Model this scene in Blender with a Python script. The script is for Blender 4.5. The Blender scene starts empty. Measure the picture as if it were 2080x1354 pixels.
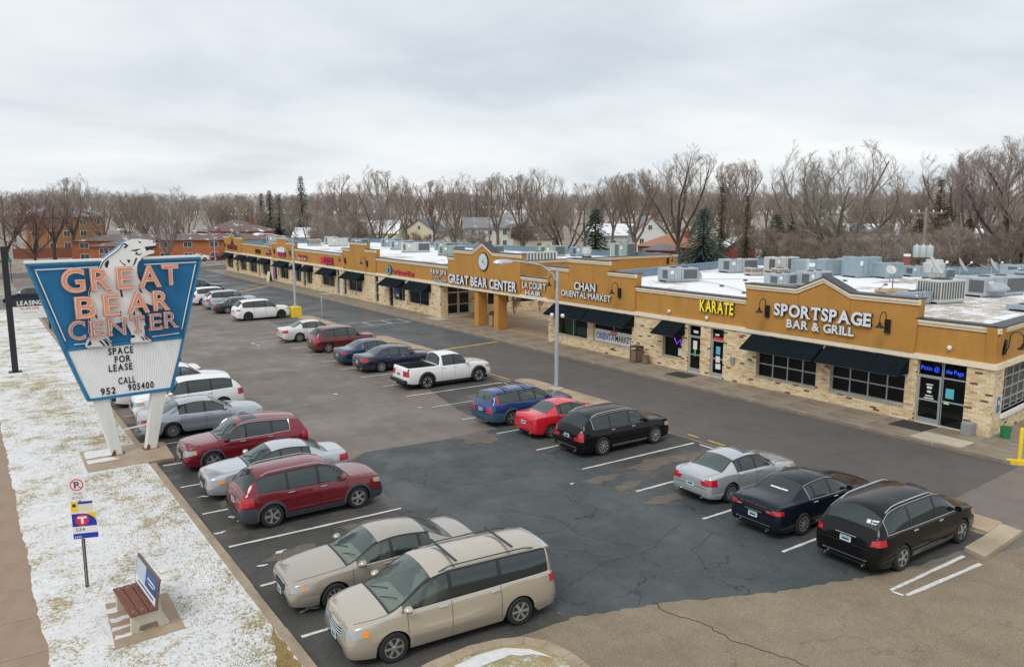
import bpy, math, random
import numpy as np
from mathutils import Vector, Matrix
R=math.radians
scn=bpy.context.scene
col=scn.collection
# ---------------------------------------------------------------- camera
cam_d=bpy.data.cameras.new('camera'); cam_d.sensor_width=36.0; cam_d.lens=36.0*1610/2080
cam_d.clip_start=0.2; cam_d.clip_end=8000
cam=bpy.data.objects.new('camera',cam_d); col.objects.link(cam)
cam.location=(0,0,9.4); cam.rotation_euler=(R(90-8.792),0,R(-34.698))
scn.camera=cam
# ---------------------------------------------------------------- sky: overcast
SUN_EL,SUN_AZ=R(50),R(242)
w=bpy.data.worlds.new('World'); scn.world=w; w.use_nodes=True
nt=w.node_tree; nt.nodes.clear()
def wn(t,**k):
    n=nt.nodes.new(t)
    for a,b in k.items(): setattr(n,a,b)
    return n
sky=wn('ShaderNodeTexSky',sky_type='NISHITA',sun_disc=False,sun_elevation=SUN_EL,sun_rotation=SUN_AZ)
bg1=wn('ShaderNodeBackground'); bg1.inputs[1].default_value=0.10
nt.links.new(sky.outputs[0],bg1.inputs[0])
tc=wn('ShaderNodeTexCoord'); sep=wn('ShaderNodeSeparateXYZ'); nt.links.new(tc.outputs['Generated'],sep.inputs[0])
ad=wn('ShaderNodeMath',operation='ADD'); ad.inputs[1].default_value=0.16
ab=wn('ShaderNodeMath',operation='ABSOLUTE'); nt.links.new(sep.outputs[2],ab.inputs[0]); nt.links.new(ab.outputs[0],ad.inputs[0])
dx=wn('ShaderNodeMath',operation='DIVIDE'); dy=wn('ShaderNodeMath',operation='DIVIDE')
nt.links.new(sep.outputs[0],dx.inputs[0]); nt.links.new(ad.outputs[0],dx.inputs[1])
nt.links.new(sep.outputs[1],dy.inputs[0]); nt.links.new(ad.outputs[0],dy.inputs[1])
cmb=wn('ShaderNodeCombineXYZ'); nt.links.new(dx.outputs[0],cmb.inputs[0]); nt.links.new(dy.outputs[0],cmb.inputs[1])
noi=wn('ShaderNodeTexNoise'); noi.inputs['Scale'].default_value=0.62; noi.inputs['Detail'].default_value=6; noi.inputs['Roughness'].default_value=0.52; noi.inputs['Distortion'].default_value=0.25
nt.links.new(cmb.outputs[0],noi.inputs['Vector'])
rmp=wn('ShaderNodeValToRGB'); nt.links.new(noi.outputs[0],rmp.inputs[0])
e=rmp.color_ramp.elements; e[0].position=0.33; e[0].color=(.455,.495,.535,1); e[1].position=0.66; e[1].color=(.70,.707,.712,1)
m=rmp.color_ramp.elements.new(.47); m.color=(.57,.60,.63,1)
bg2=wn('ShaderNodeBackground'); bg2.inputs[1].default_value=1.0; nt.links.new(rmp.outputs[0],bg2.inputs[0])
mx=wn('ShaderNodeMixShader'); mx.inputs[0].default_value=0.93
nt.links.new(bg1.outputs[0],mx.inputs[1]); nt.links.new(bg2.outputs[0],mx.inputs[2])
wo=wn('ShaderNodeOutputWorld'); nt.links.new(mx.outputs[0],wo.inputs[0])
sd=bpy.data.lights.new('sun','SUN'); sd.energy=1.1; sd.angle=R(25); sd.color=(1,.965,.91)
sun=bpy.data.objects.new('sun',sd); col.objects.link(sun)
_d=Vector((math.sin(SUN_AZ)*math.cos(SUN_EL),math.cos(SUN_AZ)*math.cos(SUN_EL),math.sin(SUN_EL)))
sun.rotation_euler=_d.to_track_quat('Z','Y').to_euler()
vs=scn.view_settings; vs.view_transform='Standard'; vs.look='None'; vs.exposure=0.5; vs.gamma=1.0; vs.use_curve_mapping=False
scn.cycles.use_denoising=True
scn.cycles.max_bounces=6; scn.cycles.transparent_max_bounces=10; scn.cycles.diffuse_bounces=3; scn.cycles.glossy_bounces=3
# ---------------------------------------------------------------- materials
MATS={}
def mat(name,c=(.5,.5,.5),rough=.6,metal=0.,spec=.5,coat=0.,bump=0.,bscale=40.,var=0.,vscale=6.,emit=None,estr=0.):
    """plain principled with a little noise variation and bump"""
    if name in MATS: return MATS[name]
    m=bpy.data.materials.new(name); m.use_nodes=True; MATS[name]=m
    t=m.node_tree; b=t.nodes['Principled BSDF']
    b.inputs['Base Color'].default_value=(*c,1); b.inputs['Roughness'].default_value=rough; b.inputs['Metallic'].default_value=metal
    b.inputs['Specular IOR Level'].default_value=spec; b.inputs['Coat Weight'].default_value=coat; b.inputs['Coat Roughness'].default_value=.04
    if emit: b.inputs['Emission Color'].default_value=(*emit,1); b.inputs['Emission Strength'].default_value=estr
    if var or bump:
        tc=t.nodes.new('ShaderNodeTexCoord')
        if var:
            n=t.nodes.new('ShaderNodeTexNoise'); n.inputs['Scale'].default_value=vscale; n.inputs['Detail'].default_value=7; n.inputs['Roughness'].default_value=.65
            t.links.new(tc.outputs['Object'],n.inputs['Vector'])
            r=t.nodes.new('ShaderNodeValToRGB'); t.links.new(n.outputs[0],r.inputs[0])
            r.color_ramp.elements[0].position=.3; r.color_ramp.elements[1].position=.7
            r.color_ramp.elements[0].color=(*[x*(1-var) for x in c],1); r.color_ramp.elements[1].color=(*[min(1,x*(1+var)) for x in c],1)
            t.links.new(r.outputs[0],b.inputs['Base Color'])
        if bump:
            n2=t.nodes.new('ShaderNodeTexNoise'); n2.inputs['Scale'].default_value=bscale; n2.inputs['Detail'].default_value=4
            t.links.new(tc.outputs['Object'],n2.inputs['Vector'])
            bp=t.nodes.new('ShaderNodeBump'); bp.inputs['Strength'].default_value=bump; bp.inputs['Distance'].default_value=.01
            t.links.new(n2.outputs[0],bp.inputs['Height']); t.links.new(bp.outputs[0],b.inputs['Normal'])
    return m
class NT:
    """tiny node-graph helper"""
    def __init__(s,name):
        s.m=bpy.data.materials.new(name); s.m.use_nodes=True; s.t=s.m.node_tree; s.b=s.t.nodes['Principled BSDF']; MATS[name]=s.m
        s.tc=s.t.nodes.new('ShaderNodeTexCoord').outputs['Object']
    def L(s,a,b): s.t.links.new(a,b)
    def mapping(s,scale,vec=None,rot=(0,0,0)):
        n=s.t.nodes.new('ShaderNodeMapping'); n.inputs['Scale'].default_value=scale; n.inputs['Rotation'].default_value=rot; s.L(vec or s.tc,n.inputs[0]); return n.outputs[0]
    def noise(s,scale,detail=6,rough=.6,vec=None,dist=0.):
        n=s.t.nodes.new('ShaderNodeTexNoise'); n.inputs['Scale'].default_value=scale; n.inputs['Detail'].default_value=detail; n.inputs['Roughness'].default_value=rough; n.inputs['Distortion'].default_value=dist
        s.L(vec or s.tc,n.inputs['Vector']); return n.outputs[0]
    def vor(s,scale,feature='DISTANCE_TO_EDGE',vec=None,out='Distance'):
        n=s.t.nodes.new('ShaderNodeTexVoronoi'); n.feature=feature; n.inputs['Scale'].default_value=scale; s.L(vec or s.tc,n.inputs['Vector']); return n.outputs[out]
    def ramp(s,f,*stops):
        n=s.t.nodes.new('ShaderNodeValToRGB'); s.L(f,n.inputs[0]); el=n.color_ramp.elements
        while len(el)<len(stops): el.new(.5)
        for q,(p,c) in zip(el,stops):
            q.position=p; q.color=(*c,1) if not isinstance(c,(int,float)) else (c,c,c,1)
        return n.outputs[0]
    def mix(s,f,a,b,blend='MIX'):
        n=s.t.nodes.new('ShaderNodeMix'); n.data_type='RGBA'; n.blend_type=blend
        for sock,v in ((n.inputs[0],f),(n.inputs[6],a),(n.inputs[7],b)):
            if isinstance(v,(int,float)): sock.default_value=v if sock==n.inputs[0] else (v,v,v,1)
            elif isinstance(v,tuple): sock.default_value=(*v,1)
            else: s.L(v,sock)
        return n.outputs[2]
    def math(s,op,a,b=0.):
        n=s.t.nodes.new('ShaderNodeMath'); n.operation=op
        for i,v in enumerate((a,b)):
            if isinstance(v,(int,float)): n.inputs[i].default_value=v
            else: s.L(v,n.inputs[i])
        return n.outputs[0]
    def warp(s,amt,scale,vec=None):
        """coordinates pushed about by noise"""
        n=s.t.nodes.new('ShaderNodeTexNoise'); n.inputs['Scale'].default_value=scale; n.inputs['Detail'].default_value=3; s.L(vec or s.tc,n.inputs['Vector'])
        v=s.t.nodes.new('ShaderNodeVectorMath'); v.operation='MULTIPLY_ADD'; s.L(n.outputs['Color'],v.inputs[0]); v.inputs[1].default_value=(amt,)*3; s.L(vec or s.tc,v.inputs[2]); return v.outputs[0]
    def color(s,c): s.L(c,s.b.inputs['Base Color']); return s
    def rough(s,c):
        if isinstance(c,(int,float)): s.b.inputs['Roughness'].default_value=c
        else: s.L(c,s.b.inputs['Roughness'])
        return s
    def bump(s,h,strength=.5,dist=.01):
        n=s.t.nodes.new('ShaderNodeBump'); n.inputs['Strength'].default_value=strength; n.inputs['Distance'].default_value=dist; s.L(h,n.inputs['Height']); s.L(n.outputs[0],s.b.inputs['Normal']); return s
def M(n): return MATS[n]
def glassmat(name,tint,refl=.12,base=(.02,.03,.03),mixf=.10):
    m=bpy.data.materials.new(name); m.use_nodes=True; MATS[name]=m; t=m.node_tree; t.nodes.clear()
    tr=t.nodes.new('ShaderNodeBsdfTransparent'); tr.inputs[0].default_value=(*tint,1)
    df=t.nodes.new('ShaderNodeBsdfDiffuse'); df.inputs[0].default_value=(*base,1)
    gl=t.nodes.new('ShaderNodeBsdfGlossy'); gl.inputs['Roughness'].default_value=.03; gl.inputs[0].default_value=(.95,1,1,1)
    m1=t.nodes.new('ShaderNodeMixShader'); m1.inputs[0].default_value=mixf; t.links.new(tr.outputs[0],m1.inputs[1]); t.links.new(df.outputs[0],m1.inputs[2])
    ge=t.nodes.new('ShaderNodeNewGeometry'); vd=t.nodes.new('ShaderNodeVectorMath'); vd.operation='DOT_PRODUCT'; t.links.new(ge.outputs['Normal'],vd.inputs[0]); t.links.new(ge.outputs['Incoming'],vd.inputs[1])
    fr=None
    for op,v in (('ABSOLUTE',None),('SUBTRACT',1.),('POWER',5.),('MULTIPLY_ADD',.96)):
        n_=t.nodes.new('ShaderNodeMath'); n_.operation=op; src=fr.outputs[0] if fr else vd.outputs['Value']
        if op=='SUBTRACT': n_.inputs[0].default_value=1.; t.links.new(src,n_.inputs[1])
        else:
            t.links.new(src,n_.inputs[0])
            if v: n_.inputs[1].default_value=v
        if op=='MULTIPLY_ADD': n_.inputs[2].default_value=.04
        fr=n_
    ma=t.nodes.new('ShaderNodeMath'); ma.operation='MULTIPLY_ADD'; ma.inputs[1].default_value=1.0; ma.inputs[2].default_value=refl; ma.use_clamp=True; t.links.new(fr.outputs[0],ma.inputs[0])
    m2=t.nodes.new('ShaderNodeMixShader'); t.links.new(ma.outputs[0],m2.inputs[0]); t.links.new(m1.outputs[0],m2.inputs[1]); t.links.new(gl.outputs[0],m2.inputs[2])
    o=t.nodes.new('ShaderNodeOutputMaterial'); t.links.new(m2.outputs[0],o.inputs[0]); return m
glassmat('car_glass',(.36,.46,.44),.045,(.10,.16,.16)); glassmat('tint_glass',(.05,.055,.06),.04,(.03,.055,.06),.3); glassmat('shop_glass',(.30,.34,.34),.0,(.01,.012,.014))
glassmat('screen_glass',(.66,.77,.74),.05,(.28,.40,.38),.14); glassmat('house_glass',(.1,.12,.14),.08,(.05,.07,.09))
# ---------------------------------------------------------------- mesh helpers
class MB:
    def __init__(s): s.v=[]; s.f=[]
    def quad(s,a,b,c,d):
        n=len(s.v); s.v+=[tuple(a),tuple(b),tuple(c),tuple(d)]; s.f.append((n,n+1,n+2,n+3)); return s
    def poly(s,pts):
        n=len(s.v); s.v+=[tuple(p) for p in pts]; s.f.append(tuple(range(n,n+len(pts)))); return s
    def box(s,x0,x1,y0,y1,z0,z1):
        n=len(s.v); s.v+=[(x0,y0,z0),(x1,y0,z0),(x1,y1,z0),(x0,y1,z0),(x0,y0,z1),(x1,y0,z1),(x1,y1,z1),(x0,y1,z1)]
        s.f+=[tuple(n+i for i in q) for q in ((3,2,1,0),(4,5,6,7),(0,1,5,4),(1,2,6,5),(2,3,7,6),(3,0,4,7))]; return s
    def bbox(s,x0,x1,y0,y1,z0,z1,b=.02):
        """box with chamfered vertical and top edges"""
        n=len(s.v); rings=[]
        for (z,i) in ((z0,0),(z1-b,0),(z1,b)):
            X0,X1,Y0,Y1=x0+i,x1-i,y0+i,y1-i; c=b*.7
            rings.append([(X0+c,Y0,z),(X1-c,Y0,z),(X1,Y0+c,z),(X1,Y1-c,z),(X1-c,Y1,z),(X0+c,Y1,z),(X0,Y1-c,z),(X0,Y0+c,z)])
        for r in rings: s.v+=r
        for k in range(2):
            for i in range(8): s.f.append((n+k*8+i,n+k*8+(i+1)%8,n+k*8+8+(i+1)%8,n+k*8+8+i))
        s.f.append(tuple(n+16+i for i in range(8))); s.f.append(tuple(n+7-i for i in range(8))); return s
    def tube(s,pts,r,n=6,cap=True):
        pts=[Vector(p) for p in pts]; rr=r if isinstance(r,(list,tuple)) else [r]*len(pts); base=len(s.v); up=None
        for i,p in enumerate(pts):
            d=(pts[min(i+1,len(pts)-1)]-pts[max(i-1,0)]).normalized()
            if up is None:
                up=Vector((0,0,1)) if abs(d.z)<.9 else Vector((1,0,0))
            a=d.cross(up).normalized(); b=a.cross(d).normalized(); up=b
            for k in range(n):
                t=2*math.pi*k/n; s.v.append(tuple(p+rr[i]*(a*math.cos(t)+b*math.sin(t))))
        for i in range(len(pts)-1):
            for k in range(n):
                s.f.append((base+i*n+k,base+i*n+(k+1)%n,base+(i+1)*n+(k+1)%n,base+(i+1)*n+k))
        if cap: s.f.append(tuple(base+n-1-k for k in range(n))); s.f.append(tuple(base+(len(pts)-1)*n+k for k in range(n)))
        return s
    def lathe(s,prof,n=20,axis='z',c=(0,0,0),closed=False):
        """prof: list of (r,h)"""
        base=len(s.v); m=len(prof)
        for r,h in prof:
            for k in range(n):
                t=2*math.pi*k/n; q=(r*math.cos(t),r*math.sin(t))
                p=(q[0],q[1],h) if axis=='z' else ((q[0],h,q[1]) if axis=='y' else (h,q[0],q[1]))
                s.v.append((p[0]+c[0],p[1]+c[1],p[2]+c[2]))
        for i in range(m-1 if not closed else m):
            for k in range(n):
                j=(i+1)%m; s.f.append((base+i*n+k,base+i*n+(k+1)%n,base+j*n+(k+1)%n,base+j*n+k))
        if not closed:
            if prof[0][0]>1e-6: s.f.append(tuple(base+n-1-k for k in range(n)))
            if prof[-1][0]>1e-6: s.f.append(tuple(base+(m-1)*n+k for k in range(n)))
        return s
    def extrude(s,poly,vec,cap=True):
        """closed 3D polygon pushed along vec"""
        n=len(s.v); k=len(poly); vec=Vector(vec)
        s.v+=[tuple(p) for p in poly]+[tuple(Vector(p)+vec) for p in poly]
        for i in range(k): s.f.append((n+i,n+(i+1)%k,n+k+(i+1)%k,n+k+i))
        if cap: s.f.append(tuple(n+k-1-i for i in range(k))); s.f.append(tuple(n+k+i for i in range(k)))
        return s
    def grid(s,rows,flip=False):
        """rows: list of equal-length point lists"""
        n=len(s.v); m=len(rows[0])
        for r in rows: s.v+=[tuple(p) for p in r]
        for i in range(len(rows)-1):
            for j in range(m-1):
                q=(n+i*m+j,n+(i+1)*m+j,n+(i+1)*m+j+1,n+i*m+j+1); s.f.append(q[::-1] if flip else q)
        return s
    def mesh(s,name,material=None,smooth=False,fix=True):
        me=bpy.data.meshes.new(name); me.from_pydata(s.v,[],s.f)
        if fix:
            import bmesh
            bm=bmesh.new(); bm.from_mesh(me); bmesh.ops.recalc_face_normals(bm,faces=bm.faces); bm.to_mesh(me); bm.free()
        if smooth:
            me.shade_smooth()
            try: me.set_sharp_from_angle(angle=R(38))
            except Exception: pass
        if material: me.materials.append(M(material) if isinstance(material,str) else material)
        return me
    def build(s,name,material=None,parent=None,smooth=False,fix=True,kind=None,loc=None):
        return link(name,s.mesh(name,material,smooth,fix),parent,kind,loc)
def link(name,data,parent=None,kind=None,loc=None,rz=0.):
    o=bpy.data.objects.new(name,data); col.objects.link(o)
    if parent is not None: o.parent=parent
    if kind: o['kind']=kind
    if loc is not None: o.location=loc
    if rz: o.rotation_euler=(0,0,rz)
    return o
def tag(o,label,cat,group=None):
    o['label']=label; o['category']=cat
    if group: o['group']=group
    return o
def thing(name,label,cat,loc=(0,0,0),rz=0.,group=None):
    return tag(link(name,None,None,None,loc,rz),label,cat,group)
def copy_tree(o,parent=None):
    c=o.copy(); col.objects.link(c)
    if parent is not None: c.parent=parent
    for ch in list(o.children): copy_tree(ch,c)
    return c
# ---- lettering
_GL={}
SERIF={'P':['bl'],'R':['bl','br'],'T':['bc','tl','tr'],'A':['bl','br'],'E':['bl','tl','re'],'B':['bl','tl'],'I':['bc','tc'],'L':['bl','tl','re2'],'N':['bl','tl','tr'],'G':['gr'],'S':['st','sb'],'C':['ct']}
def glyph(ch,size,ext,off,serif=False,outline=0.,bev=0.):
    key=(ch,size,ext,off,serif,outline,bev)
    if key in _GL: return _GL[key]
    cu=bpy.data.curves.new('letter','FONT'); cu.body=ch; cu.size=size; cu.extrude=ext if not outline else 0.; cu.offset=off; cu.resolution_u=4
    if outline: cu.fill_mode='NONE'; cu.bevel_depth=outline; cu.bevel_resolution=1
    o=bpy.data.objects.new('letter',cu); col.objects.link(o); bpy.context.view_layer.update()
    me=bpy.data.meshes.new_from_object(o.evaluated_get(bpy.context.evaluated_depsgraph_get())); bpy.data.objects.remove(o); bpy.data.curves.remove(cu)
    me.name='letter'; me.materials.clear()
    if len(me.vertices)==0: _GL[key]=(me,0,size*.32); return _GL[key]
    co=np.array([v.co[:] for v in me.vertices]); x0,x1=co[:,0].min(),co[:,0].max(); y0,y1=co[:,1].min(),co[:,1].max()
    if serif and ch in SERIF:
        h=y1-y0; wd=h*.20; th=h*.10; b=MB(); e2=ext*.97
        st=h*.14
        for sp in SERIF[ch]:
            if sp=='bl': b.box(x0-wd*.35,x0+st+wd*.45,y0,y0+th,-e2,e2)
            if sp=='br': b.box(x1-st-wd*.45,x1+wd*.35,y0,y0+th,-e2,e2)
            if sp=='tl': b.box(x0-wd*.35,x0+st+wd*.3,y1-th,y1,-e2,e2) if ch!='T' else b.box(x0,x0+th*.8,y1-h*.28,y1,-e2,e2)
            if sp=='tr': b.box(x1-st-wd*.3,x1+wd*.35,y1-th,y1,-e2,e2) if ch!='T' else b.box(x1-th*.8,x1,y1-h*.28,y1,-e2,e2)
            if sp in('bc','tc'):
                c=(x0+x1)/2; b.box(c-st*.5-wd*.6,c+st*.5+wd*.6,*((y0,y0+th) if sp=='bc' else (y1-th,y1)),-e2,e2)
            if sp in('re','re2'):
                b.box(x1-th*.8,x1,y0,y0+h*.28,-e2,e2)
                if sp=='re': b.box(x1-th*.9,x1-.001,y1-h*.25,y1,-e2,e2)
            if sp=='gr': b.box(x1-st-wd*.6,x1+wd*.25,y0+h*.42,y0+h*.50,-e2,e2)
            if sp in('st','ct'): b.box(x1-th*.9,x1-.004,y1-h*.34,y1-h*.06,-e2,e2)
            if sp=='sb': b.box(x0+.004,x0+th*.9,y0+h*.06,y0+h*.34,-e2,e2)
        n=len(me.vertices); vs_=[v.co[:] for v in me.vertices]+b.v; fs=[tuple(p.vertices) for p in me.polygons]+[tuple(n+i for i in f) for f in b.f]
        me=bpy.data.meshes.new('letter'); me.from_pydata(vs_,[],fs)
    _GL[key]=(me,x0,x1); return _GL[key]
def letters(text,parent,material,width,height,mtx,ext=.04,bold=.0,serif=False,gap=.1,face=None,name='letter',outline=0.,sub=False,lift=0.,space=.42):
    """lay a line of letters in the plane of mtx (x right, y up, z out), scaled to width x height; each letter its own object"""
    size=height/.70
    items=[]; x=0.
    for ch in text:
        if ch==' ': x+=height*space; continue
        me,a,b=glyph(ch,round(size,4),ext,round(bold*height,4),serif,outline)
        items.append((me,x-a)); x+=(b-a)+gap*height
    tot=x-gap*height; sx=width/tot if width else 1.; out=[]
    for me,xo in items:
        key=(me.name,material)
        m2=_GL.get(key)
        if m2 is None:
            m2=me.copy(); m2.name=name; m2.materials.clear(); m2.materials.append(M(material))
            if face:
                m2.materials.append(M(face))
                for p in m2.polygons: p.material_index=1 if p.normal.z>.7 else 0
            _GL[key]=m2
        o=link(name,m2,parent); o.matrix_local=mtx@Matrix.Translation((xo*sx,0,lift))@Matrix.Diagonal((sx,1,1,1)); out.append(o)
    return out
def wallmtx(x,y,z):
    """plane on the shop front: text runs towards -Y, faces -X"""
    return Matrix(((0,0,-1,x),(-1,0,0,y),(0,1,0,z),(0,0,0,1)))
# ================================================================ ground materials
def asphalt(name,a,b,speck=.25,crack=0.,wet=.0,rough=(.55,.9),blot=None,fsc=34):
    s=NT(name)
    big=s.noise(.22,5,.6); med=s.noise(1.3,6,.65); fine=s.noise(fsc,3,.7); st=s.noise(1.0,4,.6,s.mapping((1.6,.12,1)))
    f=s.math('ADD',s.math('MULTIPLY',big,.45),s.math('ADD',s.math('MULTIPLY',med,.35),s.math('MULTIPLY',st,.2)))
    c=s.ramp(f,(.36,a),(.62,b))
    if blot:
        bl=s.ramp(s.noise(.55,5,.62,s.warp(.8,.6)),(.56,0),(.68,1)); c=s.mix(s.math('MULTIPLY',bl,.75),c,blot)
    c=s.mix(speck,c,s.ramp(fine,(.40,.12),(.60,.88)),'OVERLAY')
    if crack:
        ed=s.vor(.42,vec=s.warp(1.5,1.1)); ln=s.ramp(ed,(.0,1),(.012,0)); mask=s.ramp(s.noise(.3,3),(.45,0),(.55,1))
        c=s.mix(s.math('MULTIPLY',s.math('MULTIPLY',ln,mask),crack),c,(.012,.013,.014))
    s.color(c); wetf=s.ramp(s.noise(.35,4,.6,s.warp(1.,.5)),(.45-wet*.2,rough[0]),(.6,rough[1])); s.rough(wetf)
    s.bump(fine,.35,.006); s.b.inputs['Specular IOR Level'].default_value=.35
    return s.m
asphalt('asphalt_brown',(.132,.112,.099),(.205,.174,.151),.3,.25,.4,(.42,.85))
asphalt('asphalt_dark',(.043,.054,.056),(.080,.090,.090),.35,.9,.3,(.45,.85),blot=(.088,.086,.078))
asphalt('asphalt_stall',(.040,.042,.041),(.088,.085,.078),.35,.5,.5,(.3,.85),blot=(.125,.105,.082))
asphalt('asphalt_lane',(.084,.077,.074),(.116,.106,.100),.3,.15,.2,(.5,.85))
asphalt('asphalt_bluish',(.060,.069,.075),(.103,.109,.112),.3,.5,.5,(.35,.8))
asphalt('asphalt_tan',(.188,.150,.102),(.272,.220,.155),.55,.3,.0,(.75,.92),fsc=60)
asphalt('asphalt_worn',(.105,.090,.074),(.155,.130,.104),.4,.0,.1,(.6,.9))
def snowlawn(name,bias):
    s=NT(name)
    big=s.noise(.16,4,.6); med=s.noise(.9,6,.7,s.warp(.5,1.5)); fine=s.noise(13,5,.75)
    f=s.math('ADD',s.math('MULTIPLY',big,.3),s.math('ADD',s.math('MULTIPLY',med,.8),s.math('MULTIPLY',fine,.7)))
    m=s.ramp(f,(.90+bias-.06,0),(.90+bias+.07,1))
    g=s.ramp(s.noise(2.2,6,.7),(.3,(.22,.20,.085)),(.5,(.37,.31,.165)),(.7,(.34,.23,.12)))
    sn=s.ramp(s.noise(5,5,.7),(.25,(.58,.59,.61)),(.7,(.77,.765,.75)))
    s.color(s.mix(m,sn,g)); s.rough(.85); s.bump(s.math('ADD',fine,s.noise(40,3)),.6,.03)
    return s.m
snowlawn('snow_lawn',.062); snowlawn('snow_yard',.16); snowlawn('thin_lawn',-.08)
def concrete(name,a,b,stain=(.10,.075,.05),amt=.5,rough=.8):
    s=NT(name); f=s.math('ADD',s.math('MULTIPLY',s.noise(.8,6,.65),.6),s.math('MULTIPLY',s.noise(18,4,.7),.4))
    c=s.ramp(f,(.36,a),(.64,b)); st=s.ramp(s.noise(.5,5,.65,s.warp(.8,.7)),(.48,0),(.66,1)); c=s.mix(s.math('MULTIPLY',st,amt),c,stain)
    s.color(c); s.rough(rough); s.bump(s.noise(60,3),.25,.005); return s.m
concrete('concrete_walk',(.23,.19,.145),(.34,.29,.225),(.135,.10,.072),.65,.6)
concrete('concrete_path',(.26,.18,.125),(.36,.265,.19),(.20,.13,.09),.4,.75)
concrete('concrete_kerb',(.30,.235,.16),(.44,.36,.26),(.18,.13,.085),.6)
concrete('concrete_pad',(.28,.20,.13),(.40,.31,.21),(.20,.14,.09),.5,.5)
concrete('concrete_pale',(.42,.37,.28),(.55,.50,.41),(.30,.24,.16),.4)
concrete('concrete_island',(.36,.29,.20),(.48,.40,.29),(.26,.19,.12),.5); concrete('concrete_bench',(.46,.43,.34),(.60,.57,.47),(.30,.26,.18),.4)
concrete('gravel_tan',(.30,.21,.13),(.46,.35,.24),(.36,.30,.24),.4)
concrete('yard',(.17,.135,.10),(.28,.23,.175),(.66,.66,.66),.55,.9); concrete('plaza',(.30,.20,.12),(.42,.31,.21),(.22,.16,.11),.5,.55)
mat('paint_white',(.62,.62,.58),.7,var=.25,vscale=9); mat('paint_yellow',(.62,.36,.06),.7,var=.3,vscale=5); mat('kerb_yellow',(.80,.56,.03),.55,var=.15)
mat('crack_dark',(.02,.02,.02),.9); mat('moss',(.11,.09,.035),.9,var=.3)
# ================================================================ ground
def sheet(name,pts,z,m,kind='structure'):
    return MB().poly([(x,y,z) for x,y in pts]).build(name,m,None,fix=False,kind=kind)
def rect(x0,x1,y0,y1): return [(x0,y0),(x1,y0),(x1,y1),(x0,y1)]
def wob(pts,amp,seed,step=.5,closed=True):
    """a polygon edge roughened"""
    rnd=random.Random(seed); out=[]; n=len(pts)
    for i in range(n if closed else n-1):
        a=Vector(pts[i]); b=Vector(pts[(i+1)%n]); k=max(1,int((b-a).length/step))
        for j in range(k):
            p=a.lerp(b,j/k); out.append((p.x+rnd.uniform(-amp,amp),p.y+rnd.uniform(-amp,amp)))
    return out
sheet('ground',rect(-3000,3000,-3000,3000),-.06,'yard')
sheet('parking_lot',[(5.25,-20),(33,-20),(33,131),(5.25,131)],0,'asphalt_brown')
sheet('service_road',rect(33,200,-20,13.2),0,'asphalt_tan')
sheet('cross_street',rect(-250,300,131,143),-.004,'asphalt_lane')
sheet('driveway',rect(-12,5.25,88.5,101),0,'asphalt_brown')
# forecourt in the foreground: tan aggregate, cut by the sealed surface
edge=[(5.25,13.9),(10.1,13.5),(11.2,13.4),(13.1,12.8),(14.05,12.6),(16.3,11.4),(17.8,11.0),(19.7,10.4),(22.2,9.6)]
sheet('forecourt_road',[(5.25,-20),(33.1,-20),(33.1,12.4),(25.2,9.0)]+[tuple(p) for p in wob(edge,.05,3,.4,False)][::-1]+[(5.25,13.9)],.004,'asphalt_tan')
sealed=wob([(10.9,13.45),(13.1,12.8),(16.3,11.4),(19.7,10.4),(19.2,14),(19.2,21),(18.9,28.0),(15.8,27.85),(12.4,28.1),(11.3,27.3),(10.9,22)],.055,5,.16)
sheet('sealed_asphalt',sealed,.008,'asphalt_dark')
sheet('stall_surface',wob([(5.3,13.7),(10.9,13.4),(10.95,22),(11.4,27.3),(11.3,34),(10.6,37.5),(5.3,38)],.05,6),.006,'asphalt_stall')
sheet('stall_surface',wob([(18.15,11.2),(20.5,10.3),(24.2,9.9),(24.3,27),(24.3,46),(21.1,46.0),(19.9,36.5),(18.9,31.9),(18.6,28)],.04,7),.0065,'asphalt_stall')
sheet('drive_lane',[(24.4,12.2),(31.62,12.6),(31.62,47.1),(24.6,46.5)],.004,'asphalt_lane')
sheet('drive_lane',[(24.6,46.6),(31.62,47.2),(31.62,131),(25.6,131),(25.4,62)],.004,'asphalt_bluish')
sheet('asphalt_patch',wob([(24.6,46.7),(25.3,62),(25.4,90),(23.6,91),(20.7,60),(21.2,46.4)],.05,9),.003,'asphalt_lane')
rp=random.Random(4); rp_i=iter(range(99))
for (x,y,a,b,m) in ((18.0,20.4,.85,.5,'asphalt_worn'),(18.3,19.35,.8,.42,'asphalt_worn'),(18.4,17.7,.9,.5,'asphalt_worn'),(18.9,16.4,1.0,.55,'crack_dark'),(17.2,27.2,1.4,.9,'asphalt_worn'),(20.8,20.6,1.5,.7,'asphalt_worn'),(22.5,20.3,1.3,.6,'asphalt_worn'),(21.7,33.6,1.5,.8,'asphalt_worn'),(9.5,21.0,1.2,.8,'asphalt_worn'),(6.9,20.6,.9,.6,'asphalt_worn'),(6.6,25.6,.7,.5,'asphalt_worn')):
    _ph=[rp.uniform(0,6.28) for _ in range(6)]; sheet('asphalt_patch',[(x+.72*a*math.cos(t)*_r,y+.72*b*math.sin(t)*_r) for t,_r in [(i*math.pi/30,1+.22*math.sin(2*i*math.pi/30+_ph[0])+.14*math.sin(5*i*math.pi/30+_ph[1])+.09*math.sin(9*i*math.pi/30+_ph[2])+rp.uniform(-.05,.05)) for i in range(60)]],.0112+.0003*rp_i.__next__(),m if m!='crack_dark' else 'asphalt_dark')
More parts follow.
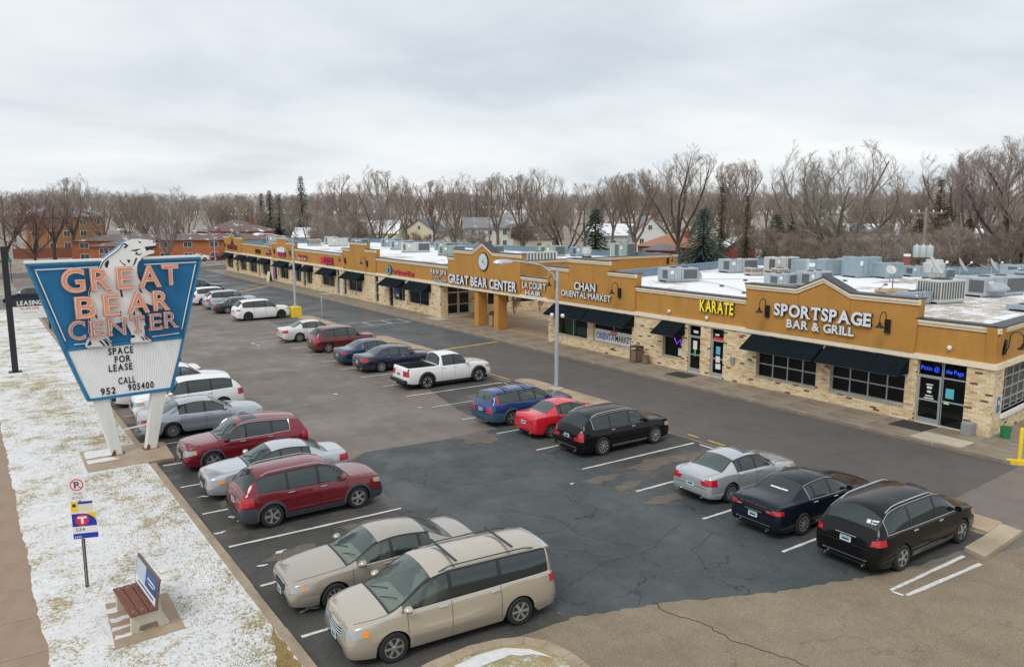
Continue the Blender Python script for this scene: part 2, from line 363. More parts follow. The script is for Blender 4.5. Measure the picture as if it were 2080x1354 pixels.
def strip(name,pts,wd,z,m):
    b=MB(); P=[Vector((x,y,z)) for x,y in pts]; rows=[]
    for i,p in enumerate(P):
        d=(P[min(i+1,len(P)-1)]-P[max(i-1,0)]).normalized(); n=Vector((-d.y,d.x,0))*wd/2; rows.append([p-n,p+n])
    return b.grid(rows).build(name,m,None,fix=False,kind='structure')
def rough_line(a,b,wd,seed,z=.0165,m='paint_white',step=.35,amp=.012):
    rnd=random.Random(seed); A=Vector(a); B=Vector(b); k=max(2,int((B-A).length/step)); rows=[]; d=(B-A).normalized(); n=Vector((-d.y,d.x))
    for i in range(k+1):
        p=A.lerp(B,i/k); h=wd/2+rnd.uniform(-amp,amp); o=rnd.uniform(-amp,amp)*.5; q0=p-n*(h+o); q1=p+n*(h-o); rows.append([(q0.x,q0.y,z),(q1.x,q1.y,z)])
    return MB().grid(rows).build('painted_line',m,None,fix=False,kind='structure')
for i,y in enumerate([16.2,19.15,22.02,25.0,27.95,30.8,33.75,36.6,39.5,42.4,45.3,48.2,51.1,54]): rough_line((5.5,y),(10.85,y-.12),.10,i)
for i,y in enumerate([12.9,15.8,18.75,21.6,24.45,27.3,30.1,32.9,35.65,38.45,41.3,44.15,47.0,49.9,53,61,67,72,77,80]):
    rough_line((18.1,y),(24.0,y-.02),.10,40+i) if y<32 or y>34 else rough_line((18.1,y),(22.2,y),.08,40+i)
rough_line((18.42,9.93),(21.98,9.88),.10,90); rough_line((18.48,9.55),(21.85,9.38),.11,91); rough_line((18.38,9.88),(18.42,9.60),.09,92,.0172)
for i,(y0,y1) in enumerate(((12.0,13.1),(10.3,11.2),(18.9,19.6),(19.8,20.3),(20.6,21.3),(33.7,35.5))): rough_line((24.02,y0),(24.02,y1),.09,100+i)
for i,(y0,y1) in enumerate(((15.0,17.9),(18.3,20.2),(20.6,21.5),(22.0,22.6),(35.9,38.5),(39.5,44))): rough_line((24.75,y0),(24.75,y1),.11,110+i,.0165,'paint_yellow')
rough_line((31.4,47.3),(26.0,46.5),.24,120,.0165,'paint_yellow',.3,.04); rough_line((31.5,99.6),(23.9,91.4),.3,121,.0165,'paint_yellow',.4,.04)
for i,(a,b) in enumerate((((26.2,62.2),(31.2,62.6)),((26.0,59.9),(31.2,60.2)),((27.6,62.2),(27.6,59.9)),((29.4,62.4),(29.4,60.0)),((31.0,62.5),(31.0,60.1)),((25.5,97),(31.4,103)),((27,95),(26,98.5)),((28.8,97),(27.8,100.5)),((30.4,98.6),(29.6,102)),((16.6,57),(19,57.2)),((16.6,57),(16.7,55.2)),((19,57.2),(19.1,55.4)))): rough_line(a,b,.10,130+i)
strip('pavement_crack',wob([(13.1,12.9),(13.0,12.3),(13.35,11.6),(13.3,10.7),(13.6,9.8),(13.9,8.6)],.05,12,.15,False),.025,.0085,'crack_dark')
for k,pp in enumerate(([(11.6,14.6),(13.4,15.2),(15.1,15.1),(17.4,16.0)],[(12,17.5),(13.2,16.5),(14,15.2)],[(15.5,13.2),(16.1,14.4),(17.8,15.0)],[(13.5,20),(14.4,18.4),(14.2,17),(15.2,15.2)],[(12.2,24.5),(13.8,22.6),(15.8,22.1)])):
    strip('pavement_crack',wob(pp,.06,20+k,.2,False),.014,.0118,'crack_dark')
# verge of thawing snow between the path and the lot
vg=MB(); rv=random.Random(8)
ys=[6+.25*i for i in range(int((88.5-6)/.25)+1)]
lef=[]
for y in ys:
    lef.append((.76+.02*math.sin(y*1.1)+rv.uniform(-.035,.035) if y<60 else .74-(y-60)*1.2,y,.118))
vrows=[[l,(l[0]+.12,l[1],.135),(2.2,l[1],.13),(3.8,l[1],.125),(5.06,l[1],.12)] for l in lef]
vg.grid(vrows).build('verge',('snow_lawn'),None,True,False,'structure')
gb=MB()
for i in range(60000):
    y=6.5+ (rv.random()**1.7)*42; x=rv.uniform(.9,5.0)
    dens=.25+.75*min(1,max(0,(x-1.5)/3.0)); cl=math.sin(x*2.3+1.1*math.sin(y*.9))*math.sin(y*1.25+x)
    if x>4.1 and y<17 and rv.random()<.75: dens=2.
    if rv.random()>dens*(.40+.60*max(0,cl)): continue
    if 3.0<x<6 and 31<y<34 or (1.95<x<3.5 and 17.6<y<20.2): continue
    h=rv.uniform(.02,.055); t=rv.uniform(0,6.28); c,s_=math.cos(t)*.012,math.sin(t)*.012; lx,ly=rv.uniform(-.05,.05),rv.uniform(-.05,.05)
    n=len(gb.v); gb.v+=[(x-c,y-s_,.12),(x+c,y+s_,.12),(x+lx,y+ly,.125+h)]; gb.f.append((n,n+1,n+2))
concrete('thatch',(.17,.115,.04),(.34,.24,.09),(.20,.11,.04),.5,.95); mg=NT('dead_grass'); mg.color(mg.ramp(mg.noise(2.4,5,.7),(.3,(.15,.17,.05)),(.5,(.32,.28,.13)),(.68,(.28,.16,.06)))); mg.rough(.9)
tag(gb.build('dead_grass','dead_grass',None,fix=False,kind='stuff'),'tan and green grass blades poking through the thin snow of the verge','grass')
# brown thatch where the snow has gone, bottom of the verge
sheet('bare_ground',wob([(4.15,12.6),(5.04,12.6),(5.04,16.9),(4.9,16.4),(4.72,15.5),(4.5,14.9),(4.45,14.0),(4.2,13.4)],.05,31,.2),.1265,'thatch')
# path at the far left, slab by slab
path=sheet('path',rect(-3.2,1.1,4,60),.06,'concrete_path')
sl=MB().bbox(-1.9,1.08,.01,1.79,0,.05,.008).mesh('slab','concrete_path')
for i in range(24): link('slab',sl,path,None,(0,6+1.8*i,.062))
# left kerb, stone by stone
def kerb_row(name,x0,x1,y0,y1,z1,step,m,seed=0,skip=None):
    root=None; rnd=random.Random(seed); b=MB().bbox(0,x1-x0,.006,step-.006,0,z1,.025).mesh('kerb_stone',m); root=link(name,None,None,'structure',(0,0,0))
    y=y0
    while y<y1-.01:
        if not(skip and skip[0]<y+step/2<skip[1]): link('kerb_stone',b,root,None,(x0+rnd.uniform(-.008,.008),y,rnd.uniform(-.008,.004)))
        y+=step
    return root
kerb_row('kerb',5.06,5.3,7,88.5,.15,2.4,'concrete_kerb',1,(31,33.9))
# walk in front of the shops
walk=sheet('walkway',[(31.8,12.7),(60,14.0),(60,21),(34.6,17),(34.6,130),(31.8,130)],.09,'concrete_walk')
sb=[MB().bbox(0,1.2,.008,2.08,0,.06,.01).mesh('slab',m) for m in ('concrete_walk','concrete_walk','concrete_pale')]
for i in range(55):
    for j in range(2):
        link('slab',sb[2] if (i in(0,) and j==0) or (i in (21,33) and j==1) else sb[0],walk,None,(31.82+1.215*j,14.8+2.1*i,.091+.001*((i*7+j*3)%3)))
for i in range(6):
    link('slab',sb[0],walk,None,(31.82+1.215*i if i<2 else 33.1+(i-1)*1.25,12.75+.08*i,.0915))
kerb_row('kerb',31.58,31.8,12.9,130,.16,3.0,'concrete_walk',2)
yk=link('yellow_kerb',None,None,'structure')
for i,(a,b) in enumerate((((31.62,13.0),(31.95,12.55)),((31.95,12.55),(32.8,12.4)),((32.8,12.4),(34.4,12.45)),((34.4,12.45),(36.6,12.6)))):
    A=Vector((*a,0)); B=Vector((*b,0)); d=(B-A); n=Vector((-d.y,d.x,0)).normalized()*.2
    MB().extrude([A,B,B+n,A+n],(0,0,.168+.001*i)).build('kerb_stone','kerb_yellow',yk)
sheet('court_floor',[(34.6,43),(66,47),(66,62),(34.6,62)],.10,'plaza'); 
sheet('court_bed',[(38.8,58.7),(63,59.6),(63,56.5),(39.5,56.2)],.112,'gravel_tan')
# raised islands
def island(pts,z,top,kerb_m,seed,wd=.22,gap=.6):
    o=MB().poly([(x,y,z-.015) for x,y in pts]).build('island',top,None,fix=False,kind='structure')
    P=[Vector(p) for p in pts]; n=len(P); area=sum(P[i].x*P[(i+1)%n].y-P[(i+1)%n].x*P[i].y for i in range(n)); sg=1 if area>0 else -1; I=[]
    for i in range(n):
        a=(P[i]-P[i-1]).normalized(); b=(P[(i+1)%n]-P[i]).normalized(); na=Vector((-a.y,a.x))*sg; nb_=Vector((-b.y,b.x))*sg; m_=(na+nb_).normalized(); I.append(P[i]+m_*wd/max(.45,m_.dot(na)))
    for i in range(n):
        j=(i+1)%n; l=(P[j]-P[i]).length
        if l<.04: continue
        k=max(1,round(l/gap)); e=.006/l
        for q in range(k):
            t0,t1=q/k+e,(q+1)/k-e; A,B,C_,D=P[i].lerp(P[j],t0),P[i].lerp(P[j],t1),I[i].lerp(I[j],t1),I[i].lerp(I[j],t0)
            MB().extrude([(v.x,v.y,0) for v in (A,B,C_,D)],(0,0,z)).build('kerb_stone',kerb_m,o)
    return o
def capsule(x,y0,y1,r,k=6):
    return [(x+r*math.cos(math.pi+math.pi*i/k),y0+r+r*math.sin(math.pi+math.pi*i/k)) for i in range(k+1)]+[(x+r*math.cos(math.pi*i/k),y1-r+r*math.sin(math.pi*i/k)) for i in range(k+1)]
island(capsule(25.0,26.6,35.4,.62),.13,'gravel_tan','concrete_kerb',1,.16,1.2)
island(capsule(25.1,45.0,54.0,.62),.13,'gravel_tan','concrete_kerb',2,.16,1.5)
island(capsule(24.6,61.5,68.6,.7),.13,'gravel_tan','concrete_kerb',3,.16,1.5)
isl=sheet('island',[(24.1,10.2),(25.0,10.3),(25.05,12.4),(24.15,12.4)],.12,'gravel_tan')
for k,q in enumerate(([(22.15,9.42),(23.55,9.53),(23.6,10.12),(22.35,10.05)],[(23.56,9.53),(24.95,9.65),(24.99,10.29),(23.615,10.125)],[(24.0,10.19),(24.13,10.2),(24.15,12.4),(24.02,12.4)],[(24.98,10.30),(25.12,10.3),(25.16,12.4),(25.03,12.4)],[(24.02,12.41),(25.16,12.41),(25.16,12.55),(24.02,12.55)])): MB().extrude([(x,y,0) for x,y in q],(0,0,.125+.001*k)).build('kerb_stone','concrete_island',isl)
bi=[(6.3,13.3),(7.26,13.52),(8.27,13.58),(8.95,13.45),(9.47,13.2),(9.8,12.75),(9.94,12.1),(9.9,11.2),(9.7,10.2),(6.3,10.2)]
island(bi,.14,'thin_lawn','concrete_kerb',5,.30,.55)
sheet('island_snow',wob([(7.6,13.1),(8.2,13.2),(8.9,13.05),(9.3,12.7),(9.5,12.2),(9.2,12.5),(8.8,12.75),(8.3,12.8),(7.8,12.7)],.03,44,.2),.137,'snow_yard')
# pad the sign stands on
sheet('sign_pad',[(3.05,31.1),(6.0,31.2),(6.1,33.6),(5.3,34.0),(3.1,34.05)],.142,'concrete_pad')
MB().extrude([(3.05,31.1,.02),(6.0,31.2,.02),(6.1,33.6,.02),(5.3,34.0,.02),(3.1,34.05,.02)],(0,0,.12)).build('sign_pad_edge','concrete_pad',None,kind='structure')
sheet('meltwater_ice',wob([(3.2,32.9),(4.3,32.9),(4.3,33.9),(3.2,33.9)],.05,50,.2),.147,'snow_yard'); sheet('meltwater_ice',wob([(3.2,32.1),(4.3,32.2),(4.0,32.6),(3.2,32.6)],.05,51,.2),.1475,'snow_yard')
# odd snow left in the stalls
for k,(x,y,a) in enumerate(((6.1,17.3,.25),(5.9,20.3,.16),(6.6,20.9,.2),(6.3,24.2,.25),(5.9,26.6,.2),(6.9,23.9,.35),(6.4,14.9,.3),(5.6,23.2,.2),(15.3,38.2,.22),(17.6,33.2,.16),(16.8,20.6,.12),(20.7,31.9,.15))):
    rr=random.Random(60+k); q=[rr.uniform(0,6.28) for _ in range(4)]; sheet('snow_remnant',[(x+.75*a*math.cos(t)*r_,y+.32*a*math.sin(t)*r_+.12*a*math.sin(2*t+q[3])) for t,r_ in [(i*math.pi/24,1+.35*math.sin(2*i*math.pi/24+q[0])+.25*math.sin(3*i*math.pi/24+q[1])+.16*math.sin(7*i*math.pi/24+q[2])+rr.uniform(-.06,.06)) for i in range(48)]],.0178,'snow_yard')
# ================================================================ shopping centre
s=NT('stucco'); _n=s.noise(.7,5,.6); s.color(s.mix(s.math('MULTIPLY',s.ramp(s.noise(1.2,5,.7,s.mapping((1,1,.25))),(.5,0),(.75,1)),.5),s.ramp(_n,(.3,(.45,.222,.048)),(.7,(.52,.262,.060))),(.30,.14,.036))); s.rough(.9); s.bump(s.noise(35,5,.7),.5,.02)
mat('stucco_joint',(.20,.095,.025),.9); mat('cream_trim',(.80,.70,.53),.8,var=.08,vscale=3,bump=.15); mat('cap_metal',(.035,.035,.042),.4,metal=.3); mat('roof_metal',(.17,.25,.31),.45,metal=.3,var=.18,vscale=1.5)
mat('alu',(.50,.53,.55),.38,metal=.6,var=.05); mat('alu_dark',(.07,.075,.08),.4,metal=.4); mat('awning_cloth',(.006,.0115,.0155),.9,spec=.1,bump=.25,bscale=25,var=.2,vscale=2)
mat('mortar',(.60,.51,.37),.9,var=.15,bump=.3); mat('interior',(.05,.048,.045),.9,var=.2); mat('interior_floor',(.10,.09,.08),.8); mat('black_metal',(.015,.015,.017),.4,metal=.3)
mat('door_blue',(.03,.06,.12),.5); mat('white_plastic',(.8,.8,.78),.4); mat('rubber_mat',(.03,.03,.032),.85,var=.2,bump=.4)
mat('curtain_maroon',(.07,.018,.025),.8,var=.2)
for k,c in enumerate(((.70,.55,.32),(.74,.62,.41),(.62,.46,.25),(.78,.66,.46),(.56,.30,.17),(.16,.085,.052),(.68,.48,.34),(.67,.54,.35))): mat('brick_%d'%k,c,.85,var=.16,vscale=14,bump=.3)
BRW=(26,24,16,16,4,5,5,4)
s=NT('brick_wall'); sp=s.t.nodes.new('ShaderNodeSeparateXYZ'); s.L(s.tc,sp.inputs[0])
row=s.math('FLOOR',s.math('DIVIDE',sp.outputs[2],.095)); sh=s.math('MULTIPLY',s.math('MODULO',row,2.),.5)
uu=s.math('ADD',s.math('DIVIDE',s.math('ADD',sp.outputs[1],sp.outputs[0]),.31),sh); colm=s.math('FLOOR',uu)
cb=s.t.nodes.new('ShaderNodeCombineXYZ'); s.L(row,cb.inputs[0]); s.L(colm,cb.inputs[1]); wnz=s.t.nodes.new('ShaderNodeTexWhiteNoise'); wnz.noise_dimensions='2D'; s.L(cb.outputs[0],wnz.inputs['Vector'])
rc=s.ramp(wnz.outputs['Value'],(0,(.70,.55,.32)),(.3,(.74,.62,.41)),(.5,(.62,.46,.25)),(.7,(.78,.66,.46)),(.86,(.68,.48,.34)),(.9,(.56,.30,.17)),(.95,(.16,.085,.052)))
for el in s.t.nodes: 
    if el.type=='VALTORGB' and len(el.color_ramp.elements)==7: el.color_ramp.interpolation='CONSTANT'
fz=s.math('FRACT',s.math('DIVIDE',sp.outputs[2],.095)); fu=s.math('FRACT',uu)
jt=s.math('MAXIMUM',s.math('LESS_THAN',fz,.12),s.math('LESS_THAN',fu,.035)); s.color(s.mix(jt,rc,(.58,.49,.36))); s.rough(.9); s.bump(s.math('SUBTRACT',1.,jt),.6,.02)
class Wall:
    def __init__(s,o,d): s.o=Vector((*o,0)); s.d=Vector((*d,0)).normalized(); s.n=Vector((s.d.y,-s.d.x,0))   # n points inward
    def p(s,u,d,z): return s.o+s.d*u+s.n*d+Vector((0,0,z))
    def box(s,b,u0,u1,d0,d1,z0,z1):
        P=[s.p(u,d,z) for z in (z0,z1) for (u,d) in ((u0,d0),(u1,d0),(u1,d1),(u0,d1))]; n=len(b.v); b.v+=[tuple(q) for q in P]
        b.f+=[tuple(n+i for i in q) for q in ((3,2,1,0),(4,5,6,7),(0,1,5,4),(1,2,6,5),(2,3,7,6),(3,0,4,7))]; return b
FW=Wall((34.25,0),(0,1))
SW=Wall((34.25,14.85),(-1,-.12)); SW.n=Vector((-.119,.993,0)); SW.d=Vector((.993,.119,0))
BL=thing('retail_building','tan brick and ochre stucco shop wing nearest the camera, with snowy flat roof','building')
LW=thing('retail_building','long far ochre shop wing beyond the clock gable, with many black awnings','building')
PT=thing('entrance_portal','ochre gabled entrance front with round clock carried on two square columns','building')
def wall_with_openings(W,u0,u1,z0,z1,ops,mat_,parent,name='wall',d0=0.,d1=.28):
    us=sorted({u0,u1,*[o[0] for o in ops if u0<o[0]<u1],*[o[1] for o in ops if u0<o[1]<u1]}); b=MB()
    for a,c in zip(us[:-1],us[1:]):
        mid=(a+c)/2; hs=sorted([(o[2],o[3]) for o in ops if o[0]<mid<o[1]]); z=z0
        for (q0,q1) in hs:
            if q0>z+.01: W.box(b,a,c,d0,d1,z,q0)
            z=q1
        if z<z1-.01: W.box(b,a,c,d0,d1,z,z1)
    return b.build(name,mat_,parent)
def frame(W,parent,u0,u1,z0,z1,nu,nz,d=.12,t=.05,glass='shop_glass',fm='alu',name='window',panes=True,zs=None,us=None,dep=.06):
    b=MB(); U=us or [u0+(u1-u0)*i/nu for i in range(nu+1)]; Z=zs or [z0+(z1-z0)*i/nz for i in range(nz+1)]
    for u in U: W.box(b,max(u0,u-t/2),min(u1,u+t/2),d,d+dep,z0,z1)
    for z in Z:
        for a,c in zip(U[:-1],U[1:]): W.box(b,a+t/2,c-t/2,d+.003,d+dep-.003,max(z0,z-t/2),min(z1,z+t/2))
    f=b.build(name,fm,parent)
    if panes:
        for i in range(len(U)-1):
            for j in range(len(Z)-1):
                W.box(MB(),U[i],U[i+1],0,1,0,1); q=MB(); q.quad(W.p(U[i],d+dep/2,Z[j]),W.p(U[i+1],d+dep/2,Z[j]),W.p(U[i+1],d+dep/2,Z[j+1]),W.p(U[i],d+dep/2,Z[j+1])); q.build('pane',glass,f,fix=False)
    return f
def door(W,parent,u0,u1,z0,z1,fm='alu',glass='shop_glass',d=.12,handle=1,mid=True,split=None):
    """glazed door leaf with wide stiles, a kick rail, glass and a pull handle; transom light above"""
    ht=z0+2.12; b=MB(); t=.09
    for (a,c,e,g) in ((u0,u0+t,z0,ht),(u1-t,u1,z0,ht),(u0+t,u1-t,z0,z0+.24),(u0+t,u1-t,ht-.1,ht))+(((u0+t,u1-t,z0+1.0,z0+1.07),) if mid else ()): W.box(b,a,c,d,d+.05,e,g)
    o=b.build('door',fm,parent)
    MB().quad(W.p(u0+t,d+.025,z0+.24),W.p(u1-t,d+.025,z0+.24),W.p(u1-t,d+.025,ht-.1),W.p(u0+t,d+.025,ht-.1)).build('pane',glass,o,fix=False)
    hu=u0+t*.6 if handle>0 else u1-t*.6
    MB().tube([W.p(hu,d-.002,z0+.85),W.p(hu,d-.07,z0+.87),W.p(hu,d-.07,z0+1.2),W.p(hu,d-.002,z0+1.22)],.014).build('handle','alu',o)
    if z1>ht+.15: frame(W,parent,u0,u1,ht,z1,1,1,d,.05,glass,fm,'transom')
    return o
def awning(W,parent,u0,u1,zt=2.93,zb=2.27,out=1.02):
    b=MB(); t=.03; P=W.p
    b.extrude([P(u0,-.04,zt),P(u1,-.04,zt),P(u1,-out,zb),P(u0,-out,zb)],(0,0,-t)); a=b.build('awning','awning_cloth',parent)
    for u in (u0+.01,u1-.01): MB().extrude([P(u,-.04,zt-t-.005),P(u,-out+.02,zb-t),P(u,-.04,zb-t)],W.d*.008).build('side_panel','awning_cloth',a)
    fr=MB(); fr.tube([P(u0+.02,-out+.015,zb-.045),P(u1-.02,-out+.015,zb-.045)],.018)
    for k in range(3):
        u=u0+.05+(u1-u0-.1)*k/2; fr.tube([P(u,-.03,zb-.04),P(u,-out+.02,zb-.045)],.014)
    fr.build('awning_frame','alu_dark',a); return a
def cornice(W,parent,top,d=-.0,ext=True,ends=True):
    """top: [(u,z)...] stepped cream moulding and dark cap following the parapet line"""
    def run(dz0,dz1,proj,m,name,back=.0):
        b=MB(); rows=[]
        for (u,z) in top: rows.append([W.p(u,back,z+dz0),W.p(u,d-proj,z+dz0),W.p(u,d-proj,z+dz1),W.p(u,back,z+dz1)])
        for i in range(len(rows)-1):
            for j in range(4):
                k=(j+1)%4; b.quad(rows[i][j],rows[i+1][j],rows[i+1][k],rows[i][k])
        b.quad(*rows[0]); b.quad(*rows[-1][::-1])
        return b.build(name,m,parent)
    c=run(-.27,-.14,.06,'cream_trim','cornice'); run(-.142,-.012,.115,'cream_trim','cornice'); run(-.014,.035,.145,'cap_metal','coping',.50)
def parapet(W,parent,u0,u1,top,d=0.,thick=.4,zb=3.2,name='parapet'):
    """stucco front between zb and the top profile"""
    prof=[(u,z-.02) for u,z in top]
    b=MB(); b.extrude([W.p(u0,d,zb),W.p(u1,d,zb)]+[W.p(u,d,z) for u,z in prof[::-1]],W.n*thick); o=b.build(name,'stucco',parent)
    cornice(W,parent,top,d); return o
def step_top(a): return a
Z0,ZL,ZR,ZT=3.2,4.75,5.58,6.2
# ---- near wing
OPS=[(15.95,18.03,.15,2.95),(18.55,22.27,.78,2.75),(23.05,26.65,.72,2.75),(28.9,29.82,.15,2.88),(30.57,31.5,.15,2.88),(31.98,33.52,.82,2.65),(36.2,39.92,.84,2.65),(40.55,43.87,.84,2.65)]
wall_with_openings(FW,14.85,44.85,.1,3.0,OPS,'mortar',BL)
SOPS=[(1.15,6.2,.95,2.9),(8.5,13.2,.95,2.9)]
wall_with_openings(SW,.28,32,.1,3.0,SOPS,'mortar',BL)
bricks=[]; rb=random.Random(2)
def lay(W,u0,u1,z0,z1,ops,wi):
    k=0; z=z0
    while z<z1-.05:
        u=u0-(.155 if k%2 else 0)
        while u<u1:
            a,c=max(u,u0),min(u+.30,u1); zz=min(z+.083,z1)
            segs=[(a,c)]
            for o in ops:
                if z<o[3]-.01 and zz>o[2]+.01:
                    ns=[]
                    for (p_,q_) in segs:
                        if o[1]<=p_ or o[0]>=q_: ns.append((p_,q_))
                        else:
                            if o[0]>p_: ns.append((p_,o[0]))
                            if o[1]<q_: ns.append((o[1],q_))
                    segs=ns
            for (p_,q_) in segs:
                if q_-p_>.03: bricks.append((wi,p_,q_,z,zz,rb.choices(range(8),BRW)[0],(q_-p_)>.295))
            u+=.31
        z+=.095; k+=1
lay(FW,14.85,44.83,.15,2.98,OPS,0); lay(SW,.0,13.5,.15,2.98,SOPS,1)
WL=(FW,SW); campos=Vector((0,0,9.4))
bricks.sort(key=lambda q:(WL[q[0]].p((q[1]+q[2])/2,0,q[3])-campos).length)
bm_full=[[MB().box(-.012,.02,0,.30,0,.083).mesh('brick','brick_%d'%k) for k in range(8)],None]
def swmesh(k):
    b=MB(); P=[SW.d*u+SW.n*d+Vector((0,0,z)) for z in (0,.083) for (u,d) in ((0,-.012),(.30,-.012),(.30,.02),(0,.02))]; b.v=[tuple(p) for p in P]
    b.f=[(3,2,1,0),(4,5,6,7),(0,1,5,4),(1,2,6,5),(2,3,7,6),(3,0,4,7)]; return b.mesh('brick','brick_%d'%k)
bm_full[1]=[swmesh(k) for k in range(8)]
nb=0; rest=MB(); rmat=[]
for (wi,a,c,z,zz,k,full) in bricks:
    W=WL[wi]
    if full and nb<300 and zz-z>.08:
        link('brick',bm_full[wi][k],BL,None,W.p(a,0,z)); nb+=1
    else:
        pr=-.010-.004*((k*7+int(a*50))%3)/2; n0=len(rest.f); W.box(rest,a,c,pr,.02,z,zz); rmat+=[k]*6
ro=rest.build('brickwork',None,BL,fix=False,kind='stuff')
for k in range(8): ro.data.materials.append(M('brick_%d'%k))
ro.data.polygons.foreach_set('material_index',rmat)
MB().box(34.6,38.6,15.6,44.6,.10,.14).build('shop_floor','interior_floor',BL); MB().box(38.6,38.8,15.6,44.6,.12,3.0).build('back_partition','interior',BL); MB().box(34.5,38.7,15.6,44.6,2.98,3.05).build('shop_ceiling','interior',BL)
for y in (18.3,28.2,35.0,40.2): MB().box(34.55,38.6,y-.05,y+.05,.12,2.98).build('partition','interior',BL)
# control joints in the render coat
for (u,z0,z1,dd,par) in [(21.38,3.23,5.33,-.12,BL),(24.2,3.23,5.33,-.12,BL),(31.6,3.23,4.47,0,BL),(38.32,3.23,5.25,-.121,BL),(42.4,3.23,5.22,-.121,BL),(51.8,3.23,5.9,-.12,PT),(54.9,3.23,5.9,-.12,PT),(66.1,3.23,4.47,0,LW),(75.72,3.23,5.2,-.121,LW),(79.7,3.23,5.1,-.121,LW),(89.5,3.23,4.47,0,LW),(112.5,3.23,4.47,0,LW)]: FW.box(MB(),u-.009,u+.009,dd-.003,dd+.01,z0,z1).build('control_joint','stucco_joint',par)
# fascia band
def band(W,u0,u1,parent,z0=2.98,z1=3.22,proj=.10):
    b=MB(); W.box(b,u0,u1,-proj,.02,z0,z1); return b.build('fascia_band','cream_trim',parent)
band(FW,14.75,44.85,BL); band(SW,.0,32,BL,2.982,3.218,.098)
parapet(FW,BL,14.905,18.2,[(14.72,ZL),(18.2,ZL)])
parapet(FW,BL,18.2,27.35,[(18.1,5.6),(21.35,5.6),(22.8,6.24),(24.27,5.6),(27.45,5.6)],-.12,.5)
parapet(FW,BL,27.35,35.9,[(27.35,ZL),(35.9,ZL)])
FWs=FW
for (a,c,z,d) in ((35.9,38.3,5.55,-.12),(38.3,42.45,6.2,-.121),(42.45,44.85,5.52,-.12)):
    parapet(FW,BL,a,c,[(a-.05,z),(c+.05,z)],d,.5)
parapet(SW,BL,.005,32,[(-.12,ZL-.002),(32,ZL-.002)],.0,.4)
def side_parapet(parent,a,c,z,m_out='stucco',th=.35,name='side_parapet',zb=3.9,zc=True):
    A=Vector((*a,0)); B=Vector((*c,0)); d=(B-A).normalized(); n=Vector((-d.y,d.x,0))*th
    o=MB().extrude([A+Vector((0,0,zb)),B+Vector((0,0,zb)),B+n+Vector((0,0,zb)),A+n+Vector((0,0,zb))],(0,0,z-zb)).build(name,m_out,parent)
    MB().extrude([A-n*.1+Vector((0,0,z+.002)),B-n*.1+Vector((0,0,z+.002)),B+n*1.1+Vector((0,0,z+.002)),A+n*1.1+Vector((0,0,z+.002))],(0,0,.045)).build('coping','cap_metal' if m_out=='stucco' else 'roof_metal',parent)
    return o
NW0,NW1=(34.5,44.85),(64.2,51.3)
side_parapet(BL,(34.8,44.55),(64.2,50.9),4.70,'roof_metal')
MB().extrude([(34.5,44.85,.1),(64.2,51.3,.1),(64.15,51.0,.1),(34.5,44.57,.1)],(0,0,3.95)).build('side_wall','brick_wall',BL)
side_parapet(BL,(64.2,51.2),(70.2,27.0),4.70,'roof_metal'); side_parapet(BL,(70.2,27.0),(71.8,19.6),4.70,'roof_metal')
sr=NT('roof_snow'); f_=sr.math('ADD',sr.math('MULTIPLY',sr.noise(.16,5,.6),.8),sr.math('MULTIPLY',sr.noise(1.6,6,.7,sr.warp(.6,.8)),.4)); sr.color(sr.mix(sr.ramp(f_,(.63,0),(.71,1)),sr.ramp(sr.noise(3,4),(.2,(.74,.77,.82)),(.8,(.88,.89,.9))),sr.ramp(sr.noise(7,5,.7),(.3,(.28,.23,.17)),(.7,(.50,.45,.38))))); sr.rough(.85); sr.bump(sr.noise(14,4),.3,.02)
MB().poly([(34.6,15.2,4.1),(71.4,19.9,4.1),(70,27,4.1),(64.2,51,4.1),(34.6,44.7,4.1)]).build('roof','roof_snow',BL,fix=False)
gr=NT('roof_gravel'); gr.color(gr.mix(gr.ramp(gr.math('ADD',gr.math('MULTIPLY',gr.noise(1.1,5,.7),.6),gr.math('MULTIPLY',gr.noise(9,4,.7),.5)),(.48,0),(.58,1)),(.82,.83,.85),(.40,.35,.29))); gr.rough(.9)
MB().poly([(x,y,4.108) for x,y in wob([(36.2,17.6),(45,18.6),(52,20.6),(54,25.5),(46,27),(42.5,25.5),(39,22.5),(36.5,20)],.5,77,1.0)]).build('gravel_patch','roof_gravel',BL,fix=False)
# windows and doors of the near wing
w=frame(FW,BL,18.55,22.27,.78,2.75,4,3,.2,.06); w=frame(FW,BL,23.05,26.65,.72,2.75,4,3,.2,.06)
for (a,c) in ((18.55,22.27),(23.05,26.65)):
    FWb=FW.box(MB(),a-.02,c+.02,-.06,.2,.70,.775 if a<20 else .715).build('sill','alu',BL); FW.box(MB(),a+.1,c-.1,.5,.55,.8,1.6).build('curtain','curtain_maroon',BL)
door(FW,BL,17.0,18.03,.15,2.95,handle=1,mid=True); frame(FW,BL,15.95,16.96,.15,2.95,1,3,.12,.06,zs=[.15,1.25,2.27,2.95])
for (a,c) in ((28.9,29.82),(30.57,31.5)): door(FW,BL,a,c,.15,2.88)
frame(FW,BL,31.98,33.52,.82,2.65,1,1,.18); frame(FW,BL,36.2,39.92,.84,2.65,2,1,.15); frame(FW,BL,40.55,43.87,.84,2.65,2,1,.15)
for (a,c,z) in ((31.95,33.55,.8),(36.15,39.97,.82),(40.5,43.92,.82)): FW.box(MB(),a,c,-.04,.15,z-.05,z).build('sill','concrete_pale',BL)
frame(SW,BL,1.15,6.2,.95,2.9,6,4,.15,.06); frame(SW,BL,8.5,13.2,.95,2.9,6,4,.15,.06); SW.box(MB(),1.05,6.3,-.12,.15,.78,.95).build('sill','white_plastic',BL)
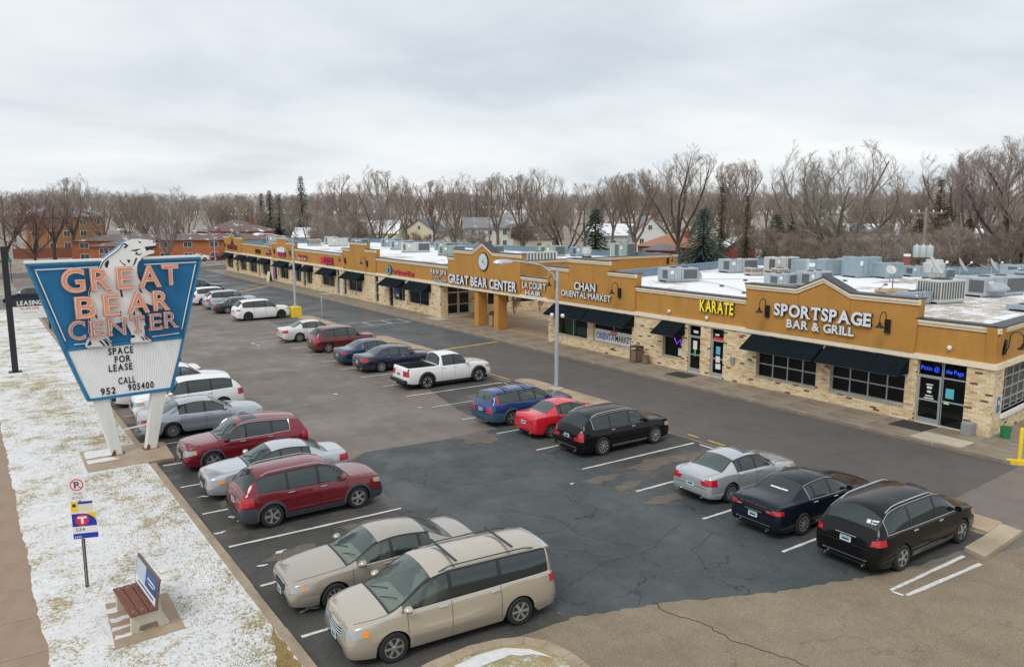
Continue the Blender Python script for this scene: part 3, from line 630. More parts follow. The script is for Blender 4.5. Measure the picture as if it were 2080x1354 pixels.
for (a,c) in ((18.39,22.55),(22.70,27.0),(31.75,33.62),(36.0,40.2),(40.3,44.2)): awning(FW,BL,a,c)
# posters and stickers in the windows
def poster(W,name,u0,u1,z0,z1,m,parent,d=.10): return W.box(MB(),u0,u1,d,d+.006,z0,z1).build(name,m,parent)
for n_,c_ in (('print_white',(.75,.75,.72)),('print_blue',(.03,.12,.45)),('print_yellow',(.75,.5,.03)),('print_red',(.6,.03,.04)),('print_pink',(.75,.02,.28)),('print_teal',(.10,.45,.55)),('print_green',(.1,.45,.1)),('print_black',(.02,.02,.02)),('print_purple',(.25,.08,.4)),('print_cream',(.6,.58,.4)),('print_navy',(.015,.03,.12)),('print_palegreen',(.45,.6,.4))): mat(n_,c_,.55,var=.06)
bn=poster(FW,'window_banner',36.25,39.85,.88,1.68,'print_white',BL,.09)
letters('ORIENTA',bn,'print_blue',1.75,.42,wallmtx(34.335,39.7,1.05),.003,.02,True); letters('MARKET',bn,'print_black',1.55,.40,wallmtx(34.335,37.85,1.05),.003,.01,True)
MB().lathe([(.001,-.002),(.34,-.002),(.34,.004),(.001,.004)],20,'x').build('red_oval','print_red',bn,loc=(34.333,38.0,1.55)).scale=(1,1.0,.42)
letters('Chan',bn,'print_white',.5,.17,wallmtx(34.325,38.25,1.49),.002)
poster(FW,'window_panel',39.85,39.93,.85,2.2,'print_yellow',BL,.08); poster(FW,'window_panel',43.6,43.86,.85,2.2,'print_yellow',BL,.19); poster(FW,'window_panel',42.3,43.5,.9,2.2,'print_palegreen',BL,.45); poster(FW,'window_panel',40.7,42.1,.9,1.5,'print_palegreen',BL,.4)
poster(FW,'notice',32.05,32.35,.95,1.4,'print_white',BL); poster(FW,'notice',29.2,29.5,1.45,1.9,'print_teal',BL); poster(FW,'notice',29.2,29.5,1.0,1.35,'print_white',BL); poster(FW,'notice',29.15,29.5,.62,.92,'print_white',BL); poster(FW,'notice',29.0,29.7,2.28,2.42,'print_red',BL,.10); poster(FW,'notice',30.9,31.2,1.5,2.0,'print_white',BL); poster(FW,'notice',30.98,31.12,1.1,1.5,'print_green',BL)
poster(FW,'notice',30.85,31.2,2.45,2.6,'print_white',BL); poster(FW,'notice',29.3,29.6,2.5,2.6,'print_white',BL)
poster(FW,'notice',16.45,16.8,1.42,1.85,'print_teal',BL,.11); poster(FW,'notice',16.62,16.85,1.15,1.28,'print_palegreen',BL,.11)
st=poster(FW,'door_print',17.3,17.72,1.25,1.3,'print_white',BL,.125)
for i,(u,z,wd,h) in enumerate(((17.36,1.86,.3,.05),(17.4,1.70,.22,.11),(17.42,1.52,.18,.1),(17.34,1.36,.34,.05))): poster(FW,'door_print',u,u+wd,z,z+h,'print_white',BL,.124)
mat('neon_blue',(.03,.06,.7),.4,emit=(.03,.10,1.),estr=.8); mat('neon_purple',(.3,.05,.6),.4,emit=(.35,.08,1.),estr=1.2)
ns=thing('neon_window_sign','blue neon script reading Patio on the Page in the corner transom window','sign')
letters('Patio @',ns,'neon_blue',.78,.19,wallmtx(34.33,17.9,2.52),.004,-.012); letters('the Page',ns,'neon_blue',.74,.19,wallmtx(34.33,16.84,2.50),.004,-.012)
ns2=thing('neon_window_sign','small purple neon light inside the window beside the karate doors','sign'); MB().tube([(34.47,32.2,1.5),(34.47,32.3,1.9),(34.47,32.6,1.6),(34.47,32.8,1.95)],.02).build('neon_tube','neon_purple',ns2)
mat('plate_blue',(.02,.18,.42),.5); mat('grey_box',(.25,.26,.27),.5)
acc=thing('accessible_parking_sign','small blue sign on the brick corner beside the garage-style window','sign'); SW.box(MB(),.55,.85,-.035,-.013,1.1,1.75).build('panel','plate_blue',acc); SW.box(MB(),.62,.78,-.04,-.036,1.42,1.6).build('symbol','print_white',acc)
ub=tag(FW.box(MB(),28.05,28.28,-.14,-.012,1.15,1.5).build('utility_box','grey_box'),'small grey utility box on the brick right of the karate doors','utility box')
# ---- facade lettering (each sign a thing)
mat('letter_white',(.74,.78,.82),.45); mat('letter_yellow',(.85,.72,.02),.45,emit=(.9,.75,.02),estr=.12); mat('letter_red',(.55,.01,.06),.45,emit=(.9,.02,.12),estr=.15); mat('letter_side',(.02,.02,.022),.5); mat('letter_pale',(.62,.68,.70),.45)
def sign(name,label,lines,cat='shop sign'):
    t=thing(name,label,cat)
    for (txt,y0,y1,z0,z1,m,serif,bold,x) in lines:
        letters(txt,t,'letter_side',y0-y1,z1-z0,wallmtx(x,y0,z0),.06 if z1-z0>.5 else .03,bold,serif,.10,m)
    return t
sign('shop_sign','white serif letters reading SPORTSPAGE BAR & GRILL on the raised gable',[('SPORTSPAGE',25.5,20.2,4.16,4.74,'letter_white',True,.05,34.03),('BAR & GRILL',24.72,21.02,3.6,4.0,'letter_white',True,.045,34.03)])
sign('shop_sign','bright yellow letters reading KARATE',[('KARATE',30.58,28.2,3.82,4.45,'letter_yellow',False,.035,34.15)])
sign('shop_sign','white letters reading CHAN ORIENTAL MARKET on the stepped parapet',[('CHAN',41.66,39.48,4.14,4.65,'letter_white',False,.035,34.03),('ORIENTAL MARKET',43.1,38.0,3.61,4.0,'letter_white',False,.03,34.03)])
sign('shop_sign','white letters reading LA COURT HAIR beside the entrance gable',[('LA COURT',47.95,45.05,3.76,4.22,'letter_white',False,.03,34.15),('HAIR',47.55,45.6,3.24,3.62,'letter_white',False,.03,34.15)])
sign('centre_sign','large white letters reading GREAT BEAR CENTER under the clock',[('GREAT BEAR CENTER',58.6,48.5,3.38,4.1,'letter_white',False,.045,34.03)],'sign')
sign('shop_sign','white letters reading PAW SPA SUNRISE DONUTS left of the gable',[('PAW SPA',61.95,59.2,3.90,4.32,'letter_white',False,.03,34.15),('SUNRISE',61.9,60.45,3.55,3.75,'letter_pale',False,.01,34.15),('DONUTS',61.3,59.2,3.16,3.48,'letter_white',False,.01,34.15)])
ic=sign('shop_sign','red script letters beside a round pale blue disc on the far wing',[('Ice Cream Shop',69.65,65.25,3.46,3.84,'letter_red',False,.04,34.15)])
MB().lathe([(.001,-.06),(.5,-.06),(.5,.06),(.001,.06)],24,'x').build('disc','letter_side',ic,loc=(34.18,70.4,3.68)); MB().lathe([(.001,-.006),(.46,-.006),(.46,.0),(.001,.0)],24,'x').build('disc_face','print_teal',ic,loc=(34.118,70.4,3.68)); MB().extrude([(34.108,70.4+a,3.68+c) for a,c in ((-.22,.1),(0,.3),(.22,.1),(.1,-.25),(-.1,-.25))],(-.006,0,0)).build('emblem','print_navy',ic)
lq=sign('shop_sign','red letters reading LIQUOR on the far wing',[('LIQUOR',87.2,84.5,3.45,4.18,'letter_red',False,.04,34.15)]); MB().extrude([(34.2,88.5,3.55),(34.2,87.5,3.5),(34.2,87.6,3.9),(34.2,88.0,4.15),(34.2,88.3,3.9)],(-.1,0,0)).build('emblem','letter_red',lq)
def blocksign(label,y0,y1,z0,z1,rows,nl):
    t=thing('shop_sign',label,'shop sign'); h=(z1-z0)/len(rows)
    for i,(m,txt) in enumerate(rows): letters(txt,t,'letter_side',y0-y1,h*.82,wallmtx(34.15,y0,z1-h*(i+1)+.02),.05,.03,False,.08,m)
    return t
mat('letter_pink',(.72,.02,.30),.5); mat('letter_maroon',(.28,.02,.05),.5)
blocksign('red and white two-line shop lettering left of the LIQUOR sign',95.6,92.7,3.48,4.1,(('letter_red','BARBER'),('letter_white','SHOP')),6)
mg_=thing('shop_sign','white and magenta shop sign on the stepped parapet of the far wing','shop sign')
MB().extrude([(34.1,103.2,4.1),(34.1,100.0,4.1),(34.1,100.0,4.55),(34.1,100.8,4.68),(34.1,101.6,4.78),(34.1,102.4,4.68),(34.1,103.2,4.6)],(-.1,0,0)).build('panel','letter_white',mg_); letters('NAILS',mg_,'letter_side',2.9,.46,wallmtx(34.03,102.9,3.6),.05,.05,False,.06,'letter_pink')
blocksign('pale pink and white lettering left of the magenta sign',108.4,106.3,3.52,4.06,(('letter_pale','HAIR'),('letter_pink','CUTS')),4)
blocksign('dark red shop lettering on black, second from the far end',112.9,110.7,3.54,4.1,(('letter_side','PIZZA'),('letter_maroon','PIZZA')),5)
b1=thing('shop_sign','dark red lettering with a black figure on the farthest gable','shop sign'); letters('TAVERN',b1,'letter_side',5.2,.62,wallmtx(34.05,127.0,3.62),.05,.05,False,.06,'letter_maroon'); MB().extrude([(34.1,124.9,4.3),(34.1,123.3,4.3),(34.1,123.9,4.9),(34.1,124.2,5.3),(34.1,124.4,4.9)],(-.08,0,0)).build('figure','letter_side',b1)
# ---- entrance portal
pz=6.18
parapet(FW,PT,44.85,48.3,[(44.9,4.6),(48.3,4.6)],.0,.4)
parapet(FW,PT,48.3,57.85,[(48.2,pz),(51.8,pz),(53.35,6.9),(54.9,pz),(57.95,pz)],-.12,.5); parapet(FW,PT,57.85,58.9,[(57.85,5.55),(58.95,5.55)],-.119,.5)
band(FW,44.85,60.5,PT); FW.box(MB(),44.9,60.3,.0,.42,2.985,3.2).build('beam','stucco',PT)
FW.box(MB(),44.9,60.3,.42,4.5,2.99,3.2).build('canopy_soffit','cream_trim',PT)
for (x,y) in ((34.3,54.35),(34.3,51.45)): MB().bbox(x,x+.85,y,y+.62,.12,3.0,.02).build('column','stucco',PT)
ck=MB().lathe([(.001,-.05),(.74,-.05),(.74,.03),(.001,.03)],40,'x').build('clock','black_metal',PT,loc=(34.10,53.26,5.40))
MB().lathe([(.001,-.004),(.66,-.004),(.66,.0),(.001,.0)],40,'x').build('clock_face','letter_pale',ck,loc=(-.052,0,0))
for k in range(12):
    t=k*math.pi/6; r0=.54; b=MB(); d=Vector((0,math.sin(t),math.cos(t))); n=Vector((0,math.cos(t),-math.sin(t)))*.018; o=Vector((-.057,0,0)); b.extrude([o+d*r0-n,o+d*r0+n,o+d*.62+n,o+d*.62-n],(-.004,0,0)); b.build('hour_mark','print_black',ck)
for (t,l,wd) in ((R(-118),.52,.02),(R(-40),.33,.03)):
    d=Vector((0,math.sin(t),math.cos(t))); n=Vector((0,math.cos(t),-math.sin(t)))*wd; o=Vector((-.062,0,0)); MB().extrude([o-d*.1-n,o-d*.1+n,o+d*l+n*.4,o+d*l-n*.4],(-.006,0,0)).build('clock_hand','print_black',ck)
# ---- far wing
LOPS=[(62.6,66.45,.9,2.65),(67.3,69.65,.9,2.65),(69.8,70.7,.15,2.65),(73.1,73.95,.15,2.88),(77.1,80.6,.92,2.65),(81.2,82.1,.15,2.6),(83.1,83.9,.15,2.88),(84.55,88.15,.92,2.65),(91.5,93.2,.7,2.65),(93.6,94.6,.15,2.7),(95.2,97.1,.7,2.65),(97.5,98.3,.15,2.7),(99.8,102.9,.7,2.65),(104.3,106.0,.15,2.8),(107.1,110.2,.7,2.65),(111.5,112.3,.15,2.8),(112.9,116.1,.7,2.65),(117.9,120.8,.7,2.65),(121.9,123.2,.15,2.8),(124.8,127.9,.7,2.65)]
wall_with_openings(FW,60.5,128.7,.1,3.0,LOPS,'brick_wall',LW)
for i,(a,c,z0,z1) in enumerate(LOPS):
    if z0<.3: door(FW,LW,a,c,z0,z1,'door_blue' if i==2 else 'alu')
    else: frame(FW,LW,a,c,z0,z1,3 if i==1 else 2,1,.15)
for (a,c) in ((62.12,66.35),(67.2,71.3),(76.4,81.1),(83.9,88.15),(91.0,93.6),(94.9,97.5),(99.4,103.6),(106.8,110.8),(112.6,116.5),(117.5,121.4),(124.3,128.4)): awning(FW,LW,a,c)
band(FW,60.5,128.8,LW)
parapet(FW,LW,58.9,73.4,[(58.9,ZL),(73.4,ZL)])
for (a,c,z,d) in ((73.4,75.7,5.5,-.12),(75.7,79.75,6.15,-.121),(79.75,81.75,5.4,-.12),(97.1,99.7,5.45,-.12),(99.7,103.55,6.03,-.121),(103.55,105.65,5.35,-.12)): parapet(FW,LW,a,c,[(a-.05,z),(c+.05,z)],d,.5)
parapet(FW,LW,81.75,97.1,[(81.75,ZL),(97.1,ZL)]); parapet(FW,LW,105.65,119.8,[(105.65,ZL),(119.8,ZL)])
parapet(FW,LW,119.8,128.7,[(119.7,5.5),(122.4,5.5),(124.1,6.15),(125.8,5.5),(128.8,5.5)],-.12,.5)
MB().box(34.6,38.4,60.8,128.4,.10,.14).build('shop_floor','interior_floor',LW); MB().box(38.4,38.6,60.8,128.4,.12,3.0).build('back_partition','interior',LW); MB().box(34.5,38.6,60.8,128.4,2.98,3.05).build('shop_ceiling','interior',LW)
for (u0,u1,z0,z1,m,d) in ((84.7,86.9,.95,1.7,'print_yellow',.3),(87.4,87.9,.95,2.0,'print_purple',.3),(92.2,92.9,.9,1.5,'print_teal',.2),(95.6,96.6,.9,1.5,'print_teal',.2),(91.5,91.7,.8,2.6,'print_yellow',.2),(95.2,95.4,.8,2.6,'print_yellow',.2),(113.2,114.6,1.6,2.3,'print_yellow',.2),(101.0,101.6,1.2,2.0,'print_white',.2),(125.0,126.4,1.0,2.0,'print_palegreen',.3),(105.1,105.9,.4,2.2,'print_purple',.05),(83.2,83.7,.5,1.6,'print_blue',.1),(68.9,69.4,1.4,2.1,'print_blue',.11),(68.8,69.3,1.2,1.45,'print_white',.105)): poster(FW,'window_poster',u0,u1,z0,z1,m,LW,d)
# south end of the far wing (faces the court)
CW=Wall((34.25,60.5),(1,0)); CW.d=Vector((1,.01,0)).normalized(); CW.n=Vector((-.01,1,0)).normalized()
COPS=[(.75,3.05,.15,2.95),(5.0,7.4,.9,2.7),(8.2,10.9,.9,2.7)]
wall_with_openings(CW,.28,29.7,.1,3.19,COPS,'brick_wall',LW)
door(CW,LW,.75,1.88,.15,2.95); door(CW,LW,1.92,3.05,.15,2.95,handle=-1)
for a,c in ((5.0,7.4),(8.2,10.9)): frame(CW,LW,a,c,.9,2.7,1,1,.12)
parapet(CW,LW,.4,29.7,[(.5,ZL),(29.7,ZL)],.0,.35,3.2)
side_parapet(LW,(64.0,60.8),(57.5,128.7),4.7,'roof_metal'); side_parapet(LW,(57.5,128.6),(34.6,128.6),4.7,'roof_metal')
MB().poly([(34.6,60.7,4.1),(63.8,60.9,4.1),(57.6,128.4,4.1),(34.6,128.4,4.1)]).build('roof','roof_snow',LW,fix=False)
MB().box(34.3,57.4,128.45,128.7,.1,4.4).build('end_wall','brick_wall',LW); MB().extrude([(64.0,60.9,.1),(57.5,128.6,.1),(57.3,128.6,.1),(63.8,60.9,.1)],(0,0,3.95)).build('rear_wall','brick_wall',LW); MB().extrude([(64.2,51.2,.1),(70.2,27,.1),(71.8,19.6,.1),(71.6,19.6,.1),(70,27,.1),(64,51.2,.1)],(0,0,3.95)).build('rear_wall','brick_wall',BL)
# ---- gooseneck wall lamps
def lampmesh():
    a=MB().bbox(-.10,.0,-.13,.13,0,.62,.015).mesh('back_box','black_metal'); pts=[(-.1,0,.12)]+[(-.42-.32*math.cos(t),0,.62+.30*math.sin(t)) for t in [math.pi*i/10-math.pi*.0 for i in range(10,-1,-1)]][::-1]
    arc=[(-.1,0,.15),(-.18,0,.3),(-.2,0,.62)]+[(-.45+.25*math.cos(t),0,.72+.26*math.sin(t)) for t in [math.pi*i/8 for i in range(1,9)]]+[(-.7,0,.5)]
    b=MB().tube(arc,.022,6).mesh('arm','black_metal',True); c=MB().lathe([(.03,.20),(.06,.18),(.07,.08),(.20,-.03),(.21,-.05),(.17,-.04)],16,'z',(-.7,0,.34)).mesh('shade','black_metal',True); return a,b,c
LM=lampmesh()
def wlamp(x,y,z,label,rz=0.):
    t=thing('wall_lamp',label,'wall lamp',(x,y,z),rz,'gooseneck lamps along the shop fronts')
    for n_,m_ in zip(('back_box','arm','shade'),LM): link(n_,m_,t)
for (y,z,lb) in ((25.98,3.95,'black gooseneck wall lamp left of the SPORTSPAGE letters'),(19.45,3.95,'black gooseneck wall lamp right of the SPORTSPAGE letters'),(37.25,3.95,'black gooseneck wall lamp right of the CHAN lettering'),(43.75,3.95,'black gooseneck wall lamp left of the CHAN lettering, behind the light pole'),(80.9,3.75,'black gooseneck wall lamp on the blank stepped parapet, left one'),(75.3,3.75,'black gooseneck wall lamp on the blank stepped parapet, right one'),(104.4,3.8,'black gooseneck wall lamp left of the magenta sign'),(98.4,3.8,'black gooseneck wall lamp right of the magenta sign'),(128.2,3.8,'black gooseneck wall lamp on the farthest gable')): wlamp(34.12,y,z,lb)
p=SW.p(.75,-.0,3.55); wlamp(p.x,p.y,p.z,'black gooseneck wall lamp on the end wall round the corner',R(96)); p=CW.p(28.2,-.0,3.75); wlamp(p.x,p.y,p.z,'small black wall lamp at the rear corner of the court wall',R(90))
# security cameras
for (x,y,z,lb) in ((34.16,16.7,3.75,'small white dome camera near the building corner'),(34.16,33.0,3.62,'small white camera left of the KARATE letters'),(34.16,30.1,3.55,'small white camera under the KARATE letters')):
    t=thing('security_camera',lb,'camera',(x,y,z)); MB().lathe([(.05,.0),(.09,-.05),(.10,-.1)],12,'z').build('mount','white_plastic',t); MB().lathe([(.09,-.1),(.085,-.16),(.05,-.2),(.0,-.215)],12,'z').build('dome','white_plastic',t,True)
# ---- things on the walkway
def litter_bin(x,y,lb):
    t=thing('litter_bin',lb,'bin',(x,y,.155))
    b=MB()
    for i in range(7):
        for (sx,sy) in ((-.25,None),(.25,None),(None,-.25),(None,.25)):
            o=-.24+.08*i
            if sx is not None: b.box(sx-.012,sx+.012,o-.033,o+.033,.06,.72)
            else: b.box(o-.033,o+.033,sy-.012,sy+.012,.06,.72)
    b.build('slat_panels','bin_brown',t); MB().bbox(-.3,.3,-.3,.3,.9,1.0,.02).build('lid','bin_dark',t)
    for sx in (-.27,.27):
        for sy in (-.27,.27): MB().box(sx-.02,sx+.02,sy-.02,sy+.02,0,.9).build('post','bin_dark',t)
mat('bin_brown',(.20,.145,.10),.7,var=.2); mat('bin_dark',(.05,.035,.03),.5); mat('bin_tan',(.36,.27,.18),.7,var=.1)
litter_bin(34.0-.1,35.4,'brown slatted litter bin against the brick by the market window')
t=tag(MB().lathe([(.001,.0),(.19,.0),(.23,.5),(.25,.5),(.25,.53),(.21,.53),(.18,.05),(.001,.05)],18,'z').build('waste_bucket','bin_brown',None,True,loc=(33.85,34.55,.155)),'small grey-brown open bucket next to the slatted bin','bucket')
t=thing('litter_bin','dark-topped tall litter bin standing behind the right portal column','bin',(35.3,53.75,.155)); MB().bbox(-.24,.24,-.24,.24,0,.85,.02).build('bin_body','bin_tan',t); MB().lathe([(.30,.85),(.31,.95),(.27,1.08),(.12,1.14),(.0,1.15)],16,'z').build('lid','bin_dark',t,True)
tag(MB().bbox(-.25,.25,-.2,.2,0,.52,.02).build('grey_bin','grey_box',None,loc=(33.95,15.55,.155)),'square grey bin between the corner door and the building corner','bin')
mat('green_plastic',(.02,.20,.08),.4); tag(MB().lathe([(.001,.0),(.17,.0),(.21,.42),(.23,.42),(.23,.46),(.19,.46),(.16,.04),(.001,.04)],18,'z').build('green_bucket','green_plastic',None,True,loc=(34.75,14.45,.155)),'green plastic bucket on the pavement round the brick corner','bucket')
for (x0,x1,y0,y1,lb) in ((32.6,33.7,30.2,31.7,'black door mat outside the karate doors'),(32.8,34.1,16.9,18.4,'black door mat outside the corner bar entrance')): tag(MB().bbox(x0,x1,y0,y1,.152,.17,.008).build('door_mat','rubber_mat'),lb,'mat')
t=thing('bollard','tall yellow steel post at the kerb corner by the right edge','bollard',(32.0,12.75,.1)); MB().lathe([(.07,0),(.07,1.25),(.05,1.3),(.0,1.31)],14,'z').build('post','kerb_yellow',t,True)
t=thing('sandwich_board','pale sandwich board leaning open outside the far shops','sign',(33.3,104.6,.155),R(10))
for s_ in (-1,1): MB().extrude([(s_*.25,-.35,0),(s_*.25,.35,0),(s_*.03,.35,1.3),(s_*.03,-.35,1.3)],(.03,0,0)).build('board','print_cream' if s_<0 else 'bin_dark',t)
t=thing('folding_sign','blue sign plate on a thin stand at the near edge of the court','sign',(36.6,45.9,.12)); MB().box(-.04,0,-.3,.3,1.25,1.7).build('plate','print_navy',t); MB().tube([(0,0,0),(0,0,1.3)],.02).build('stand','black_metal',t); MB().bbox(-.3,.3,-.3,.3,0,.08,.02).build('base','black_metal',t)
# ================================================================ pylon sign
s=NT('sign_blue'); s.color(s.mix(s.math('MULTIPLY',s.ramp(s.noise(1.4,6,.7,s.mapping((1,1,.35))),(.45,0),(.75,1)),.5),s.ramp(s.noise(.9,5,.6),(.3,(.006,.135,.315)),(.7,(.012,.185,.40))),(.01,.11,.22))); s.rough(.55); s.bump(s.noise(9,3),.15,.01)
mat('sign_edge_blue',(.02,.19,.36),.5,var=.2); s=NT('sign_white'); s.color(s.mix(s.math('MULTIPLY',s.ramp(s.noise(.8,6,.75,s.mapping((2.5,2.5,.5))),(.56,0),(.74,1)),.5),s.ramp(s.noise(2,5),(.3,(.80,.81,.79)),(.7,(.87,.88,.87))),(.42,.31,.19))); s.rough(.55)
s=NT('pole_white'); s.color(s.mix(s.ramp(s.noise(2.1,5,.7,s.warp(.5,2)),(.66,0),(.70,1)),s.mix(s.math('MULTIPLY',s.ramp(s.noise(1.2,6,.7,s.mapping((3,3,.5))),(.5,0),(.75,1)),.35),(.74,.74,.71),(.50,.42,.28)),(.16,.075,.035))); s.rough(.6)
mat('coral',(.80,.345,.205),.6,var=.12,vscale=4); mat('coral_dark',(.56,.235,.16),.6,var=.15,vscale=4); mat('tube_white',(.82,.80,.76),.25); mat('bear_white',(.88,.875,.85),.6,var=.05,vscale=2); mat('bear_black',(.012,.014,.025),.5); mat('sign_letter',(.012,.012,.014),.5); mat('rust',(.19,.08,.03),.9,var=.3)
PS=thing('pylon_sign','tall blue trapezoid roadside sign with white polar bear and coral letters GREAT BEAR CENTER','sign',(4.85,32.85,0.0),R(5))
th=.38
cab=MB().extrude([(-3.02,0,7.55),(3.0,0,7.57),(2.16,0,4.44),(-2.10,0,4.37)],(0,th,0)).build('cabinet','sign_blue',PS)
cab2=MB().extrude([(-2.10,.004,4.36),(2.16,.004,4.43),(1.58,.004,2.38),(-1.45,.004,2.37)],(0,th-.008,0)).build('reader_cabinet','sign_edge_blue',PS)
def bar(p,q,wd,y0,y1,m,name,par):
    A=Vector((p[0],0,p[1])); B=Vector((q[0],0,q[1])); d=(B-A).normalized(); n=Vector((-d.z,0,d.x))*wd/2
    return MB().extrude([A-n+Vector((0,y0,0)),B-n+Vector((0,y0,0)),B+n+Vector((0,y0,0)),A+n+Vector((0,y0,0))],(0,y1-y0,0)).build(name,m,par)
for p,q in (((-3.0,7.52),(2.98,7.54)),((-3.0,7.5),(-1.43,2.4)),((2.97,7.5),(1.56,2.4)),((-2.08,4.40),(2.14,4.46)),((-1.42,2.41),(1.55,2.42))): bar(p,q,.09,-.06,.0,'sign_edge_blue','rim',PS)
bar((-3.05,7.60),(3.03,7.62),.07,-.07,th+.02,'tube_white','top_trim',PS)
for p,q in (((-2.78,7.33),(-.75,7.35)),((.85,7.37),(2.80,7.38)),((-2.76,7.28),(-2.02,4.72)),((2.76,7.3),(2.08,4.78)),((-1.75,4.56),(-.5,4.56)),((.95,4.58),(1.98,4.62))): MB().tube([(p[0],-.045,p[1]),(q[0],-.045,q[1])],.022).build('neon_border','tube_white',PS)
# corrugated reader panel
rows=[[],[]]
N=150
for i in range(N+1):
    u=i/N; a=-2.03+4.11*u; c=-1.36+2.86*u; y=-.012-(.007 if (i//2)%2 else 0)
    rows[0].append((a,y,4.33+.06*u)); rows[1].append((c,y,2.47+.02*u))
MB().grid(rows).build('reader_panel','sign_white',PS,fix=False)
FRm=Matrix(((1,0,0,0),(0,0,-1,0),(0,1,0,0),(0,0,0,1)))   # letters face -y
def sg(txt,x,z,wd,h,m,**k): return letters(txt,PS,m,wd,h,Matrix.Translation((x,k.pop('y',-.03),z))@FRm,**k)
for txt,x,z,wd in (('SPACE',-.63,4.04,.87),('FOR',-.43,3.72,.56),('LEASE',-.66,3.40,.83),('CALL',-.36,2.88,.60),('952',-1.0,2.55,.52),('905400',-.04,2.58,.93)): sg(txt,x,z,wd,.25,'sign_letter',ext=.004,bold=.035,gap=.22,y=-.032)
# the bear
BEAR=[(1.27,8.27),(1.31,8.15),(1.29,8.04),(0.95,8.03),(0.96,7.95),(1.13,7.91),(1.24,7.89),(1.22,7.8),(0.97,7.74),(0.8,7.65),(0.64,7.49),(0.58,7.31),(0.56,7.08),(0.61,6.85),(0.73,6.61),(0.88,6.4),(1.06,6.25),(1.24,6.1),(1.39,5.92),(1.47,5.71),(1.37,5.62),(1.15,5.67),(1.03,5.79),(0.84,5.88),(0.69,5.92),(0.58,6.01),(0.53,5.88),(0.53,5.68),(0.63,5.54),(0.71,5.26),(0.76,5.09),(0.66,5.01),(0.69,4.82),(0.71,4.65),(0.94,4.44),(0.9,4.38),(0.18,4.42),(0.16,4.54),(0.23,4.66),(0.19,4.84),(0.09,5.08),(0.02,5.29),(-0.16,5.24),(-0.32,5.22),(-0.45,5.0),(-0.55,4.78),(-0.6,4.7),(-0.48,4.44),(-0.5,4.36),(-1.3,4.39),(-1.4,4.47),(-1.34,4.66),(-1.22,4.81),(-1.24,4.98),(-1.21,5.43),(-1.2,5.79),(-1.16,6.11),(-1.13,6.43),(-1.01,6.74),(-0.84,7.05),(-0.7,7.37),(-0.6,7.59),(-0.38,7.78),(-0.13,7.95),(0.03,8.09),(0.13,8.18),(0.26,8.26),(0.51,8.34),(0.76,8.35),(1.0,8.32)]
MARKS=[[(0.69,8.27),(0.78,8.23),(0.74,8.18)],[(1.21,8.26),(1.27,8.23),(1.22,8.18)],[(0.94,8.04),(1.27,8.07),(1.27,8.01),(0.98,7.91)],[(0.4,7.93),(0.73,7.98),(0.57,7.89)],[(0.56,7.78),(0.61,7.86),(0.67,7.77),(0.77,7.84),(0.7,7.74)],[(-0.52,7.46),(-0.43,7.58),(-0.39,7.52),(-0.45,7.33),(-0.51,7.36)],[(0.0,7.6),(0.05,7.5),(0.18,7.4),(0.12,7.39),(0.01,7.52)],[(0.24,7.57),(0.28,7.49),(0.35,7.57),(0.3,7.46)],[(0.44,7.35),(0.54,7.61),(0.6,7.62),(0.51,7.42)],[(-0.08,6.51),(-0.02,6.42),(-0.0,6.22),(-0.06,6.23)],[(0.58,6.47),(0.64,6.44),(0.71,6.31),(0.65,6.32)],[(-0.18,5.5),(-0.15,5.64),(-0.1,5.66),(-0.12,5.48)],[(0.28,5.67),(0.36,5.66),(0.38,5.47),(0.33,5.51)],[(-1.0,5.67),(-0.96,5.65),(-0.91,5.45),(-0.98,5.51)],[(0.15,8.17),(0.21,8.19),(0.31,8.11),(0.2,8.01),(0.17,8.05),(0.23,8.11)],[(-0.92,4.6),(-0.86,4.61),(-0.74,4.43),(-0.79,4.43)],[(-0.78,4.65),(-0.7,4.65),(-0.6,4.45),(-0.66,4.43)],[(0.54,4.62),(0.58,4.63),(0.66,4.5),(0.61,4.49)],[(0.65,4.64),(0.7,4.64),(0.77,4.51),(0.72,4.49)],[(-1.32,4.49),(-1.23,4.68),(-1.19,4.53),(-1.25,4.49)],[(0.2,4.7),(0.29,4.72),(0.32,4.64),(0.22,4.62)]]
BLINES=[[(0.13,8.18),(0.03,8.04),(-0.13,7.9),(-0.38,7.73),(-0.57,7.56),(-0.7,7.34),(-0.84,7.04),(-1.01,6.73),(-1.13,6.43),(-1.16,6.11),(-1.19,5.78),(-1.2,5.43),(-1.23,4.97)],[(0.8,7.64),(0.65,7.48),(0.59,7.31),(0.58,7.08),(0.62,6.85),(0.75,6.61),(0.89,6.39),(1.07,6.24),(1.26,6.09),(1.4,5.91),(1.47,5.71),(1.37,5.62),(1.18,5.66)],[(-1.3,4.4),(-0.5,4.37),(-0.49,4.44),(-0.72,4.68)],[(0.18,4.42),(0.91,4.39),(0.94,4.44),(0.71,4.63),(0.69,4.82)],[(0.51,5.68),(0.63,5.54),(0.71,5.26),(0.75,5.09)]]

def bz(p): return (p[0],p[1])
bp=MB().extrude([(x,-.10,z) for x,z in BEAR],(0,.07,0)).build('bear_figure','bear_white',PS)
MB().extrude([(x,.02,z) for x,z in BEAR if z>7.3],(0,.34,0)).build('bear_head_box','sign_edge_blue',PS)
for m_ in MARKS: cx_=sum(x for x,z in m_)/len(m_); cz_=sum(z for x,z in m_)/len(m_); MB().extrude([(cx_+(x-cx_)*1.25,-.1045,cz_+(z-cz_)*1.2) for x,z in m_],(0,.004,0)).build('bear_marking','bear_black',bp)
for l_ in BLINES:
    MB().tube([(x,-.108,z) for x,z in l_],.026,5).build('bear_outline','bear_black',bp); MB().tube([(x-.03,-.135,z) for x,z in l_],.012,5).build('neon_outline','tube_white',bp)
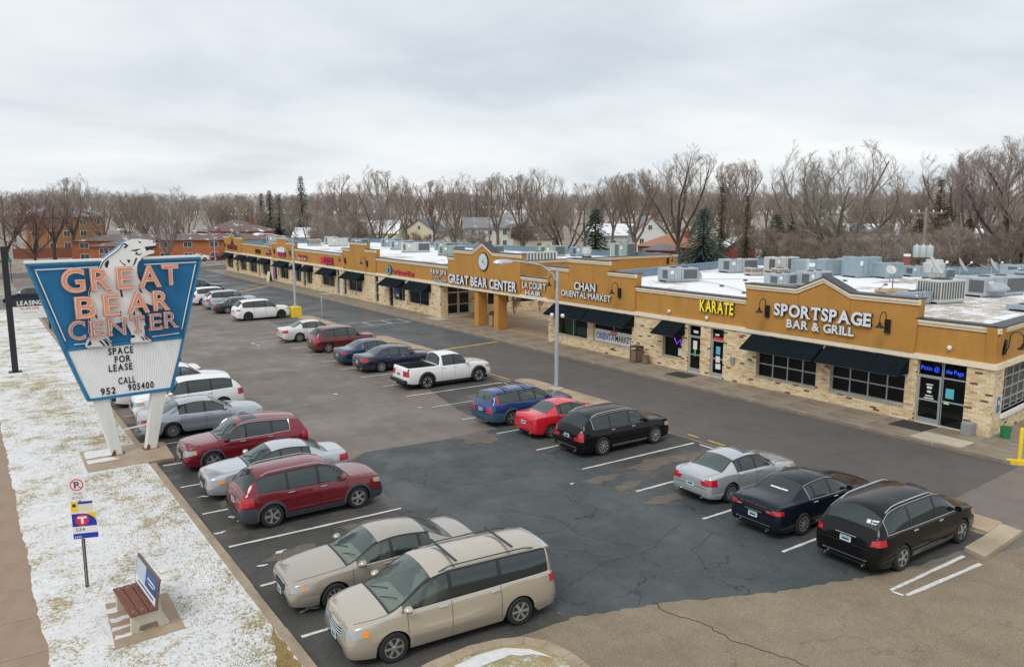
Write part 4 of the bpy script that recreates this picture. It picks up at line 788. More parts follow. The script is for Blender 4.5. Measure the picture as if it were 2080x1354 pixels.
# coral letters: solid boxes with white tubes
def coral(txt,spec,m,serif=False,out=True):
    for ch,(x,z,wd,h,tilt) in zip(txt,spec):
        T=Matrix.Translation((x,-.20,z))@Matrix.Rotation(R(tilt),4,'Y')@FRm
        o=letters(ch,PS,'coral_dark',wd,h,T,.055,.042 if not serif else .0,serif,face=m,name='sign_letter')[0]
        if out: 
            l2=letters(ch,PS,'tube_white',wd*.93,h*.93,T@Matrix.Translation((wd*.035,h*.035,0)),.0,.018 if not serif else .0,False,outline=.008,name='neon_tube',lift=.075)
coral('GREAT',((-2.03,6.50,.78,.84,0),(-1.08,6.52,.72,.80,0),(-.20,6.52,.58,.80,0),(.56,6.53,.82,.80,0),(1.42,6.58,.62,.76,0)),'coral')
coral('BEAR',((-1.66,5.53,.70,.78,0),(-.72,5.56,.56,.78,0),(.10,5.58,.80,.78,0),(1.02,5.62,.62,.74,0)),'coral')
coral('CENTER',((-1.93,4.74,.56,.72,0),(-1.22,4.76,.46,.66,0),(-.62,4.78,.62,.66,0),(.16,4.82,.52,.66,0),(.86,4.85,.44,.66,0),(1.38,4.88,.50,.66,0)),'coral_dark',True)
# legs
for s_,(xt,xb) in ((-1,(-.98,-.58)),(1,(1.10,.66))):
    w_=.26; lg=MB().extrude([(xt-w_,.0,2.40),(xt+w_,.0,2.40),(xb+w_*.72,.0,.13),(xb-w_*.72,.0,.13)],(0,.36,0)).build('leg','pole_white',PS)
    MB().extrude([(xb-.22,-.012,.14),(xb-.06,-.012,.14),(xb-.05,-.012,.3),(xb-.12,-.012,.36)],(0,.011,0)).build('rust_patch','rust',lg)
    MB().bbox(xb-.3,xb+.3,-.1,.45,.10,.145,.01).build('base_plate','rust',lg)
MB().tube([(-.7,.18,1.0),(.75,.18,1.12)],.03).build('tie_bar','pole_white',PS)
# ================================================================ bus stop sign
mat('post_brown',(.085,.05,.038),.6,var=.3,vscale=12); mat('sign_face_white',(.76,.76,.75),.5); mat('transit_blue',(.012,.035,.36),.45); mat('transit_red',(.62,.03,.07),.45); mat('transit_yellow',(.82,.58,.02),.45); mat('sign_cream',(.70,.66,.50),.5); mat('sign_grey',(.33,.31,.30),.6)
BS=thing('bus_stop_sign','brown steel post by the path with no-parking plate and blue bus stop plate','sign',(1.86,21.3,.12),R(-18))
MB().box(-.035,.035,0,.05,0,2.75).build('post','post_brown',BS)
for k in range(24): MB().box(-.008,.008,-.002,.001,.08+.05*k,.096+.05*k).build('bolt_hole','sign_face_white',BS)
def rnd_rect(x0,x1,z0,z1,r,y):
    pts=[]
    for (cx,cz,a0) in ((x1-r,z1-r,0),(x0+r,z1-r,90),(x0+r,z0+r,180),(x1-r,z0+r,270)):
        for k in range(4): t=R(a0+30*k); pts.append((cx+r*math.cos(t),y,cz+r*math.sin(t)))
    return pts
NP=MB().extrude(rnd_rect(-.23,.16,2.28,2.87,.03,-.02),(0,.004,0)).build('no_parking_plate','sign_face_white',BS)
ring=MB(); rr=[]
for k in range(33):
    t=2*math.pi*k/32; rr.append([(-.035+.125*math.cos(t),-.024,2.68+.125*math.sin(t)),(-.035+.148*math.cos(t),-.024,2.68+.148*math.sin(t))])
ring.grid(rr).build('red_ring','transit_red',NP,fix=False); bar((-.13,2.77),(.06,2.59),.02,-.027,-.025,'transit_red','red_slash',NP)
def pl(txt,x,z,wd,h,m,par,y=-.024,**k): return letters(txt,par,m,wd,h,Matrix.Translation((x,y,z))@FRm,ext=.0008,**k)
pl('P',-.09,2.60,.11,.16,'print_black',NP,bold=.03); pl('THIS',-.13,2.43,.2,.06,'sign_grey',NP); pl('BLOCK',-.15,2.33,.25,.06,'sign_grey',NP)
AP=MB().extrude(rnd_rect(-.2,.28,1.98,2.26,.02,-.022),(0,.004,0)).build('adopt_plate','sign_cream',BS); MB().box(-.2,-.055,-.0255,-.0235,1.98,2.26).build('yellow_stripe','transit_yellow',AP); MB().box(-.04,.28,-.0262,-.0232,2.19,2.25).build('navy_strip','transit_blue',AP); MB().box(-.165,-.09,-.027,-.0258,2.12,2.20).build('pictogram','print_black',AP)
BP=MB().extrude(rnd_rect(-.2,.36,1.30,1.985,.03,-.03),(0,.005,0)).build('bus_plate','sign_face_white',BS)
bl=[(-.195,-.0335,1.62),(.345,-.0335,1.62)]+[(.345-.34*(1-math.cos(t)),-.0335,1.68+.27*math.sin(t)) for t in [math.pi/2*k/8 for k in range(9)]]+[(-.195,-.0335,1.95)]
MB().extrude(bl,(0,.003,0)).build('blue_panel','transit_blue',BP); MB().extrude([(.1,-.0325,1.965),(.345,-.0325,1.965),(.345,-.0325,1.75)],(0,.002,0)).build('yellow_corner','transit_yellow',BP)
MB().lathe([(.001,-.036),(.15,-.036),(.15,-.034),(.001,-.034)],28,'y',(.03,0,1.785)).build('red_disc','transit_red',BP); MB().box(-.07,.13,-.040,-.037,1.82,1.87).box(-.0,.06,-.0401,-.0371,1.69,1.8205).build('letter_t','sign_face_white',BP)
pl('534',-.13,1.50,.2,.08,'print_black',BP,y=-.032); MB().box(-.195,.355,-.0335,-.0305,1.31,1.44).build('navy_strip','transit_blue',BP); pl('3432',-.17,1.33,.16,.05,'sign_face_white',BP,y=-.035)
# ================================================================ bench
mat('bench_wood',(.155,.052,.030),.55,var=.25,vscale=7); mat('bench_frame',(.16,.10,.075),.6); mat('ad_blue',(.01,.085,.27),.4); mat('ad_pale',(.45,.55,.65),.4)
sheet('bench_pad',[(1.98,17.75),(3.42,17.85),(3.45,19.85),(2.1,20.1)],.137,'concrete_pad')
for k,(y0,y1) in enumerate(((18.2,18.32),(18.6,18.75),(19.0,19.2),(19.5,19.75))): sheet('snow_remnant',wob([(2.05,y0),(2.62,y0+.03),(2.6,y1),(2.08,y1+.03)],.04,200+k,.12),.1405,'snow_yard')
BN=thing('bench','park bench with reddish brown slats, concrete ends and a blue advert backrest','bench',(2.72,18.95,.14),R(4))
for i,x in enumerate((-.42,-.22,-.02)): MB().bbox(x,x+.185,-.82,.82,.44,.49,.012).build('seat_slat','bench_wood',BN)
for y in (-.72,.60):
    MB().extrude([(-.40,y,0),(-.26,y,0),(-.22,y,.15),(.14,y,.15),(.18,y,0),(.38,y,0),(.40,y,.06),(.26,y,.34),(.21,y,.95),(.14,y,.95),(.12,y,.44),(-.38,y,.44)],(0,.13,0)).build('concrete_end','concrete_bench',BN)
    for x in (-.33,-.13,.07): MB().lathe([(.02,.0),(.02,.008),(.0,.009)],8,'z',(x,y+.065,.49)).build('bolt','alu',BN)
MB().extrude([(.08,-.9,.50),(.13,-.9,.50),(.24,-.9,1.17),(.19,-.9,1.17)],(0,1.8,0)).build('backrest','bench_frame',BN)
adp=[(.072+.11*t/.67,t) for t in (0,.67)]
def adq(y0,y1,z0,z1,m,name,off=.004): return MB().quad(*[( .08+.11*(z-.5)/.67-off,y,z) for (y,z) in ((y0,z0),(y1,z0),(y1,z1),(y0,z1))]).build(name,m,BN,fix=False)
adq(-.84,.84,.55,1.13,'ad_blue','advert_panel'); adq(-.84,.84,.55,.72,'sign_face_white','advert_stripe',.007); adq(.05,.84,.72,1.13,'ad_pale','advert_photo',.008); adq(-.6,-.1,.92,.96,'sign_face_white','advert_text',.009); adq(-.6,-.2,.84,.87,'sign_face_white','advert_text',.009); adq(-.7,.6,.62,.66,'ad_blue','advert_text',.010)
# ================================================================ leasing board and black pole
mat('pole_black',(.018,.02,.022),.45); LB=thing('leasing_board','black and white LEASING board on two black posts in the snowy verge','sign',(4.05,72.0,.1),R(2))
for x in (-1.35,1.25): MB().box(x-.07,x+.07,-.07,.07,0,2.7).build('post','pole_black',LB)
MB().box(-1.3,1.3,-.05,.05,1.0,2.6).build('panel','sign_face_white',LB); MB().box(-1.3,1.3,-.056,-.051,1.95,2.61).build('header','pole_black',LB)
letters('LEASING',LB,'sign_face_white',1.7,.34,Matrix.Translation((-.85,-.058,2.05))@FRm,.003,.04); letters('952-890-5400',LB,'print_red',1.3,.18,Matrix.Translation((-.7,-.053,1.70))@FRm,.002,.01); letters('CRE RETAIL',LB,'sign_grey',1.0,.1,Matrix.Translation((-.55,-.053,1.42))@FRm,.002)
BPo=thing('sign_pole','tall black square pole at the left edge of the verge','pole',(2.0,53.7,.1)); MB().box(-.16,.16,-.16,.16,.06,7.3).build('shaft','pole_black',BPo); MB().bbox(-.34,.34,-.34,.34,0,.07,.015).build('base_plate','pole_black',BPo); MB().box(-.12,.12,-.2,-.161,4.0,5.0).build('access_panel','pole_black',BPo)
mat('road_sign_green',(.03,.30,.18),.5); RS=thing('street_name_sign','green street name plate on a thin post at the far left corner','sign',(5.2,124,.0)); MB().tube([(0,0,0),(0,0,3.2)],.05).build('post','pole_black',RS); MB().box(-1.4,.2,-.03,.03,2.6,3.05).build('name_plate','road_sign_green',RS); MB().box(-.03,.03,-.9,.9,3.06,3.4).build('name_plate','road_sign_green',RS)
# ================================================================ lamp posts
mat('galv',(.50,.54,.58),.45,metal=.5,var=.1); mat('lamp_glass',(.75,.78,.8),.15)
mat('footing_worn',(.52,.42,.22),.8,var=.35,vscale=7)
def lamppost(x,y,h,arm,label,base=True,z0=.12):
    t=thing('lamp_post',label,'lamp post',(x,y,z0))
    MB().tube([(0,0,.1),(0,0,h*.5),(0,0,h)],[.115,.10,.075],12).build('pole','galv',t,True); MB().bbox(-.22,.22,-.22,.22,.0,.12,.02).build('base_plate','galv',t)
    ax,ay=arm
    MB().tube([(0,0,h-.75),(ax*.12,ay*.12,h-.25),(ax*.35,ay*.35,h+.18),(ax*.7,ay*.7,h+.36),(ax*.95,ay*.95,h+.4)],.045,8).build('arm','galv',t,True)
    MB().tube([(0,0,h-.12),(ax*.3,ay*.3,h+.13)],.03,6).build('brace','galv',t,True)
    L_=Vector((ax,ay,0)); d=L_.normalized(); c=Vector((ax,ay,h+.40)); n=Vector((-d.y,d.x,0))
    hd=MB(); rows=[]
    for (u,wd,zt,zb) in ((-.1,.07,.06,-.06),(.15,.15,.10,-.06),(.45,.19,.11,-.07),(.75,.17,.07,-.08),(.9,.05,.0,-.05)):
        p_=c+d*u; rows.append([p_-n*wd+Vector((0,0,zb)),p_-n*wd*.6+Vector((0,0,zt)),p_+n*wd*.6+Vector((0,0,zt)),p_+n*wd+Vector((0,0,zb))])
    hd.grid(rows); hd.poly(rows[0]); hd.poly(rows[-1][::-1]); hd.grid([[r[3],r[0]] for r in rows]); head=hd.build('lamp_head','galv',t,True)
    q=c+d*.5; MB().lathe([(.17,0),(.15,-.09),(.08,-.14),(.0,-.15)],14,'z',(q.x,q.y,q.z-.07)).build('lens','lamp_glass',head,True)
    return t
L1=lamppost(25.13,32.2,6.35,(-2.3,.9),'tall galvanised lamp post on the gravel island behind the blue estate car')
for (a,b,z) in ((.25,-.15,3.9),(-.25,.1,3.95)): MB().lathe([(.0,-.11),(.08,-.08),(.11,.0),(.08,.08),(.0,.11)],14,'z',(a,b,z)).build('floodlight','lamp_glass' if a<0 else 'white_plastic',L1,True)
tag(MB().bbox(24.88,25.42,31.93,32.47,.12,.22,.04).build('lamp_footing','footing_worn'),'worn pale yellow footing of the near lamp post','footing')
L2=lamppost(24.15,68.9,6.05,(-2.2,1.2),'galvanised lamp post on the yellow base in front of the white SUV',z0=.93); tag(MB().bbox(-.42,.42,-.42,.42,0,.95,.05).build('lamp_footing','kerb_yellow',None,loc=(24.15,68.9,0)),'square yellow concrete lamp base in front of the white SUV','footing')
t=thing('marker_post','thin grey post standing in the gravel island past the yellow base','post',(25.6,66.3,.12)); MB().tube([(0,0,0),(0,0,1.9)],.035).build('post','galv',t); MB().box(-.02,.02,-.12,.12,1.4,1.9).build('plate','galv',t)
for (x,y,h,lb) in ((38,150,5.4,'grey street lamp in front of the brick flats beside the sign edge'),(26,152,5.8,'grey street lamp in front of the brick flats left of the bear')): lamppost(x,y,h,(-2.6,1.0),lb,z0=0)
# ================================================================ vehicles
def pchip(pts):
    x=np.array([p[0] for p in pts],float); y=np.array([p[1] for p in pts],float); h=np.diff(x); dl=np.diff(y)/h; n=len(x); d=np.zeros(n)
    for i in range(1,n-1):
        if dl[i-1]*dl[i]>0:
            w1=2*h[i]+h[i-1]; w2=h[i]+2*h[i-1]; d[i]=(w1+w2)/(w1/dl[i-1]+w2/dl[i])
    d[0]=dl[0]; d[-1]=dl[-1]
    def f(q):
        q=min(max(q,x[0]),x[-1]); i=min(max(int(np.searchsorted(x,q))-1,0),n-2); t=(q-x[i])/h[i]
        return float((2*t**3-3*t**2+1)*y[i]+(t**3-2*t**2+t)*h[i]*d[i]+(-2*t**3+3*t**2)*y[i+1]+(t**3-t**2)*h[i]*d[i+1])
    return f
SED=dict(top=[(0,.50),(.008,.555),(.05,.60),(.285,.685),(.445,.965),(.52,1.0),(.60,.995),(.69,.955),(.845,.725),(.97,.705),(.994,.66),(1,.58)],
 rail=[(0,.48),(.008,.525),(.05,.565),(.285,.655),(.455,.915),(.54,.945),(.685,.905),(.85,.70),(.97,.675),(.994,.635),(1,.56)],
 belt=[(0,.45),(.008,.49),(.06,.53),(.285,.61),(.6,.635),(.85,.66),(.97,.645),(.994,.61),(1,.53)],
 y5=[(0,.66),(.05,.74),(.285,.80),(.455,.66),(.685,.635),(.85,.73),(1,.68)],ws=(.285,.445),rg=(.70,.845),side=(.325,.715),pil=(.505,.655),doors=(.30,.505,.70),arch=.06)
SUV=dict(top=[(0,.51),(.008,.57),(.04,.60),(.255,.65),(.395,.96),(.48,.995),(.62,1.0),(.82,.985),(.875,.96),(.972,.67),(.994,.60),(1,.50)],
 rail=[(0,.49),(.008,.545),(.04,.575),(.255,.625),(.405,.91),(.49,.94),(.78,.92),(.865,.88),(.972,.645),(.994,.575),(1,.48)],
 belt=[(0,.46),(.008,.51),(.05,.545),(.255,.59),(.6,.605),(.92,.63),(.978,.60),(.994,.55),(1,.45)],
 y5=[(0,.68),(.05,.76),(.255,.83),(.405,.71),(.86,.68),(.972,.80),(1,.74)],ws=(.255,.395),rg=(.88,.964),side=(.29,.885),pil=(.475,.685),doors=(.275,.475,.685),arch=.05)
VAN=dict(top=[(0,.45),(.008,.53),(.04,.57),(.185,.625),(.375,.945),(.46,.985),(.6,1.0),(.9,.985),(.955,.965),(.985,.64),(.995,.58),(1,.46)],
 rail=[(0,.43),(.008,.505),(.04,.54),(.185,.60),(.385,.90),(.47,.935),(.9,.925),(.95,.905),(.985,.615),(1,.44)],
 belt=[(0,.40),(.008,.47),(.05,.51),(.185,.565),(.6,.585),(.93,.605),(.985,.58),(1,.41)],
 y5=[(0,.68),(.05,.78),(.185,.85),(.385,.74),(.92,.73),(.985,.82),(1,.76)],ws=(.185,.375),rg=(.957,.981),side=(.235,.945),pil=(.455,.695),doors=(.255,.455,.695),arch=.05)
def merge(a,**k): d=dict(a); d.update(k); return d
WAG=merge(SED,top=[(0,.49),(.008,.55),(.05,.59),(.285,.665),(.42,.965),(.50,1.0),(.7,1.0),(.90,.97),(.925,.95),(.975,.68),(.994,.62),(1,.52)],rail=[(0,.47),(.008,.52),(.05,.56),(.285,.64),(.43,.915),(.52,.945),(.88,.915),(.92,.89),(.975,.65),(1,.50)],y5=[(0,.66),(.05,.74),(.285,.80),(.43,.68),(.9,.66),(.975,.78),(1,.72)],ws=(.285,.42),rg=(.928,.968),side=(.325,.905),pil=(.49,.665),doors=(.30,.49,.665),belt=[(0,.44),(.008,.485),(.06,.53),(.285,.605),(.6,.63),(.92,.65),(.975,.62),(1,.48)])
PUP=merge(SUV,top=[(0,.53),(.008,.585),(.04,.61),(.27,.665),(.375,.95),(.44,.995),(.55,1.0),(.605,.975),(.632,.655),(.66,.645),(.985,.655),(.996,.64),(1,.60)],rail=[(0,.51),(.008,.56),(.04,.585),(.27,.645),(.385,.905),(.45,.945),(.595,.93),(.632,.645),(.66,.64),(.985,.65),(.996,.63),(1,.58)],belt=[(0,.48),(.008,.53),(.05,.56),(.27,.615),(.6,.625),(.64,.63),(.985,.64),(1,.56)],y5=[(0,.68),(.05,.76),(.27,.83),(.385,.72),(.6,.72),(.64,.90),(.985,.90),(1,.86)],ws=(.27,.375),rg=(.606,.628),side=(.305,.590),pil=(.455,.70),doors=(.29,.455,.60),bed=(.645,.975))
mat('tyre',(.018,.018,.019),.8,bump=.3,bscale=60); mat('rim_silver',(.52,.53,.54),.3,metal=.8); mat('rim_dark',(.035,.036,.04),.35,metal=.6); mat('well_black',(.008,.008,.009),.9); mat('car_trim',(.018,.019,.021),.45); mat('cladding',(.045,.052,.065),.65); mat('cladding_teal',(.03,.085,.12),.55)
mat('chrome',(.70,.71,.72),.12,metal=1.); mat('head_lamp',(.34,.36,.37),.10,spec=.7,coat=.6); mat('amber',(.85,.28,.03),.25,coat=.5); mat('tail_red',(.45,.01,.02),.2,coat=.8); mat('tail_dark',(.18,.02,.05),.2,coat=.8); mat('plate_white',(.66,.72,.72),.5); mat('plate_teal',(.10,.40,.42),.5)
mat('seat_beige',(.34,.29,.22),.8); mat('seat_grey',(.14,.14,.145),.8); mat('seat_black',(.03,.03,.033),.7); mat('roof_rail_black',(.02,.03,.04),.4)
def paint(name,c,metal=.35,rough=.32):
    if name in MATS: return name
    mat(name,c,rough*.65,metal,.5,1.0); b=MATS[name].node_tree.nodes['Principled BSDF']; b.inputs['Coat Roughness'].default_value=.02
    if max(c)<.03: b.inputs['Specular IOR Level'].default_value=.15; b.inputs['Coat Weight'].default_value=.4
    return name
for n_,c_,m_ in (('paint_champagne',(.50,.445,.36),.45),('paint_tan',(.40,.36,.30),.45),('paint_red',(.175,.008,.016),.35),('paint_crimson',(.21,.006,.018),.45),('paint_silver',(.50,.53,.56),.5),('paint_silver2',(.43,.47,.51),.5),('paint_white',(.78,.78,.77),.0),('paint_pearl',(.66,.66,.63),.15),('paint_black',(.004,.004,.005),.0),('paint_blueblack',(.006,.011,.020),.1),('paint_blue',(.006,.050,.19),.3),('paint_brightred',(.62,.012,.03),.05),('paint_navy',(.012,.016,.050),.3),('paint_tealblue',(.010,.045,.09),.35),('paint_maroon',(.15,.022,.022),.4),('paint_slate',(.035,.05,.062),.4)): paint('car_'+n_ if n_=='paint_white' else n_,c_,m_)
_WH={}
def wheel_meshes(r,style,wd=.22):
    key=(round(r,3),style)
    if key in _WH: return _WH[key]
    ri=r*.66
    ty=MB().lathe([(ri,-wd/2+.01),(r*.90,-wd/2),(r*.98,-wd/2+.03),(r,-wd/2+.06),(r,wd/2-.06),(r*.98,wd/2-.03),(r*.90,wd/2),(ri,wd/2-.01)],28,'y').mesh('tyre','tyre',True)
    dk='rim_dark'; b=MB().lathe([(ri+.002,wd/2-.012),(ri*.94,wd/2-.02),(ri*.90,wd/2-.07),(.0,wd/2-.075)],28,'y'); back=b.mesh('rim_barrel','rim_dark' if style!='steel' else 'rim_silver',True)
    n,wf,hub,m=dict(five=(5,.30,.2,'rim_silver'),six=(6,.27,.22,'rim_silver'),seven=(7,.24,.2,'rim_silver'),ten=(10,.14,.24,'rim_silver'),multi=(9,.17,.3,'rim_silver'),dark=(5,.26,.2,'rim_dark'),offroad=(6,.30,.2,'rim_silver'))[style]
    sp=MB(); y0,y1=wd/2-.045,wd/2-.008
    for k in range(n):
        t=2*math.pi*k/n; d=Vector((math.cos(t),0,math.sin(t))); q=Vector((-math.sin(t),0,math.cos(t))); a0,a1=ri*hub*.8,ri*.97; w0,w1=ri*wf*.42,ri*wf*.62
        if style=='offroad': a0=ri*.45; 
        P=[d*a0-q*w0,d*a1-q*w1,d*a1+q*w1,d*a0+q*w0]; sp.extrude([(p.x,y0,p.z) for p in P],(0,y1-y0,0))
    sp.lathe([(ri*.98,y0),(ri*.98,y1+.004),(ri*.90,y1),(ri*.90,y0)],28,'y',closed=True)
    spm=sp.mesh('spokes',m,False); cap=MB().lathe([(ri*.26,y0),(ri*.25,y1+.004),(ri*.12,y1+.012),(.0,y1+.013)],16,'y').mesh('hub_cap',m if style!='offroad' else 'rim_dark',True)
    _WH[key]=(ty,back,spm,cap); return _WH[key]
NG=[0,.35,.7,1.]
def make_car(spec,L,W,H,wb,fo,color,loc,head,label,group,wr=.33,style='five',glass='car_glass',rear_glass=None,seat='seat_grey',clad=None,chrome=False,rails=None,detail=2,sill=.20,grille='dark',tail='tail_red',tailrows=(4,8),tails=.055,headrows=(5,8),name='parked_car',cat='car',flare=False,sunroof=None,plate=True,archz=0.,light_trim=False,heads=.085,tall_tail=False,mirror=None,spoiler=False,bars=False,trimcol=None):
    rear_glass=rear_glass or glass
    root=thing(name,label,cat,(loc[0],loc[1],.012),head,group)
    ft,fr_,fb,fy=[pchip(spec[k]) for k in('top','rail','belt','y5')]
    fw=pchip([(0,.74),(.004,.80),(.015,.88),(.05,.95),(.14,1.),(.5,1.),(.86,1.),(.95,.955),(.985,.89),(.996,.81),(1,.75)])
    ax=[fo,fo+wb]; ra=wr+spec['arch']; zc=wr
    # stations
    S=set(np.linspace(0,1,37).tolist())|{.003,.008,.015,.03,.05,.07,.93,.95,.97,.985,.992,.997}
    for k in ('ws','rg','side','doors'): S|=set(spec[k])
    if 'bed' in spec: S|=set(spec['bed'])
    for p_ in spec['pil']: S|={p_-.008,p_+.008}
    s0,s1=spec['side']; S|={s0,s1,spec['ws'][0]-.010}
    for a in ax:
        for k in range(0,13): S.add((a+ra*math.cos(math.pi*k/12))/L)
    for k in range(1,6): S.add(spec['ws'][0]+(spec['ws'][1]-spec['ws'][0])*k/6); S.add(spec['rg'][0]+(spec['rg'][1]-spec['rg'][0])*k/5)
    S=sorted(x for x in S if 0<=x<=1); S2=[S[0]]
    for x in S[1:]:
        if x-S2[-1]>.0018: S2.append(x)
    S=S2
    keep=set(); 
    TA=[0,.1,.22,.38,.55,.70,.82,.92,1.]; TC=[.06,.3,.55,.8,.92,1.]; TD=[.07,.2,.4,.6,.8,1.]
    def section(u):
        s=u*L; k=fw(u); w2=W/2; zb=fb(u)*H; z5=max(fr_(u)*H,zb+.045); z7=max(ft(u)*H,z5+.012)
        z0=sill+.06*max(0,1-s/.5)+.08*max(0,1-(L-s)/.5)
        arch=False
        for a in ax:
            d=abs(s-a)
            if d<ra: z0=max(z0,zc+archz+math.sqrt(max(0,ra*ra-d*d))*.985); arch=True
        z0=min(z0,zb-.06); pts=[]
        for t in TA:
            z=z0+(zb-z0)*t; q=(z-sill)/max(.05,zb-sill)
            y=w2*(.955+.045*math.sin(math.pi*min(1,max(0,(q*.9+.06))))-.030*max(0,q-.62)/.38-.03*max(0,.2-q)/.2)
            pts.append((y*k,z))
        yb=pts[-1][0]; y4=yb-.018; z4=zb+.022; pts.append((y4,z4))
        y5=min(fy(u)*w2*max(k,.9),y4-.02)
        for t in TC:
            bul=.030*math.sin(math.pi*t)*min(1,(z5-z4)/.3); pts.append((y4+(y5-y4)*t+bul,z4+(z5-z4)*t))
        for t in TD: pts.append((y5*(1-t),z5+(z7-z5)*(1-(1-t)**2.3)))
        return pts
    SEC=[section(u) for u in S]; nr=len(SEC[0]); iB=len(TA)-1; iC=iB+1; iD=iC+len(TC)
    rk=.10
    def P(i,j,side,off=0.):
        y,z=SEC[i][j]; u=S[i]; s=u*L
        xs=s
        if u<.10: xs+=rk*max(0,(z-.50)/.5)*(1-u/.10)+.05*max(0,(.38-z)/.2)*(1-u/.1)
        if u>.94: xs-=rk*.6*max(0,(z-.52)/.5)*((u-.94)/.06)+.05*max(0,(.42-z)/.2)*((u-.94)/.06)
        if off:
            j0,j1=max(j-1,0),min(j+1,nr-1); ty,tz=SEC[i][j1][0]-SEC[i][j0][0],SEC[i][j1][1]-SEC[i][j0][1]; l=math.hypot(ty,tz) or 1; ny,nz=tz/l,-ty/l
            y+=ny*off; z+=nz*off
            if u<.03: xs-=off
            if u>.97: xs+=off
        if j==nr-1: y=0. if not off else 0.
        return (L/2-xs,side*y,z)
    side0,side1=spec['side']; pil=spec['pil']; ws=spec['ws']; rg=spec['rg']
    def zone(i,j):
        m=(S[i]+S[i+1])/2
        if (j==iC or j==iC+5) and side0<m<side1: return 'seal'
        if iC<=j<iD and j>=iC+1 and j<iC+5:      # glass rows of the side
            if side0<m<side1:
                for p_ in pil:
                    if p_-.008<=m<=p_+.008: return 'pillar'
                return 'side'
        if j>=iD:
            if ws[0]-.010<m<ws[0]: return 'cowl'
            if ws[0]<m<ws[1]: return 'wind' if j>iD else 'frit'
            if rg[0]<m<rg[1]: return 'rear' if j>iD else 'frit'
            if 'bed' in spec and spec['bed'][0]<m<spec['bed'][1]: return 'open'
        return 'body'
    body=MB(); seal={1:MB(),-1:MB()}; frit={}; cowl=MB(); glassb={'side':{}, 'wind':MB(),'rear':MB()}; trim=MB()
    idx={}
    def vid(mb,i,j,side,off):
        key=(id(mb),i,j,side if j<nr-1 else 0,off); 
        if key not in idx: idx[key]=len(mb.v); mb.v.append(P(i,j,side,off))
        return idx[key]
    def cell(mb,i,j,side,off=0.):
        q=[vid(mb,i,j,side,off),vid(mb,i+1,j,side,off),vid(mb,i+1,j+1,side,off),vid(mb,i,j+1,side,off)]
        if len(set(q))<3: return
        mb.f.append(tuple(q) if side>0 else tuple(q[::-1]))
    for i in range(len(S)-1):
        m=(S[i]+S[i+1])/2
        for j in range(nr-1):
            z=zone(i,j)
            for side in (1,-1):
                if z in('body',): cell(body,i,j,side)
                elif z=='seal': cell(seal[side],i,j,side)
                elif z=='cowl': cell(cowl,i,j,side)
                elif z=='frit': cell(frit.setdefault((side,m<.5),MB()),i,j,side)
                elif z=='side':
                    w_=0 if m<pil[0] else (1 if m<pil[1] else 2); g=glassb['side'].setdefault((w_,side),MB()); cell(g,i,j,side,-.006)
                elif z in('wind','rear'): cell(glassb[z],i,j,side,-.006)
    for e,fl in ((0,False),(len(S)-1,True)):      # nose and tail
        for j in range(nr-2):
            q=[vid(body,e,j,1,0),vid(body,e,j+1,1,0),vid(body,e,j+1,-1,0),vid(body,e,j,-1,0)]; body.f.append(tuple(q[::-1] if fl else q))
        body.f.append((vid(body,e,nr-2,1,0),vid(body,e,nr-1,1,0),vid(body,e,nr-2,-1,0)))
    bo=body.build('body',color,root,True)
    for sd_ in (1,-1): seal[sd_].build('window_seal','car_trim',root,True)
    for k_,f_ in frit.items(): f_.build('glass_border','car_trim',root,True)
    if cowl.f: cowl.build('cowl','car_trim',root,True)
    if detail>0:
        for sd_ in (1,-1):
            r0=[];
            for i in range(len(S)):
                if .022<=S[i]<=ws[0]-.008:
                    x,y,z=P(i,iD,sd_,.003); r0.append([(x,y-.006*sd_,z+.001),(x,y+.006*sd_,z+.001)])
            MB().grid(r0).build('bonnet_seam','car_trim',bo,False,False)
            if 'bed' not in spec:
                r0=[[ (x,y-.005*sd_,z+.001),(x,y+.005*sd_,z+.001)] for x,y,z in [P(i,iD,sd_,.003) for i in range(len(S)) if rg[1]+.004<=S[i]<=.985]]
                if len(r0)>1: MB().grid(r0).build('boot_seam','car_trim',bo,False,False)
    for side in (1,-1):
        for p_ in pil:
            tb=MB()
            for i in range(len(S)-1):
                m=(S[i]+S[i+1])/2
                if p_-.008<=m<=p_+.008 and side0<m<side1:
                    for j in range(iC+1,iC+5): cell(tb,i,j,side)
            if tb.f: tb.build('pillar_trim','car_trim',root,True)
    for (w_,side),g in glassb['side'].items():
        gl=glass if w_==0 else rear_glass
        g.build('side_window',gl,root,True,False)
    glassb['wind'].build('windscreen','screen_glass' if glass=='car_glass' else glass,root,True,False); glassb['rear'].build('rear_window','screen_glass' if rear_glass=='car_glass' else rear_glass,root,True,False)
    if spec is WAG:
        for side in (1,-1):
            g_=MB(); ii=[i for i in range(len(S)) if .905<=S[i]<=.932]; g_.grid([[P(i,j,side,.008) for j in range(iC,iC+5)] for i in ii],flip=side<0); g_.build('pillar_light',tail,root,True,False)
    def patch(u0,u1,j0,j1,side,off,m,name,parent=root,back=True):
        ii=[i for i in range(len(S)) if u0-1e-6<=S[i]<=u1+1e-6]
        if len(ii)<2: return None
        b=MB(); b.grid([[P(i,j,side,off) for j in range(j0,j1+1)] for i in ii],flip=side<0); return b.build(name,m,parent,True,False)
